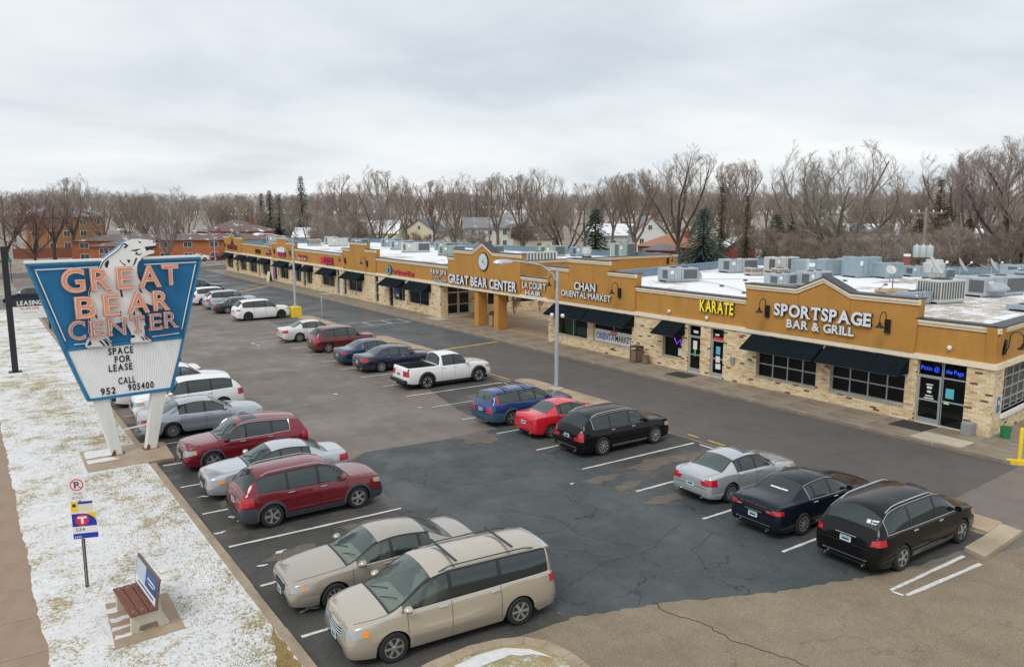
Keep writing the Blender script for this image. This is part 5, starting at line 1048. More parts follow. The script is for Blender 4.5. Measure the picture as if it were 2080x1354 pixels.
    def cap(front,j0,j1,f0,f1,off,m,name,parent=root,side=None):
        e=0 if front else len(S)-1; b=MB(); sd=(1,-1) if side is None else (side,)
        if side is None:
            rows=[]
            for j in range(j0,j1+1):
                x,y,z=P(e,j,1); rows.append([(x+(off if front else -off),y*f,z) for f in (-f1,-f1*.5,0,f1*.5,f1)])
            b.grid(rows,flip=not front)
        else:
            rows=[[(P(e,j,side)[0]+(off if front else -off),P(e,j,side)[1]*f,P(e,j,side)[2]) for f in (f0,(f0+f1)/2,f1)] for j in range(j0,j1+1)]; b.grid(rows)
        return b.build(name,m,parent,False,False)
    jb=iB
    # lamps
    def yat(i,z):
        sec=SEC[i]; z=min(max(z,sec[0][1]),sec[iD][1])
        for j in range(iD):
            if sec[j][1]<=z<=sec[j+1][1]:
                t=(z-sec[j][1])/max(1e-6,sec[j+1][1]-sec[j][1]); return sec[j][0]+(sec[j+1][0]-sec[j][0])*t,z
        return sec[iD][0],z
    def surf(i,z,side,off):
        y,z=yat(i,z); u=S[i]; xs=u*L
        if u<.10: xs+=rk*max(0,(z-.50)/.5)*(1-u/.10)+.05*max(0,(.38-z)/.2)*(1-u/.1)
        if u>.94: xs-=rk*.6*max(0,(z-.52)/.5)*((u-.94)/.06)+.05*max(0,(.42-z)/.2)*((u-.94)/.06)
        if u<.03: xs-=off
        if u>.97: xs+=off
        return (L/2-xs,side*(y+off),z)
    def zpatch(u0,u1,z0,z1,side,off,m,name,parent=root,slant=0.):
        ii=[i for i in range(len(S)) if u0-1e-6<=S[i]<=u1+1e-6]
        if len(ii)<2: return None
        rows=[]
        for n_,i in enumerate(ii):
            f=n_/(len(ii)-1); a=z0+(z1-z0)*max(0,slant)*f if slant>0 else z0; b_=z1 if slant>=0 else z1+(z1-z0)*slant*f
            rows.append([surf(i,a+(b_-a)*q/4,side,off) for q in range(5)])
        return MB().grid(rows,flip=side<0).build(name,m,parent,True,False)
    def zcap(front,z0,z1,f0,f1,off,m,name,parent=root,side=None,taper=0.):
        i=0 if front else len(S)-1; rows=[]
        for q in range(5):
            z=z0+(z1-z0)*q/4; x,y,z=surf(i,z,1,0); x+=off if front else -off; k=1-taper*(1-q/4)
            fs=(-f1*k,-f1*k*.5,0,f1*k*.5,f1*k) if side is None else (f0*side,(f0+f1)/2*side,f1*side); rows.append([(x,y*f,z) for f in fs])
        return MB().grid(rows).build(name,m,parent,False,False)
    HZ=(.40*H,.505*H) if headrows==(5,7) else ((.36*H,.50*H) if spec not in (SUV,PUP) else (.40*H,.52*H))
    sed='rg' in spec and spec['rg'][0]<.88 and 'bed' not in spec
    TZ=(.47*H,.62*H) if sed else ((.44*H,.60*H) if tailrows[0]<6 else (.50*H,.57*H))
    if name=='minivan': TZ=(.475*H,.575*H)
    if tailrows==(5,7): TZ=(.52*H,.60*H)
    if tall_tail: TZ=(.40*H,.64*H)
    if 'bed' in spec: TZ=(.42*H,.58*H)
    for side in (1,-1):
        h=zpatch(0,heads,HZ[0],HZ[1],side,.008,'head_lamp','headlight',root,.45)
        zcap(True,HZ[0],HZ[1],.60,1.0,.009,'head_lamp','headlight_front',h,side)
        if detail>1: zpatch(heads*.55,heads*.95,HZ[0]+.35*(HZ[1]-HZ[0]),HZ[1]-.02,side,.012,'amber','indicator',h)
        t=zpatch(1-tails,1,TZ[0],TZ[1],side,.008,tail,'taillight')
        zcap(False,TZ[0],min(TZ[1],.60*H),.50 if name=='minivan' and chrome else .68,1.0,.010,tail,'taillight_rear',t,side)
        if detail>1 and light_trim: zcap(False,TZ[0]+.3*(TZ[1]-TZ[0]),TZ[0]+.65*(min(TZ[1],.6*H)-TZ[0]),.72,.93,.014,'head_lamp','reverse_light',t,side)
    for side in ():
        h=patch(0,heads,headrows[0],headrows[1],side,.008,'head_lamp','headlight')
        cap(True,headrows[0],headrows[1],.58,1.0,.009,'head_lamp','headlight_front',h,side)
        if detail>1: patch(heads*.62,heads,headrows[0],headrows[1],side,.011,'amber','indicator',h)
        t=patch(1-tails,1,tailrows[0],tailrows[1] if not tall_tail else iC+4,side,.008,tail,'taillight')
        cap(False,tailrows[0],tailrows[1],.70,1.0,.009,tail,'taillight_rear',t,side)
        if detail>1 and light_trim: cap(False,tailrows[0]+1,tailrows[1]-1,.74,.95,.012,'head_lamp','reverse_light',t,side)
    gcol={'dark':'car_trim','chrome':'chrome','body':'car_trim'}[grille]
    g=zcap(True,.33*H,.475*H,0,.56,.012,'car_trim','grille',root,None,.12)
    GZ0,GZ1=.33*H,.475*H
    if grille=='chrome':
        for k in range(5):
            z=GZ0+(GZ1-GZ0)*(k+.5)/5; x,w_,_z=surf(0,z,1,0); x+=.026; w_*=.56
            MB().tube([(x-.03,-w_,z),(x,-w_*.6,z),(x,w_*.6,z),(x-.03,w_,z)],.014,5).build('grille_slat','chrome',g)
    elif detail>1:
        z=GZ1-.01; x,w_,_z=surf(0,z,1,0); x+=.018; w_*=.56; MB().tube([(x,-w_,z),(x,w_,z)],.012,5).build('grille_slat','chrome',g)
    zcap(True,.30,.30+.05*H,0,.70,.010,'car_trim','air_intake')
    if plate:
        for sgn,zz in ((1,.42 if H<1.6 else .5),(-1,.62 if spec is SED or 'bed' in spec else .80*H/1.7)):
            if sgn<0 and 'bed' in spec: zz=.55
            xx=sgn*(L/2+(.02 if sgn>0 else .012)-(rk*.6*max(0,(zz-.52)/.5) if sgn<0 else 0)); pl_=MB().box(min(xx,xx+sgn*.012),max(xx,xx+sgn*.012),-.155,.155,zz-.075,zz+.075).build('number_plate','plate_white',root)
            MB().box(min(xx+sgn*.012,xx+sgn*.014),max(xx+sgn*.012,xx+sgn*.014),-.15,.15,zz+.035,zz+.07).build('plate_header','plate_teal',pl_)
            MB().box(min(xx+sgn*.012,xx+sgn*.0145),max(xx+sgn*.012,xx+sgn*.0145),-.11,.11,zz-.035,zz+.015).build('plate_number','print_navy',pl_)
    # doors, handles, mirrors
    d0,d1,d2=spec['doors']
    if detail>0:
        for side in (1,-1):
            for (a,c) in ((d0,d1),(d1,d2)):
                gp=MB(); e=.0035*5.0/L
                ii=[i for i in range(len(S)) if a-1e-6<=S[i]<=c+1e-6]
                seam=MB()
                for edge in (a,c):
                    i0=min(range(len(S)),key=lambda q:abs(S[q]-edge)); col_=[P(i0,j,side,.0035) for j in range(1,iC+1)]; seam.grid([[ (x-.005,y,z) for x,y,z in col_],[(x+.005,y,z) for x,y,z in col_]])
                dr=seam.build('door_seam','car_trim',root,False,False)
                uh=a+(c-a)*.86; ih=min(range(len(S)),key=lambda q:abs(S[q]-uh)); x,y,z=P(ih,7,side,.0)
                MB().bbox(x-.10,x+.10,min(y,y+side*.035),max(y,y+side*.035),z-.012,z+.022,.01).build('door_handle','chrome' if chrome or detail>1 and trimcol=='chrome' else color,dr)
        if light_trim or chrome or trimcol:
            for side in (1,-1):
                MB().tube([P(i,iC,side,.006) for i in range(len(S)) if side0+.02<=S[i]<=side1],.010,5).build('window_trim','chrome',root,True)
                if chrome: MB().tube([P(i,iC+6,side,.006) for i in range(len(S)) if ws[0]+.45*(ws[1]-ws[0])<=S[i]<=side1]+[P(max(i for i in range(len(S)) if S[i]<=side1),j,side,.006) for j in (iC+4,iC+2,iC)],.010,5).build('window_trim','chrome',root,True)
    im=min(range(len(S)),key=lambda q:abs(S[q]-(ws[0]+.30*(ws[1]-ws[0])))) 
    for side in (1,-1):
        x,y,z=P(im,iC,side); mm=MB(); rows=[]
        for (dx,sy,sz) in ((.075,.03,.03),(.055,.075,.06),(.0,.105,.082),(-.07,.112,.085),(-.09,.10,.075)):
            rows.append([(x-.03+dx,side*(abs(y)+.10)+side*sy*math.cos(t)*.95,z+.085+sz*math.sin(t)) for t in [2*math.pi*k/10 for k in range(11)]])
        mm.grid(rows); mm.poly(rows[-1][:-1]); mm.poly(rows[0][:-1]); mm.tube([(x-.05,y-side*.02,z+.01),(x-.05,side*(abs(y)+.08),z+.06)],.022,5)
        mm.build('wing_mirror',mirror or color,root,True)
    # wheels
    tw=W-.235
    for a in ax:
        for side in (1,-1):
            ty,back,spm,capm=wheel_meshes(wr,style)
            wh=link('wheel',ty,root,None,(L/2-a,side*(tw/2+.012),wr)); wh.rotation_euler=(0,0,0 if side>0 else math.pi)
            for n_,m_ in (('rim_barrel',back),('spokes',spm),('hub_cap',capm)): link(n_,m_,wh)
            wv=MB(); rows=[]
            for k in range(13):
                t=math.pi*k/12; s=a+ra*math.cos(t); i0=min(range(len(S)),key=lambda q:abs(S[q]*L-s)); x,y,z=P(i0,0,side); rows.append([(x,y-side*.004,z+.004),(x,y-side*.32,z+.004)])
            wv.grid(rows); wv.build('wheel_well','well_black',root,False,False)
            if flare or clad:
                m_=clad or 'cladding'; fb_=MB(); rows=[]; fwid=.085 if name=='pickup_truck' else .06
                for k in range(-1,18):
                    t=math.pi*k/16; pr=[]
                    for r_,o_ in ((ra-.012,.0),(ra-.01,.030),(ra+fwid*.8,.026),(ra+fwid,.004)):
                        s=a+r_*math.cos(t); z=max(sill+.02,zc+archz+r_*math.sin(t)*.985); i0=min(range(len(S)),key=lambda q:abs(S[q]*L-s)); y,_=yat(i0,max(z,SEC[i0][0][1])); pr.append((L/2-s,side*(y+o_),z))
                    rows.append(pr)
                fb_.grid(rows); fb_.build('arch_flare',m_,root,True,False)
    ub=MB().box(-L/2+.2,L/2-.2,-W/2+.26,W/2-.26,.16,.52); ub.box(L/2-ax[1]+ra+.02,L/2-ax[0]-ra-.02,-W/2+.10,W/2-.10,.165,.40); ub.build('underbody','well_black',root)
    if clad:
        for side in (1,-1): patch((ax[0]+ra)/L,(ax[1]-ra)/L,0,2,side,.010,clad,'sill_cladding'); patch(0,(ax[0]-ra)/L,0,3,side,.010,clad,'bumper_cladding'); patch((ax[1]+ra)/L,1,0,4,side,.010,clad,'bumper_cladding')
        cap(True,0,3,0,1.0,.011,clad,'bumper_cladding'); cap(False,0,4,0,1.0,.011,clad,'bumper_cladding')
    elif chrome and detail>1:
        x=-L/2-.012; MB().tube([(x+.09,-W*.40,.42),(x,-W*.28,.42),(x,W*.28,.42),(x+.09,W*.40,.42)],.014,5).build('bumper_trim','chrome',root)
        for side in (1,-1): patch((ax[0]+ra)/L+.01,(ax[1]-ra)/L-.01,1,2,side,.010,'chrome','sill_trim')
    # rails
    if rails:
        for side in (1,-1):
            pts=[]; u0,u1=ws[1]+.03,min(rg[0]-.03,.90)
            for k in range(9):
                u=u0+(u1-u0)*k/8; i0=min(range(len(S)),key=lambda q:abs(S[q]-u)); x,y,z=P(i0,iD+1,side); e=min(k,8-k); pts.append((x,y,z+(.05 if e>0 else .0)))
            MB().tube(pts,.014,6).build('roof_rail',rails,root,True)
        if bars:
            for u in (ws[1]+.13,min(rg[0]-.1,.78)):
                i0=min(range(len(S)),key=lambda q:abs(S[q]-u)); x,y,z=P(i0,iD+1,1); zt=P(i0,nr-1,1)[2]+.055; MB().bbox(x-.03,x+.03,-y,y,zt-.02,zt+.012,.01).build('crossbar',rails if rails!='chrome' else 'roof_rail_black',root)
    if sunroof:
        i0=[i for i in range(len(S)) if sunroof[0]<=S[i]<=sunroof[1]]
        b=MB(); b.grid([[P(i,j,1,.004) for j in range(nr-5,nr)]+[P(i,j,-1,.004) for j in range(nr-2,nr-6,-1)] for i in i0]); b.build('sunroof','tint_glass_solid',root,True,False)
    if spoiler:
        i0=min(range(len(S)),key=lambda q:abs(S[q]-rg[0])); x,y,z=P(i0,iD+1,1); MB().extrude([(x+.10,-y*1.0,z+.012),(x-.13,-y*.93,z-.025),(x-.15,-y*.4,z-.0),(x-.15,y*.4,z-.0),(x-.13,y*.93,z-.025),(x+.10,y*1.0,z+.012)],(0,0,.035)).build('spoiler',color if spoiler is True else spoiler,root)
    if light_trim or spec in (SUV,VAN,WAG): # rear wiper
        pass
    # tail details
    if detail>0 and 'bed' not in spec:
        zcap(False,.405*H,.415*H,0,.98,.006,'car_trim','bumper_seam'); zr_=.62 if sed else .80*H/1.7
        if not clad: zcap(False,.27,.33,0,.80,.008,'car_trim','lower_valance')
        zz=zr_+.115; x_,y_,_=surf(len(S)-1,zz,1,0); MB().tube([(x_-.012,-.30,zz),(x_-.012,.30,zz)],.014,5).build('boot_handle','chrome' if (chrome or light_trim) else color,root)
        if tailrows==(5,7) and chrome: zcap(False,.555*H,.575*H,0,.70,.009,tail,'light_bar'); zcap(False,.577*H,.585*H,0,.70,.011,'chrome','light_bar_trim')
        if detail>1:
            for side in (1,-1): MB().lathe([(.0,0),(.035,0),(.04,.09),(.03,.09),(.028,.01)],10,'x',(-L/2-.03,side*W*.27,.27)).build('exhaust_tip','chrome',root)
    if spec in (VAN,) or name=='minivan':
        for side in (1,-1): zpatch((ax[0]+ra)/L+.005,(ax[1]-ra)/L-.005,.40,.425,side,.012,color if not chrome else 'chrome','side_moulding')
    # wipers
    if detail>1:
        i0=min(range(len(S)),key=lambda q:abs(S[q]-(ws[0]+.012))); i1=min(range(len(S)),key=lambda q:abs(S[q]-(ws[0]+.05)))
        for sg_ in (-.62,.12):
            a=Vector(P(i0,nr-1,1))+Vector((.0,sg_*.75,.0)); z_=P(i0,iD+2,1)[2]; c=Vector(P(i1,nr-1,1))+Vector((0,sg_*.75+.5,.012)); a.z=z_+.015; MB().tube([a,a.lerp(c,.5)+Vector((0,0,.012)),c],.011,4).build('wiper','car_trim',root)
        for side in (1,-1): pass
    # interior
    zf=.30; cab0,cab1=ws[0]*L,(rg[0] if 'bed' not in spec else .60)*L
    ib=MB(); ib.box(L/2-cab1,L/2-cab0-.1,-W/2+.12,W/2-.12,zf,zf+.06); ib.build('cabin_floor','seat_black',root)
    db=MB().bbox(L/2-cab0-.62,L/2-cab0-.12,-W/2+.16,W/2-.16,.55,fb(ws[0])*H-.02,.05); db.build('dashboard','seat_black' if seat!='seat_beige' else seat,root)
    rows_=[cab0+1.15,cab0+2.05]+([cab0+2.85] if spec in (VAN,) else [])
    for r_,sx in enumerate(rows_):
        if sx>cab1-.25: continue
        for y_ in ((-.36,.36) if r_==0 or spec is VAN else (0,)):
            hw=.25 if y_ else .60; st=MB(); x=L/2-sx; st.bbox(x-.06,x+.48,y_-hw,y_+hw,.36,.36+.20*H/1.45,.05); zb_=.36+.16*H/1.45
            st.extrude([(x-.02,y_-hw,zb_),(x+.12,y_-hw,zb_),(x-.05,y_-hw,zb_+.50),(x-.16,y_-hw,zb_+.50)],(0,2*hw,0)); st.bbox(x-.2,x-.10,y_-.13,y_+.13,zb_+.50,zb_+.68,.03); st.build('seat',seat,root)
    if 'bed' in spec:
        b0,b1=spec['bed']; x0,x1=L/2-b1*L,L/2-b0*L; zt=fb(.8)*H+.02; yw=W/2*.90-.02; bb=MB()
        bb.quad((x0,-yw,.62),(x1,-yw,.62),(x1,yw,.62),(x0,yw,.62)); bb.quad((x0,-yw,.62),(x0,-yw,zt),(x1,-yw,zt),(x1,-yw,.62)); bb.quad((x0,yw,.62),(x1,yw,.62),(x1,yw,zt),(x0,yw,zt)); bb.quad((x0,-yw,.62),(x0,yw,.62),(x0,yw,zt),(x0,-yw,zt)); bb.quad((x1,-yw,.62),(x1,-yw,zt),(x1,yw,zt),(x1,yw,.62)); bb.build('load_bed','seat_black',root,False,False)
        MB().bbox(-L/2-.10,-L/2+.12,-W/2+.12,W/2-.12,.40,.58,.03).build('rear_bumper','car_trim',root); 
        if detail>1: MB().box(-L/2-.02,-L/2+.02,-.12,.12,.80,.86).build('tailgate_handle','car_trim',root)
    return root
_tg=mat('tint_glass_solid',(.02,.03,.04),.05,spec=.6)
PI=math.pi; GL,GR='cars parked along the grass kerb','cars parked facing the shops'
# --- left row
make_car(merge(VAN),5.14,1.95,1.75,3.08,.97,'paint_champagne',(8.42,14.92),PI-R(4.5),'champagne minivan with black roof bars, nearest vehicle in the foreground',GL,.335,'six','car_glass','tint_glass','seat_beige',rails='roof_rail_black',bars=True,grille='chrome',trimcol='chrome',light_trim=False,spoiler='paint_silver2',heads=.095,headrows=(4,8),tall_tail=False,tails=.05,tailrows=(5,8),name='minivan',cat='minivan')
make_car(SED,5.08,1.87,1.45,2.85,1.06,'paint_tan',(8.15,17.75),PI-R(3.5),'tan four-door saloon beside the champagne minivan, nose to the grass kerb',GL,.325,'multi',seat='seat_beige',heads=.085,headrows=(5,7))
make_car(merge(SUV),4.6,1.87,1.70,2.76,.93,'paint_red',(8.38,23.62),R(0),'dark red SUV with grey lower cladding, backed up to the kerb',GL,.36,'five',rear_glass='tint_glass',clad='cladding',rails='rim_silver',trimcol='chrome',light_trim=True,tails=.10,tailrows=(4,8),mirror='paint_red',name='suv',cat='SUV')
make_car(SED,4.86,1.83,1.47,2.78,.96,'paint_silver',(8.35,26.55),PI-R(2),'silver saloon squeezed between the two red SUVs',GL,.33,'five',heads=.12,headrows=(5,8),tails=.10)
make_car(merge(SUV,top=[(0,.50),(.008,.56),(.04,.59),(.27,.655),(.42,.965),(.50,.998),(.62,.995),(.84,.94),(.90,.915),(.968,.70),(.994,.63),(1,.52)],rail=[(0,.48),(.008,.53),(.04,.56),(.27,.63),(.43,.91),(.52,.935),(.80,.885),(.90,.85),(.968,.67),(1,.50)],rg=(.905,.962),ws=(.27,.42),side=(.31,.83)),4.63,1.85,1.65,2.66,.95,'paint_crimson',(8.3,30.05),PI-R(1),'bright crimson crossover with dark sunroof, nose to the kerb by the sign pad',GL,.355,'five',rear_glass='tint_glass',flare=True,rails='rim_silver',chrome=True,sunroof=(.46,.60),heads=.11,tails=.08,mirror='car_trim',name='suv',cat='SUV')
make_car(SED,5.08,1.87,1.45,2.85,1.06,'paint_silver2',(8.0,35.35),R(0),'silver four-door saloon behind the right leg of the pylon sign',GL,.325,'multi',heads=.085,headrows=(5,7),tails=.05)
make_car(SUV,4.89,1.83,1.72,2.89,.95,'car_paint_white',(8.2,38.75),PI,'white crossover with dark grille, third white vehicle from the far end of its row',GL,.345,'five',rear_glass='tint_glass',tails=.08,tailrows=(5,8),heads=.10,name='suv',cat='SUV')
make_car(merge(PUP),5.6,1.95,1.82,3.5,.95,'car_paint_white',(8.2,42.0),R(0),'white pickup truck mostly hidden behind the reader board',GL,.38,'five',name='pickup_truck',cat='pickup',heads=.07)
make_car(SED,4.8,1.80,1.46,2.75,.95,'car_paint_white',(7.9,45.3),PI,'white saloon with red tail lamp just past the sign edge',GL,.32,'five',detail=1)
make_car(SUV,4.7,1.82,1.75,2.7,.93,'paint_pearl',(7.7,49.0),PI,'white SUV farthest along the grass kerb, peeking past the sign',GL,.34,'five',rear_glass='tint_glass',detail=1,tail='tail_dark',name='suv',cat='SUV')
# --- right row, tails towards the camera
pac=make_car(merge(VAN,top=[(0,.46),(.008,.53),(.04,.57),(.20,.62),(.375,.945),(.46,.985),(.56,1.0),(.82,.98),(.895,.95),(.968,.68),(.995,.60),(1,.48)],rail=[(0,.43),(.008,.505),(.04,.54),(.20,.60),(.385,.90),(.47,.93),(.74,.925),(.85,.885),(.91,.80),(.968,.65),(1,.46)],y5=[(0,.68),(.05,.78),(.2,.84),(.385,.71),(.85,.68),(.968,.80),(1,.76)],rg=(.902,.960),side=(.24,.915)),5.18,2.02,1.77,3.09,.98,'paint_black',(21.18,11.36),R(0),'black minivan with chrome-lined windows, last car before the road',GR,.36,'five','tint_glass','tint_glass','seat_black',rails='chrome',bars=False,chrome=True,tailrows=(5,8),tails=.07,light_trim=True,name='minivan',cat='minivan')
lin=make_car(SED,5.12,1.91,1.48,2.99,1.0,'paint_blueblack',(21.0,14.22),R(0),'black luxury saloon between the black minivan and the silver saloon',GR,.345,'ten','tint_glass','tint_glass','seat_black',chrome=True,tailrows=(5,7),tails=.05,light_trim=True,sunroof=(.47,.58))
make_car(SED,4.53,1.82,1.42,2.76,.80,'paint_silver',(21.2,17.12),R(0),'silver saloon with dark sunroof beside the black luxury saloon',GR,.325,'ten',seat='seat_grey',tailrows=(5,8),tails=.07,sunroof=(.47,.56))
make_car(merge(SUV,top=[(0,.51),(.008,.565),(.04,.595),(.26,.65),(.41,.96),(.49,.995),(.62,1.0),(.82,.965),(.87,.94),(.968,.69),(.994,.62),(1,.50)],rg=(.876,.962),side=(.29,.87)),4.83,1.91,1.67,2.81,.93,'paint_black',(21.15,23.35),R(0),'black SUV with bright window surround beside the small red car',GR,.37,'ten','car_glass','tint_glass','seat_black',rails='chrome',chrome=True,tall_tail=True,tails=.035,tailrows=(4,8),name='suv',cat='SUV')
make_car(merge(SED,top=[(0,.50),(.008,.555),(.05,.60),(.27,.68),(.42,.965),(.50,1.0),(.58,.995),(.67,.955),(.83,.73),(.965,.71),(.994,.66),(1,.58)],ws=(.27,.42),rg=(.68,.83),side=(.31,.70)),4.2,1.66,1.42,2.48,.84,'paint_brightred',(20.85,26.25),R(0),'small bright red saloon between the blue estate and black SUV',GR,.29,'five',seat='seat_grey',tailrows=(4,7),tails=.05)
make_car(WAG,4.74,1.86,1.56,2.76,.90,'paint_blue',(20.7,28.95),R(0),'bright blue estate car with roof bars beside the small red car',GR,.335,'five',seat='seat_beige',clad='cladding_teal',rails='roof_rail_black',bars=True,tall_tail=True,tails=.022,tailrows=(5,8),name='estate_car')
make_car(PUP,5.39,1.91,1.79,3.24,.92,'car_paint_white',(21.3,37.5),R(0),'white crew-cab pickup truck with black arch flares, parked alone',GR,.39,'offroad','tint_glass','tint_glass','seat_black',flare=True,name='pickup_truck',cat='pickup',tailrows=(4,8),tails=.03,light_trim=False,archz=.04,sill=.32)
make_car(SED,4.83,1.83,1.45,2.73,.95,'paint_navy',(21.0,42.85),R(0),'navy saloon beside the white crew-cab pickup',GR,.325,'seven',trimcol='chrome',light_trim=True,tailrows=(4,8),tails=.07)
make_car(SED,4.86,1.84,1.45,2.83,.93,'paint_tealblue',(20.95,45.7),R(0),'teal blue saloon between the navy saloon and the maroon SUV',GR,.33,'five',chrome=True,tailrows=(5,7),tails=.07,detail=1)
make_car(SUV,4.52,1.84,1.69,2.69,.90,'paint_maroon',(20.95,50.75),R(0),'maroon SUV with silver wheels beside the champagne saloon',GR,.35,'five',rear_glass='tint_glass',rails='rim_silver',tailrows=(5,8),tails=.07,detail=1,name='suv',cat='SUV')
make_car(SED,5.0,1.83,1.47,2.93,.90,'paint_pearl',(20.95,56.2),R(0),'pale champagne saloon beside the maroon SUV',GR,.33,'multi',seat='seat_beige',trimcol='chrome',light_trim=True,tailrows=(5,8),tails=.08,detail=1)
make_car(SUV,4.82,1.94,1.76,2.91,.92,'car_paint_white',(21.3,69.7),R(2),'white SUV with black wheels nose-in to the yellow lamp base',GR,.385,'dark',rear_glass='tint_glass',tailrows=(6,8),tails=.08,detail=1,mirror='car_trim',name='suv',cat='SUV')
make_car(SED,4.85,1.84,1.45,2.8,.95,'paint_slate',(21.1,75.6),R(0),'dark slate saloon between the white SUV and silver SUV',GR,.33,'five',chrome=True,tailrows=(5,7),tails=.08,detail=1)
make_car(SUV,4.95,1.90,1.75,2.9,.92,'paint_silver',(21.3,79.4),R(0),'silver SUV behind the dark slate saloon',GR,.36,'five',rear_glass='tint_glass',rails='rim_silver',tails=.07,detail=1,name='suv',cat='SUV')
make_car(SUV,4.8,1.88,1.75,2.85,.92,'car_paint_white',(21.0,84.0),R(0),'white SUV at the back of the far row, beyond the silver SUV',GR,.35,'five',rear_glass='tint_glass',tails=.07,detail=1,name='suv',cat='SUV')
make_car(PUP,5.85,2.03,1.9,3.6,1.0,'paint_black',(21.3,92.9),R(0),'black pickup truck farthest along the row facing the shops',GR,.41,'five',rear_glass='tint_glass',chrome=True,detail=1,name='pickup_truck',cat='pickup')
make_car(SUV,4.5,1.84,1.68,2.65,.92,'paint_blueblack',(5.3,94.6),R(175),'dark SUV standing on the driveway behind the leasing board',None,.34,'five',rear_glass='tint_glass',detail=1,name='suv',cat='SUV')
make_car(SED,4.7,1.8,1.46,2.7,.95,'car_paint_white',(36.5,157.5),PI,'white car parked outside the brick flats across the street','cars outside the brick flats',.32,'five',detail=0)
make_car(SED,4.6,1.8,1.46,2.7,.95,'paint_crimson',(41.6,159.0),PI,'red car parked outside the brick flats across the street','cars outside the brick flats',.32,'five',detail=0)

letters('LINCOLN',lin,'chrome',.85,.035,wallmtx(-2.545,.425,.915),.003,0.,False,.6)
from mathutils.bvhtree import BVHTree
def stick(root,rects,name,x0):
    """thin prints laid on the car's rear glass"""
    g=[c for c in root.children if c.name.startswith('rear_window')][0]; t=BVHTree.FromPolygons([v.co[:] for v in g.data.vertices],[tuple(p.vertices) for p in g.data.polygons])
    for (y0,y1,z0,z1) in rects:
        pts=[]
        for (y,z) in ((y0,z0),(y1,z0),(y1,z1),(y0,z1)):
            h=t.ray_cast(Vector((-4,y,z)),Vector((1,0,0))); pts.append((h[0].x-.006,y,z+.004) if h[0] else (x0,y,z))
        MB().poly(pts).build(name,'print_white',root,fix=False)
stick(lin,[(-.35,.25,1.17,1.195)],'rear_lettering',-1.54); stick(pac,[(-.50,-.40,1.33,1.42),(-.68,-.53,1.39,1.42),(-.70,-.53,1.355,1.38),(-.66,-.53,1.325,1.345)],'window_sticker',-2.37)
# ================================================================ rooftop plant
mat('hvac_grey',(.40,.44,.48),.5,metal=.25,var=.12,vscale=2); mat('hvac_blue',(.31,.39,.43),.5,metal=.25,var=.12,vscale=2); mat('hvac_pale',(.52,.53,.50),.55,var=.1,vscale=2); mat('hvac_tan',(.50,.45,.38),.6,var=.1,vscale=2); mat('hvac_green',(.30,.40,.34),.55,metal=.1,var=.12,vscale=2); mat('coil',(.10,.11,.115),.6,var=.3,vscale=30); mat('galv_duct',(.40,.46,.52),.35,metal=.6,var=.15,vscale=3); mat('timber',(.45,.34,.22),.8,var=.2,vscale=6); mat('brick_stack',(.25,.08,.055),.85,var=.2,vscale=8)
ZR_=4.11
def unit(x,y,w,d,h,m,rz,label,kind='pack'):
    """rooftop air-conditioning unit: casing on rails, coil face, panel joints, fan or hood"""
    t=thing('rooftop_unit',label,'rooftop unit',(x,y,ZR_),R(rz),'air-conditioning units on the flat roofs')
    for s_ in (-1,1): MB().box(-w/2,w/2,s_*d*.4-.05,s_*d*.4+.05,0,.12).build('base_rail','galv_duct',t)
    c=MB().bbox(-w/2,w/2,-d/2,d/2,.12,h,.025).build('casing',m,t)
    if kind in('pack','hood','duct','plain'):
        if kind!='plain': MB().box(-w/2-.012,-w/2+.004,-d*.46,d*.02,.3,h-.15).build('coil_panel','coil',c); MB().box(w*.02,w*.47,-d/2-.012,-d/2+.004,.25,h-.12).build('coil_panel','coil',c)
        for u in (-.28,-.05): MB().box(w*u-.008,w*u+.008,-d/2-.008,-d/2+.002,.14,h-.03).build('panel_joint','car_trim',c)
        MB().box(-w*.42,-w*.30,-d/2-.01,-d/2+.002,h*.6,h*.82).build('rating_plate','white_plastic',c)
        for u in (-.2,.2): MB().lathe([(.34*d*.5+.0,h-.01),(.34*d*.5,h+.06),(.28*d*.5,h+.06),(.28*d*.5,h+.01),(.0,h+.01)],16,'z',(w*u+.1,0,0)).build('fan_ring','coil',c)
    if kind=='hood': MB().extrude([(-w*.45,-d/2,h*.75),(-w*.45,-d/2-.45,h*.45),(-w*.45,-d/2-.45,h*.35),(-w*.45,-d/2,h*.35)],(w*.38,0,0)).build('intake_hood',m,c)
    if kind=='cond':
        n=9
        for k in range(n): MB().box(-w/2-.012,-w/2+.004,-d/2+.06+(d-.12)*k/n,-d/2+.06+(d-.12)*(k+.55)/n,.3,h-.1).build('louvre','coil',c); MB().box(-w/2+.06+(w-.12)*k/n,-w/2+.06+(w-.12)*(k+.55)/n,-d/2-.012,-d/2+.004,.3,h-.1).build('louvre','coil',c)
        MB().lathe([(.36*d,h-.01),(.36*d,h+.05),(.3*d,h+.05),(.3*d,h),(.0,h)],16,'z').build('fan_ring','coil',c)
    if kind=='duct':
        rows=[]
        for k in range(7):
            a=math.pi/2*k/6; rows.append([(w/2+.55*math.sin(a),s_*d*.3,.25+(h-.35)*.9*math.cos(a)+.0) for s_ in (-1,1)])
        b=MB().grid(rows); b.poly([(w/2,-d*.3,.12)]+[r[0] for r in rows]); b.poly([(w/2,d*.3,.12)]+[r[1] for r in rows]); b.build('elbow_duct','galv_duct',c)
    return t
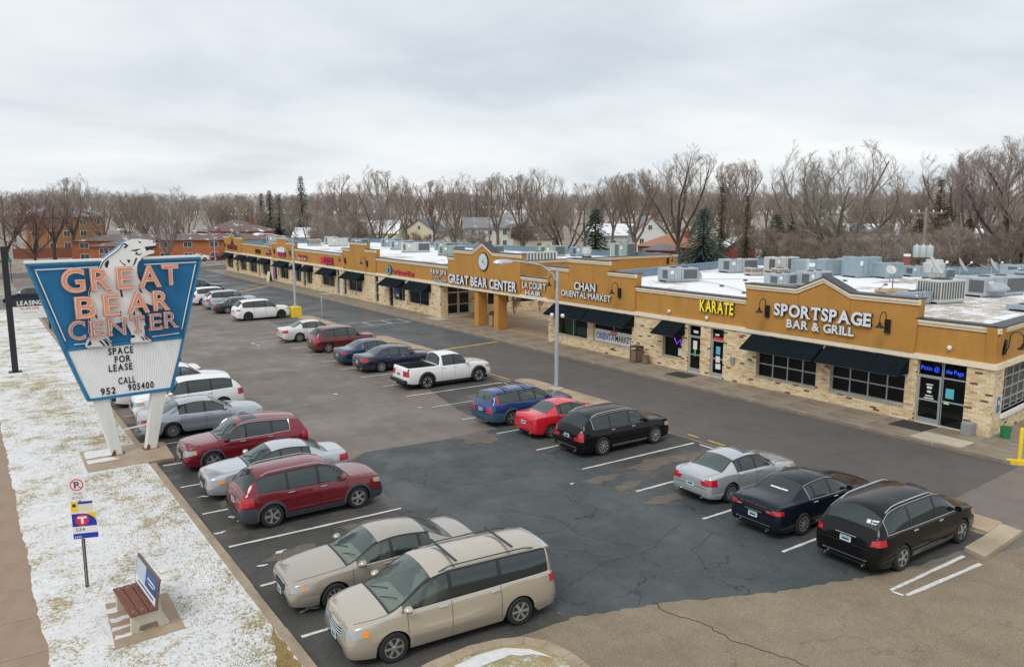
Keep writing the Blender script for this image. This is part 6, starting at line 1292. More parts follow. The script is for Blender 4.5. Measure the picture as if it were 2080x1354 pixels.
U=[(44.5,42.2,2.6,1.5,1.35,'hvac_grey',-15,'grey unit standing alone on the snowy roof behind the KARATE parapet','duct'),
(55.5,45.6,3.0,1.6,1.5,'hvac_grey',-12,'blue-grey unit at the back left of the near roof','pack'),(58.8,43.6,2.6,1.5,1.7,'hvac_pale',-12,'pale grey unit at the rear parapet beside the blue-grey one','pack'),
(53.9,42.6,1.3,.9,.85,'hvac_tan',-10,'small tan condenser with dark face in front of the rear units','cond'),(55.0,40.9,1.1,.9,.85,'hvac_tan',-10,'second small tan condenser near the pale rear unit','cond'),
(47.6,35.2,2.2,1.3,1.2,'hvac_grey',-5,'grey unit just behind the left slope of the SPORTSPAGE gable','duct'),(49.4,33.9,2.3,1.3,1.4,'hvac_grey',-5,'grey unit with dark coil face behind the SPORTSPAGE gable peak','pack'),
(58.8,39.6,5.0,1.7,1.7,'hvac_blue',-14,'long blue make-up air unit behind the SPORTSPAGE gable','plain'),(59.8,36.7,2.4,1.8,2.1,'hvac_blue',-14,'tall blue box of the make-up air unit','plain'),(60.6,34.9,1.7,1.5,1.6,'hvac_blue',-14,'lower blue box at the right end of the make-up unit','plain'),
(64.0,34.5,1.9,1.2,1.1,'hvac_blue',-14,'small blue unit right of the make-up air unit','pack'),(61.6,31.4,2.0,1.3,1.2,'hvac_blue',-12,'blue-green unit with dark opening near the exhaust fan','pack'),
(46.7,23.6,2.2,1.6,1.75,'hvac_pale',-8,'cream louvred unit behind the right shoulder of the SPORTSPAGE gable','cond'),(44.7,24.1,1.5,1.2,.95,'hvac_blue',-8,'blue duct box in front of the cream louvred unit','plain'),
(53.6,24.0,4.2,2.0,1.55,'hvac_grey',-8,'large grey packaged unit with intake hood and coil face on the right','hood'),(63.5,26.2,2.2,1.4,1.3,'hvac_blue',-8,'blue unit by the rear parapet at the right edge','pack'),(46.6,19.0,1.6,1.2,.45,'hvac_blue',-5,'low blue curb box at the right edge of the roof','plain'),(67.5,28.5,1.8,1.4,1.5,'hvac_blue',-8,'pale blue unit farthest right on the rear of the near roof','pack'),
(49.6,66.6,3.6,1.3,1.4,'hvac_pale',-6,'pale coil unit beside the lamp head on the far roof','cond'),(57.2,74.4,2.8,1.6,1.6,'hvac_green',-6,'green unit with curved duct on the far roof','duct'),(60.3,72.8,2.2,1.4,1.4,'hvac_blue',-6,'blue unit right of the green ducted unit','pack'),(66.0-4.5,66.8,2.2,1.5,2.2,'hvac_green',-6,'tall pale green unit near the rear corner of the far roof','pack'),
(48.6,83.0,3.0,1.4,1.5,'hvac_green',-6,'green grey unit left of the clock gable','pack'),(53.0,80.8,2.6,1.4,1.5,'hvac_blue',-6,'blue unit with black flue just left of the clock gable','pack'),(48.4,91.8,3.4,1.5,1.6,'hvac_pale',-4,'pale lilac unit in the middle of the far roof','pack'),(50.0,99.0,2.8,1.5,1.6,'hvac_grey',-4,'dark-faced grey unit with rounded duct on the far roof','duct'),(53.5,109.0,3.0,1.5,1.5,'hvac_blue',-4,'blue unit behind the blank stepped parapet','duct'),
(47.0,114.0,2.6,1.6,1.6,'hvac_pale',-4,'white unit standing left of the blank stepped parapet','plain'),(44.5,117.5,1.8,1.3,1.3,'hvac_tan',-4,'tan unit beside the white one on the far roof','cond'),(49.7,112.2,2.2,1.3,1.4,'hvac_blue',-4,'blue unit right of the white one on the far roof','pack'),(49.5,123.0,1.8,1.4,1.5,'hvac_pale',-4,'white unit at the back of the far roof end','pack'),(41.8,127.0,2.8,1.4,1.7,'hvac_grey',-4,'grey unit at the far end of the roof by the stepped parapet','pack'),(54.5,95.0,2.4,1.4,1.3,'hvac_blue',-4,'blue unit toward the rear of the far roof middle','pack'),(46.0,74.5,2.0,1.2,1.1,'hvac_blue',-4,'low blue unit behind the PAW SPA parapet','pack')]
for u in U: unit(*u[:4],u[4]*.78,*u[5:])
def fan(x,y,s,label):
    t=thing('exhaust_fan',label,'exhaust fan',(x,y,ZR_)); MB().bbox(-.42*s,.42*s,-.42*s,.42*s,0,.5*s,.02).build('curb','black_metal',t); MB().lathe([(.32*s,.5*s),(.36*s,.75*s),(.5*s,.8*s),(.56*s,1.15*s),(.60*s,1.3*s),(.46*s,1.34*s),(.44*s,1.5*s),(.0,1.52*s)],20,'z').build('hood','hvac_pale',t,True)
fan(56.6,29.2,1.25,'white mushroom exhaust fan on a black curb in the middle of the near roof'); fan(55.5,66.0,.9,'round pale blue exhaust fan on the far roof behind the gable'); fan(46.5,69.0,.7,'small white vent near the PAW SPA parapet')
def dish(x,y,s,label,az):
    t=thing('satellite_dish',label,'satellite dish',(x,y,ZR_),R(az)); b=MB().lathe([(.0,0),(.2*s,.02*s),(.4*s,.09*s),(.5*s,.15*s),(.49*s,.165*s),(.0,.03*s)],20,'z').build('reflector','hvac_pale',t,True); b.location=(0,0,1.15*s); b.rotation_euler=(R(58),0,0)
    MB().tube([(0,.05,0),(0,.05,1.1*s)],.04).build('mast','galv_duct',t); MB().tube([(0,-.05,.85*s),(0,-.55*s,1.35*s)],.02).build('feed_arm','galv_duct',t); MB().bbox(-.06,.06,-.62*s,-.5*s,1.32*s,1.44*s,.02).build('feed_horn','white_plastic',t)
dish(53.4,27.6,1.4,'large tilted satellite dish left of the big grey unit',20); dish(60.0,29.0,1.15,'satellite dish behind the big grey unit, second from left',30); dish(63.0,28.2,1.1,'satellite dish behind the big grey unit, third from left',30); dish(57.5,32.9,.75,'round satellite dish seen face-on near the blue-green unit',-40)
t=thing('timber_pallet','timber ballast frame with a small mast on the snowy roof','pallet',(50.0,28.4,ZR_),R(-10))
for i in range(7): MB().box(-1.05+.3*i,-.82+.3*i,-.5,.5,.06,.22).build('plank','timber',t)
MB().box(-1.05,1.05,-.5,-.4,0,.06).box(-1.05,1.05,.4,.5,0,.06).build('bearers','timber',t); MB().tube([(0,0,.22),(0,0,.9)],.03).build('mast','black_metal',t)
t=thing('chimney','short red chimney stack with white cap at the rear of the near roof','chimney',(66.2,36.5,ZR_)); MB().bbox(-.2,.2,-.2,.2,0,1.45,.02).build('stack','brick_stack',t); MB().lathe([(.28,1.45),(.3,1.65),(.0,1.67)],12,'z').build('cap','white_plastic',t)
def gasrun(pts,label):
    t=thing('gas_pipe',label,'pipe'); MB().tube([(x,y,ZR_+.14) for x,y in pts],.03,6).build('pipe','hvac_tan',t)
    for (x,y) in pts: MB().bbox(x-.15,x+.15,y-.1,y+.1,ZR_,ZR_+.11,.02).build('support_block','coil',t)
gasrun([(45.5,42),(49,39.5),(52,37.4),(55,35)],'thin gas pipe crossing the snow from the lone grey unit'); gasrun([(45.5,41.4),(44,37.5),(41.5,33.5),(39.8,31.0)],'thin gas pipe running towards the KARATE parapet'); gasrun([(48,30.5),(51,29.8),(54.5,31.5)],'thin gas pipe behind the SPORTSPAGE gable peak')
for i,(x,y,h) in enumerate(((52.0,36.2,1.6),(44.2,62.5,1.2),(38.5,64.5,.8),(46,72,.8),(37.2,29.5,.35),(62.5,70,1.3),(50.5,88,.7))):
    t=thing('vent_pipe',('tall white vent pipe behind the SPORTSPAGE gable','white vent pipe on the far roof beside the clock gable','short white vent near the PAW SPA parapet','small white vent pipe on the far roof','stubby vent just behind the KARATE coping','grey vent pipe near the court end of the far roof','short vent in front of the lilac unit')[i],'vent',(x,y,ZR_)); MB().lathe([(.07,0),(.07,h),(.10,h),(.10,h+.1),(.0,h+.12)],10,'z').build('pipe','hvac_pale',t,True)
# ================================================================ trees
mat('bark',(.165,.132,.108),.9,var=.25,vscale=3); mat('bark_dark',(.075,.060,.052),.9,var=.25,vscale=3); mat('bark_grey',(.20,.175,.155),.9,var=.2,vscale=3)
mat('twig_brown',(.25,.20,.16),.9); mat('twig_purple',(.27,.215,.19),.9); mat('twig_grey',(.29,.25,.21),.9); mat('twig_hazed',(.33,.28,.255),.9); mat('twig_red',(.185,.115,.100),.9)  # palest twig tone has distance haze put into its colour, for skyline trees
def bare_tree(seed,h,spread,nl,fork,twigs,up=.35,lean=.0,dens=1.):
    rnd=random.Random(seed); tr=MB(); cr=MB()
    def wander(p,d,l,n,curl,upw):
        pts=[p.copy()]; 
        for i in range(n):
            d=(d+Vector((rnd.uniform(-curl,curl),rnd.uniform(-curl,curl),rnd.uniform(-curl,curl)+upw))).normalized(); p=p+d*(l/n); pts.append(p.copy())
        return pts,d
    def side(d,ang):
        a=Vector((rnd.uniform(-1,1),rnd.uniform(-1,1),rnd.uniform(-.5,1))); a=(a-d*a.dot(d)).normalized(); return (d*math.cos(ang)+a*math.sin(ang)).normalized()
    def twig(p,d,l,w_):
        q=p+d*l; s_=d.cross(Vector((rnd.uniform(-1,1),rnd.uniform(-1,1),rnd.uniform(-1,1)))).normalized()*w_; n=len(cr.v); cr.v+=[tuple(p-s_),tuple(p+s_),tuple(q)]; cr.f.append((n,n+1,n+2))
    def branch(p,d,l,r,lev):
        n=4 if lev<3 else 3; pts,dd=wander(p,d,l,n,.22,.10*up); rr=[r*(1-.62*i/n) for i in range(n+1)]
        (tr if lev<2 else cr).tube(pts,rr,5 if lev<2 else 3,False)
        k={1:6,2:6,3:5}[lev]; k=int(k*dens)+ (rnd.random()<.5)
        if lev<4:
            for i in range(k):
                f=.25+.75*(i+rnd.random())/k; j=min(int(f*n),n-1); q=pts[j].lerp(pts[j+1],f*n-j); ang=rnd.uniform(.4,.95); nd=side((pts[j+1]-pts[j]).normalized(),ang); nd.z+=up*.5; nd.normalize(); ll=l*rnd.uniform(.38,.62)*(1.15-.5*f)
                if lev<3: branch(q,nd,ll,max(.012,rr[j]*.55),lev+1)
                else:
                    pts2,_=wander(q,nd,ll,2,.3,.05); cr.tube(pts2,[.010,.007,.004],3,False)
                    for a in range(twigs):
                        f2=rnd.random(); b=pts2[0].lerp(pts2[1],f2*2) if f2<.5 else pts2[1].lerp(pts2[2],f2*2-1); t_=side(nd,rnd.uniform(.3,1.)); t_.z+=up*.4; t_.normalize(); twig(b,t_,rnd.uniform(.35,.95),.008)
            for a in range(twigs): twig(pts[-1],side(dd,rnd.uniform(0,.6)),rnd.uniform(.4,1.),.009)
    r0=h*.020; th=h*fork; pts,d=wander(Vector((0,0,-.2)),Vector((lean,0,1)).normalized(),th,4,.05,.02); tr.tube(pts,[r0*1.5,r0*1.12,r0,r0*.95,r0*.9],7,False)
    for i in range(nl):
        a=2*math.pi*(i+rnd.uniform(-.25,.25))/nl; el=rnd.uniform(.30,.75)*spread; d=Vector((math.cos(a)*math.sin(el),math.sin(a)*math.sin(el),math.cos(el))); st=pts[-1] if i%3 else pts[-2]
        branch(st,d,(h-th)*rnd.uniform(.62,.88)/max(.62,math.cos(el)**.5),r0*.62,1)
    zc_=h*.60; rz_=h*.40; rx_=h*.44*min(1.25,spread)
    for mb in (tr,cr):
        for i_,v in enumerate(mb.v):
            q=math.sqrt((v[0]/rx_)**2+(v[1]/rx_)**2+((v[2]-zc_)/rz_)**2 if v[2]>zc_ else (v[0]/rx_)**2+(v[1]/rx_)**2+((v[2]-zc_)/(rz_*1.6))**2)
            if q>.82:
                k_=(.82+(q-.82)*.38)/q; mb.v[i_]=(v[0]*k_,v[1]*k_,zc_+(v[2]-zc_)*k_)
    return tr.mesh('trunk','bark',True,False),cr.mesh('crown','twig_brown',False,False)
PROT=[bare_tree(11,18,1.0,5,.24,8,.45),bare_tree(12,18,1.05,7,.15,7,.45,dens=1.1),bare_tree(13,16,.75,5,.30,7,.55),bare_tree(14,15,1.25,6,.22,7,.25),bare_tree(15,20,.9,6,.20,8,.42,.05),bare_tree(16,9,1.1,6,.12,6,.4)]
PH=[max(v.co.z for v in a[1].vertices)*.985 for a in PROT]
PMAT={}
def pm(i,part,m):
    key=(i,part,m)
    if key not in PMAT:
        c=PROT[i][part].copy(); c.name=('trunk','crown')[part]; c.materials.clear(); c.materials.append(M(m)); PMAT[key]=c
    return PMAT[key]
YAW=R(34.698); PIT=R(8.792)
def at(px,dist):
    """a compass direction from a picture column, at a distance"""
    a=YAW+math.atan((px-1040)/1610/math.cos(PIT)*1.0); return (dist*math.sin(a),dist*math.cos(a))
def hgt(px,top,dist): return 9.4+(428-top)/1610*dist*math.cos(math.atan((px-1040)/1610))
rt=random.Random(5)
def tree(px,top,dist,p,label,bk='bark',tw='twig_brown',sx=1.,group='bare trees beyond the shops'):
    x,y=at(px,dist); h=hgt(px,top,dist); s_=h/PH[p]
    t=thing('bare_tree',label,'tree',(x,y,-.06),rt.uniform(0,6.28),group); t.scale=(s_*sx,s_*sx,s_)
    link('trunk',pm(p,0,bk),t); link('crown',pm(p,1,tw),t); return t
TL=[(1700,283,112,1,'huge spreading bare tree with several trunks behind the right half of the roof','bark','twig_grey',1.1),(1625,330,120,4,'tall bare tree left of the huge spreading tree','bark','twig_grey',1.),(1372,300,140,0,'tall dark bare tree with rounded crown above the blue spruce','bark_dark','twig_grey',1.0),(1285,345,140,2,'slender bare tree left of the tall dark rounded tree','bark','twig_brown',1.1),(1935,305,128,4,'tall bare tree left of the frame-edge trees','bark','twig_purple',1.),(2030,260,120,0,'tallest bare tree near the right edge of the picture','bark_dark','twig_purple',1.1),(2105,285,112,4,'bare tree cut off by the right edge','bark','twig_purple',1.),(1985,300,150,2,'bare tree between the two tall right-hand trees','bark','twig_purple',1.),(1860,345,150,0,'bare tree behind the utility pole','bark','twig_brown',1.),(1145,372,118,3,'dark wide-limbed bare tree left of the dark spruce','bark_dark','twig_brown',.9),(1490,325,175,2,'thin bare tree between the blue spruce and the huge tree','bark','twig_purple',1.),(1462,350,180,4,'thin bare tree behind the yellowish conifer','bark','twig_purple',.9),(1545,370,140,3,'low wide bare tree left of the huge tree','bark','twig_brown',1.1),(775,372,150,3,'rounded bare tree with a black trunk in front of the cream house','bark_dark','twig_grey',.95),(790,338,235,0,'pale rounded bare tree rising above the middle skyline','bark_grey','twig_grey',1.),(700,352,230,4,'bare tree right of the lone tall spruce','bark','twig_purple',1.),(635,398,155,3,'leaning bare tree above the far end of the shops','bark_grey','twig_grey',.9),(668,425,140,5,'small multi-stem bare tree behind the far roof','bark_grey','twig_grey',1.1),(715,430,145,5,'low spreading bare tree behind the far roof','bark_dark','twig_brown',1.2),(735,380,200,1,'broad bare tree left of the black-trunked rounded tree','bark','twig_purple',.9),(830,372,190,2,'bare tree beside the house with the blue-grey roof','bark','twig_brown',.9),(885,358,200,0,'brownish bare tree over the white garage','bark','twig_red',.9),(925,362,175,4,'bare tree with a thick trunk left of the big white house','bark','twig_brown',.8),(965,352,215,1,'bare tree behind the big white house','bark','twig_purple',.9),(1012,352,180,2,'bare tree with a straight trunk in front of the big white house','bark','twig_grey',1.),(1060,345,185,0,'bare tree right of the big white house','bark','twig_brown',.9),(1100,340,195,4,'tall bare tree above the lamp head','bark','twig_grey',.9),(1185,372,190,3,'bare tree behind the dark spruce','bark','twig_purple',.9),(1240,358,185,2,'bare tree right of the dark spruce','bark','twig_brown',.9),(165,352,205,0,'tall bare tree standing above the flats at the far left','bark_dark','twig_grey',.85),(30,386,165,3,'reddish bare tree at the left edge','bark_dark','twig_red',1.0),(85,402,150,3,'reddish brown bare tree left of the big blue sign','bark_dark','twig_red',1.0),(125,392,168,2,'bare tree over the red fence','bark_dark','twig_brown',1.1),(225,378,200,4,'bare tree above the left end of the brick flats','bark','twig_grey',.9),(275,384,205,1,'bare tree behind the chimney of the brick flats','bark','twig_brown',.8),(352,376,148,1,'large bare tree standing before the brick flats','bark_grey','twig_grey',.85),(310,392,215,2,'thin bare tree behind the brick flats','bark','twig_purple',1.),(395,400,190,0,'bare tree right of the large one before the flats','bark','twig_grey',.8),(485,396,235,3,'bare tree over the hip roof of the rear flats','bark','twig_brown',.9),(525,402,240,1,'bare tree left of the dark spruce clump','bark','twig_grey',.7),(600,404,215,2,'bare tree between the spruce clump and the lone spruce','bark','twig_purple',1.),(660,392,210,1,'bare tree below the lone tall spruce','bark','twig_purple',.8),(1790,372,165,3,'bare tree right of the huge spreading tree','bark','twig_brown',1.1),(1330,375,200,3,'bare tree between the slender and the rounded tree','bark','twig_purple',1.),(1420,375,205,1,'bare tree behind the tip of the blue spruce','bark','twig_purple',.9)]
for a in TL: tree(a[0],a[1],a[2],a[3],a[4],a[5],a[6],a[7])
# more of the neighbourhood's trees, standing deeper
rf=random.Random(21)
for k in range(78):
    px=rf.uniform(-60,2150); d=rf.uniform(215,340); top=rf.uniform(396,424)-(22 if px>1250 else 0)-(8 if 850<px<1250 else 0)
    tree(px,top,d,rf.randrange(5),'bare tree in the deep wooded belt on the skyline','bark',rf.choice(('twig_hazed','twig_brown','twig_grey','twig_hazed')),rf.uniform(.9,1.3),'trees of the wooded belt on the skyline')
for k in range(36):
    px=rf.choice((rf.uniform(1490,2120),rf.uniform(1490,2120),rf.uniform(560,1260))); d=rf.uniform(100,165) if px>1400 else rf.uniform(140,200); top=rf.uniform(432,462) if px>1400 else rf.uniform(440,470)
    tree(px,top,d,5,'bare shrubby tree in the gardens behind the shops','bark',rf.choice(('twig_grey','twig_grey','twig_brown')),rf.uniform(1.,1.5),'shrubby trees in the gardens behind')
# far belt of woodland that reads as one mass
wm=MB(); src=PROT[2][1]; sv=np.array([v.co[:] for v in src.vertices]); sf=[tuple(p.vertices) for p in src.polygons]; sf=sf[::2]
vs_all=[];fs_all=[];off=0
for k in range(150):
    px=-120+2350*k/150+rf.uniform(-10,10); d=rf.uniform(340,430); x,y=at(px,d); s_=rf.uniform(.95,1.25); a=rf.uniform(0,6.28); c,s2=math.cos(a),math.sin(a)
    v=sv*np.array([1.5*s_,1.5*s_,s_]); v=np.stack([v[:,0]*c-v[:,1]*s2+x,v[:,0]*s2+v[:,1]*c+y,v[:,2]],1); vs_all.append(v); fs_all+= [tuple(i+off for i in f) for f in sf]; off+=len(v)
me=bpy.data.meshes.new('distant_wood'); me.from_pydata(np.concatenate(vs_all).tolist(),[],fs_all); me.materials.append(M('twig_hazed')); tag(link('distant_wood',me,None,'stuff'),'far belt of bare woodland closing the skyline','woodland')
# conifers
mat('needle_blue',(.065,.105,.092),.85,var=.3,vscale=2); mat('needle_dark',(.048,.066,.038),.85,var=.3,vscale=2); mat('needle_olive',(.105,.085,.035),.85,var=.3,vscale=2); mat('needle_rust',(.15,.085,.035),.85,var=.3,vscale=2)
def spruce_mesh(seed,h,rad,open_=.0,irr=.15):
    rnd=random.Random(seed); tr=MB().tube([(0,0,-.2),(0,0,h*.5),(0,0,h)],[h*.018,h*.011,.02],6,False); cr=MB(); z=h*.06
    while z<h*.99:
        f=1-z/h; R_=rad*(f**.85)*rnd.uniform(1-irr,1+irr)+.10; n=max(4,int(5+6*f)); a0=rnd.uniform(0,6.28)
        for i in range(n):
            if rnd.random()<open_: continue
            a=a0+2*math.pi*i/n+rnd.uniform(-.25,.25); L_=R_*rnd.uniform(.75,1.1); d=Vector((math.cos(a),math.sin(a),0)); q=Vector((-math.sin(a),math.cos(a),0)); k=max(3,int(L_/.28))
            for j in range(k):
                t=(j+.6)/k; p=d*(L_*t)+Vector((0,0,z-.42*L_*t*t+.12*L_*t)); w_=.34*(1.15-.75*t)*min(1.4,max(.6,L_/1.6))
                for (sg,dz) in ((1,rnd.uniform(-.16,.02)),(-1,rnd.uniform(-.16,.02)),(0,-.22)):
                    tip=p+d*rnd.uniform(.15,.42)+q*(sg*w_)+Vector((0,0,dz*1.2)); b=q*.09+Vector((0,0,rnd.uniform(-.05,.07))) if sg==0 else d*.12+Vector((0,0,.05)); nn=len(cr.v); cr.v+=[tuple(p-b),tuple(p+b),tuple(tip)]; cr.f.append((nn,nn+1,nn+2))
        z+=h*.012+.14*rnd.uniform(.7,1.3)
    return tr.mesh('trunk','bark_dark',True,False),cr
CON=[spruce_mesh(1,10,3.1),spruce_mesh(2,10,2.3,.1,.3),spruce_mesh(3,14,2.0,.35,.5),spruce_mesh(4,18,2.9,.05)]; CH=[10,10,14,18]; _cm={}
def conifer(px,top,dist,p,m,label,sx=1.):
    x,y=at(px,dist); h=hgt(px,top,dist); s_=h/CH[p]; t=thing('spruce_tree',label,'conifer',(x,y,-.06),rt.uniform(0,6.28),'conifers beyond the shops'); t.scale=(s_*sx,s_*sx,s_)
    if (p,m) not in _cm: _cm[(p,m)]=CON[p][1].mesh('crown',m,False,False)
    link('trunk',CON[p][0],t); link('crown',_cm[(p,m)],t)
for a in ((1422,420,98,0,'needle_blue','full blue spruce right of the orange-roofed bungalow',1.4),(1206,420,112,1,'needle_dark','dark green spruce above the court wall',1.55),(623,358,225,3,'needle_dark','lone tall dark spruce on the left skyline',1.35),(543,392,245,3,'needle_dark','dark spruce, leftmost of the skyline clump',1.5),(560,386,250,3,'needle_dark','dark spruce, middle of the skyline clump',1.6),(578,394,240,3,'needle_dark','dark spruce, rightmost of the skyline clump',1.7),(1456,376,128,2,'needle_olive','tall thin yellowish conifer behind the blue spruce'),(1507,394,118,2,'needle_olive','narrow conifer with a yellow tip right of the blue spruce',.9),(1566,432,112,1,'needle_dark','broad dark conifer left of the huge spreading tree',1.5),(1600,445,120,1,'needle_dark','dark conifer partly hidden by the huge tree',1.3),(1888,362,128,2,'needle_rust','rusty brown conifer right of the utility pole'),(1850,440,112,1,'needle_olive','olive pine left of the utility pole',1.4),(1905,415,118,1,'needle_olive','olive pine right of the utility pole',1.5),(1950,440,125,1,'needle_olive','olive pine behind the satellite dishes',1.3),(2070,470,110,1,'needle_dark','dark conifer at the right edge',1.3),(1790,452,130,1,'needle_olive','olive pine behind the blue roof units',1.4),(1690,450,190,1,'needle_olive','distant olive conifer behind the huge tree',1.3),(375,445,178,1,'needle_olive','small olive conifer beside the flats')): conifer(*a)
# court shrubs
for k,(x,y,lb) in enumerate(((40.0,57.4,'bare upright shrub in the court bed, left one'),(43.2,57.9,'bare upright shrub in the court bed, right one'))):
    t=thing('bare_shrub',lb,'shrub',(x,y,.11)); t.scale=(.16,.16,.26); link('trunk',pm(5,0,'bark'),t); link('crown',pm(5,1,'twig_brown'),t)
for k,(px,d,sc,lb) in enumerate(((75,190,.42,'round brown bush left of the red fence'),(880,222,.38,'round brown bush beside the cream house'),(1120,150,.3,'low bush behind the far roof'),(185,200,.25,'small bush in the snow before the flats, left one'),(215,200,.25,'small bush in the snow before the flats, middle one'),(245,200,.25,'small bush in the snow before the flats, right one'))):
    x,y=at(px,d); t=thing('bush',lb,'bush',(x,y,-.1)); t.scale=(sc*.9,sc*.9,sc*.55); link('crown',pm(3,1,'twig_red'),t); link('trunk',pm(3,0,'bark_dark'),t)
# ================================================================ houses, flats
mat('siding_white',(.68,.68,.65),.7,var=.05); mat('siding_cream',(.66,.60,.46),.7,var=.05); mat('siding_pale',(.60,.62,.60),.7,var=.05); mat('siding_brown',(.16,.10,.07),.8); mat('siding_red',(.28,.06,.05),.8)
def roofm(n,c,snow):
    s=NT(n); s.color(s.mix(s.ramp(s.noise(.5,5,.7,s.warp(.6,.6)),(snow-.04,0),(snow+.04,1)),s.ramp(s.noise(3,4),(.3,tuple(x*.85 for x in c)),(.7,tuple(min(1,x*1.15) for x in c))),(.80,.82,.86))); s.rough(.85); return n
roofm('roof_slate',(.13,.16,.19),.66); roofm('roof_grey',(.22,.22,.23),.62); roofm('roof_orange',(.36,.17,.10),.75); roofm('roof_brown',(.15,.105,.10),.62); roofm('roof_white',(.3,.3,.3),.40)
s=NT('apt_brick'); s.color(s.ramp(s.math('ADD',s.math('MULTIPLY',s.noise(.8,4),.5),s.math('MULTIPLY',s.noise(14,3,.7),.5)),(.35,(.36,.115,.045)),(.65,(.50,.185,.085)))); s.rough(.9)
s=NT('apt_brick_tan'); s.color(s.ramp(s.noise(6,4,.7),(.35,(.30,.14,.065)),(.65,(.42,.22,.10)))); s.rough(.9)
def house(name,px,dist,w,d,eave,ridge,wallm,roofm_,rz,label,hip=False,wins=2,storeys=1,z0=-.06,cat='house',chim=True,door_=True,winw=.9,axis='x'):
    x,y=at(px,dist); t=thing(name,label,cat,(x,y,z0),-math.atan2(x,y)+R(rz))   # local -y faces the camera
    MB().box(-w/2,w/2,-d/2,d/2,0,eave).build('wall',wallm,t)
    o=.45; rb=MB()
    if hip:
        rl=max(.5,w/2-d/2); E=[(-w/2-o,-d/2-o,eave),(w/2+o,-d/2-o,eave),(w/2+o,d/2+o,eave),(-w/2-o,d/2+o,eave)]; A,B=(-rl,0,ridge),(rl,0,ridge)
        rb.poly([E[0],E[1],B,A]); rb.poly([E[2],E[3],A,B]); rb.poly([E[1],E[2],B]); rb.poly([E[3],E[0],A]); rb.poly(E[::-1])
    elif axis=='x':
        for s_ in (-1,1): rb.extrude([(-w/2-o,s_*(d/2+o),eave-.15),(w/2+o,s_*(d/2+o),eave-.15),(w/2+o,0,ridge),(-w/2-o,0,ridge)],(0,0,.2))
        for s_ in (-1,1): MB().extrude([(s_*w/2,-d/2,eave),(s_*w/2,d/2,eave),(s_*w/2,0,ridge)],(-s_*.15,0,0)).build('gable',wallm,t)
    else:
        for s_ in (-1,1): rb.extrude([(s_*(w/2+o),-d/2-o,eave-.15),(s_*(w/2+o),d/2+o,eave-.15),(0,d/2+o,ridge),(0,-d/2-o,ridge)],(0,0,.2))
        for s_ in (-1,1): MB().extrude([(-w/2,s_*d/2,eave),(w/2,s_*d/2,eave),(0,s_*d/2,ridge)],(0,-s_*.15,0)).build('gable',wallm,t)
    r=rb.build('roof',roofm_,t)
    if chim: MB().bbox(w*.2,w*.2+.7,.2,.9,eave,ridge+.9,.03).build('chimney','brick_stack',r)
    sh=eave/storeys
    def win(cx,cz,ww,hh,y_=None):
        yy=-d/2 if y_ is None else y_; f=MB().box(cx-ww/2-.08,cx+ww/2+.08,yy-.05,yy+.01,cz-hh/2-.08,cz+hh/2+.08).build('window','siding_white',t); MB().box(cx-ww/2,cx+ww/2,yy-.06,yy-.051,cz-hh/2,cz+hh/2).build('pane','house_pane',f); MB().box(cx-.03,cx+.03,yy-.067,yy-.061,cz-hh/2,cz+hh/2).build('mullion','siding_white',f)
    for st in range(storeys):
        for k in range(wins):
            cx=-w/2+w*(k+.5)/wins+(.15 if k%2 else -.1); 
            if door_ and st==0 and k==wins//2 and wins>1: MB().box(cx-.45,cx+.45,-d/2-.04,-d/2+.01,0,2.05).build('door','siding_brown',t); continue
            win(cx,sh*st+sh*.58,winw,min(1.3,sh*.45))
    if axis=='y' and not hip: win(0,eave+(ridge-eave)*.35,.8,1.0)
    return t
mat('house_pane',(.06,.08,.10),.12,spec=.7)
house('house',868,236,11,8,3.4,7.0,'siding_cream','roof_slate',-28,'cream house with blue-grey roof and gable behind the middle of the far wing',wins=3,axis='y')
house('house',990,205,12,9,5.2,7.6,'siding_white','roof_grey',8,'big two-storey white house with grey roof left of the clock gable peak',wins=3,storeys=2)
house('garage',929,200,6.5,6,2.8,5.0,'siding_white','roof_grey',-10,'small white garage with grey roof beside the big white house',wins=1,axis='y',chim=False,cat='garage')
house('house',775,232,12,8,3.2,6.6,'siding_cream','roof_white',-12,'cream house with snowy roof behind the black-trunked tree',wins=3)
house('house',1090,190,11,8,3.0,5.6,'siding_cream','roof_brown',6,'cream house half hidden by trees above the lamp head',wins=3)
house('house',1240,205,12,8,3.4,6.0,'siding_pale','roof_white',6,'pale house with snowy roof right of the dark spruce',wins=3)
house('house',1308,188,7,9,4.4,8.2,'siding_white','roof_grey',10,'tall white gabled house left of the rounded dark tree',wins=2,axis='y')
house('house',1362,158,11,8,2.7,4.9,'siding_brown','roof_orange',-30,'low brown bungalow with orange roof beside the blue spruce',wins=3,hip=True)
house('shed',1340,150,5,4,2.3,3.6,'siding_red','roof_grey',-20,'small red shed with grey roof in front of the bungalow',wins=1,chim=False,hip=True,cat='shed')
house('shed',1492,160,5,6,2.8,4.6,'siding_red','roof_white',15,'red outbuilding glimpsed between the conifers',wins=1,axis='y',chim=False,cat='shed')
house('house',1752,128,7,8,2.7,5.0,'siding_white','roof_grey',-25,'white gabled house behind the blue roof units',wins=2,axis='y')
house('house',1730,195,15,9,3.4,6.4,'siding_pale','roof_white',10,'house with snowy roof behind the huge spreading tree',wins=4)
house('house',1640,185,12,8,3.0,5.2,'siding_pale','roof_white',-10,'snow-roofed house left of the huge tree trunks',wins=3)
house('house',660,215,13,8,2.8,5.0,'siding_pale','roof_white',-8,'low snow-roofed house behind the far end of the shops',wins=3)
house('house',2000,170,12,8,3.2,6.0,'siding_pale','roof_white',0,'snow-roofed house deep behind the right-hand trees',wins=3)
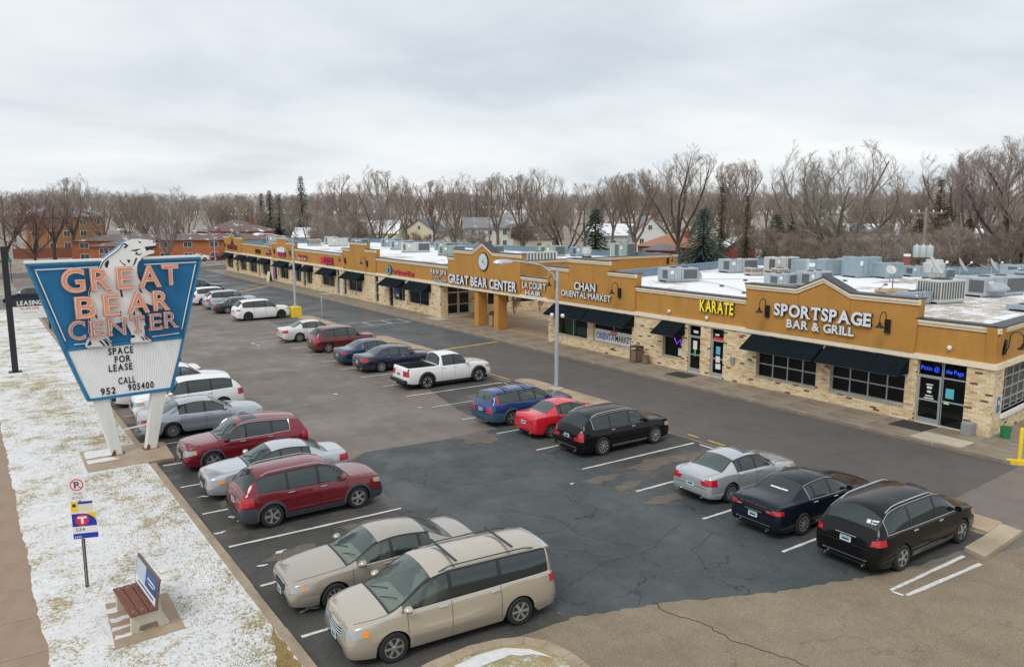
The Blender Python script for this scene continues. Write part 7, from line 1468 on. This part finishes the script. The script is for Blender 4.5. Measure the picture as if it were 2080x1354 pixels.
house('apartment_block',375,172,36,11,4.1,5.2,'apt_brick','roof_brown',-6,'long orange brick flats with brown hip roof behind the bear',hip=True,wins=8,storeys=2,z0=-.3,cat='building',winw=1.4,door_=False)
house('apartment_block',268,158,9,12,3.7,4.6,'apt_brick','roof_brown',-10,'projecting left end of the orange brick flats',hip=True,wins=2,storeys=2,z0=-.3,cat='building',winw=1.3,door_=False,chim=False)
house('apartment_block',492,190,14,12,5.0,7.3,'apt_brick','roof_brown',-14,'rear orange brick flats with steep brown hip roof',hip=True,wins=4,storeys=2,cat='building',winw=1.1,door_=False)
house('apartment_block',150,218,16,12,8.0,10.4,'apt_brick_tan','roof_brown',4,'tan brick flats at the far left with pale stair panel',hip=True,wins=5,storeys=3,cat='building',winw=1.2,door_=False)
t=thing('timber_fence','rusty red board fence beyond the street at the far left','fence',(*at(112,186),-.06),-R(2))
mat('fence_red',(.22,.07,.045),.85,var=.25,vscale=2)
for i in range(24): MB().box(-6+.5*i,-5.52+.5*i,-.04,.04,0,2.0+.05*(i%2)).build('board','fence_red',t)
# utility poles and lines
mat('pole_wood',(.24,.215,.19),.9,var=.2,vscale=3); mat('transformer',(.50,.55,.57),.45,metal=.2); mat('wire',(.05,.05,.05),.6)
def upole(px,dist,h,label,tf=0):
    x,y=at(px,dist); t=thing('utility_pole',label,'utility pole',(x,y,-.06),-math.atan2(x,y)); MB().tube([(0,0,0),(0,0,h)],[.17,.12],8).build('shaft','pole_wood',t,True); MB().box(-1.4,1.4,-.08,.04,h-.55,h-.42).build('crossarm','pole_wood',t)
    for s_ in (-1.25,-.6,.6,1.25): MB().lathe([(.05,h-.42),(.06,h-.3),(.03,h-.22),(.0,h-.2)],8,'z',(s_,0,0)).build('insulator','white_plastic',t)
    for k in range(tf):
        cx=(-.55,.55,0)[k]; c=MB().lathe([(.0,0),(.31,0),(.32,.1),(.32,1.0),(.27,1.1),(.0,1.15)],14,'z',(cx,-.22,h-4.6)).build('transformer_can','transformer',t,True); MB().tube([(cx,-.22,h-3.6),(cx,-.22,h-3.35)],.05).build('bushing','white_plastic',c)
    return t
upole(1862,84,9.75,'wooden utility pole with grey transformers behind the near roof',3); upole(995,165,10.5,'wooden utility pole beside the big white house'); upole(498,150,9.2,'wooden utility pole with one transformer above the farthest gable',1)
def wire(px0,d0,z0,px1,d1,z1,label,sag=.8):
    a=Vector((*at(px0,d0),z0)); b=Vector((*at(px1,d1),z1)); tag(MB().tube([a.lerp(b,k/16)-Vector((0,0,sag*4*(k/16)*(1-k/16))) for k in range(17)],.014,4).build('power_line','wire'),label,'power line')
wire(1862,84,9.3,995,165,10.0,'upper power line strung from the transformer pole to the pole by the white house'); wire(1862,83.6,7.4,995,164.6,8.6,'lower power line strung from the transformer pole to the pole by the white house',1.0); wire(1862,84,9.3,2250,72,9.3,'power line running from the transformer pole out of the right edge',.5); wire(995,165,10.0,498,150,8.8,'power line between the white house pole and the far gable pole')
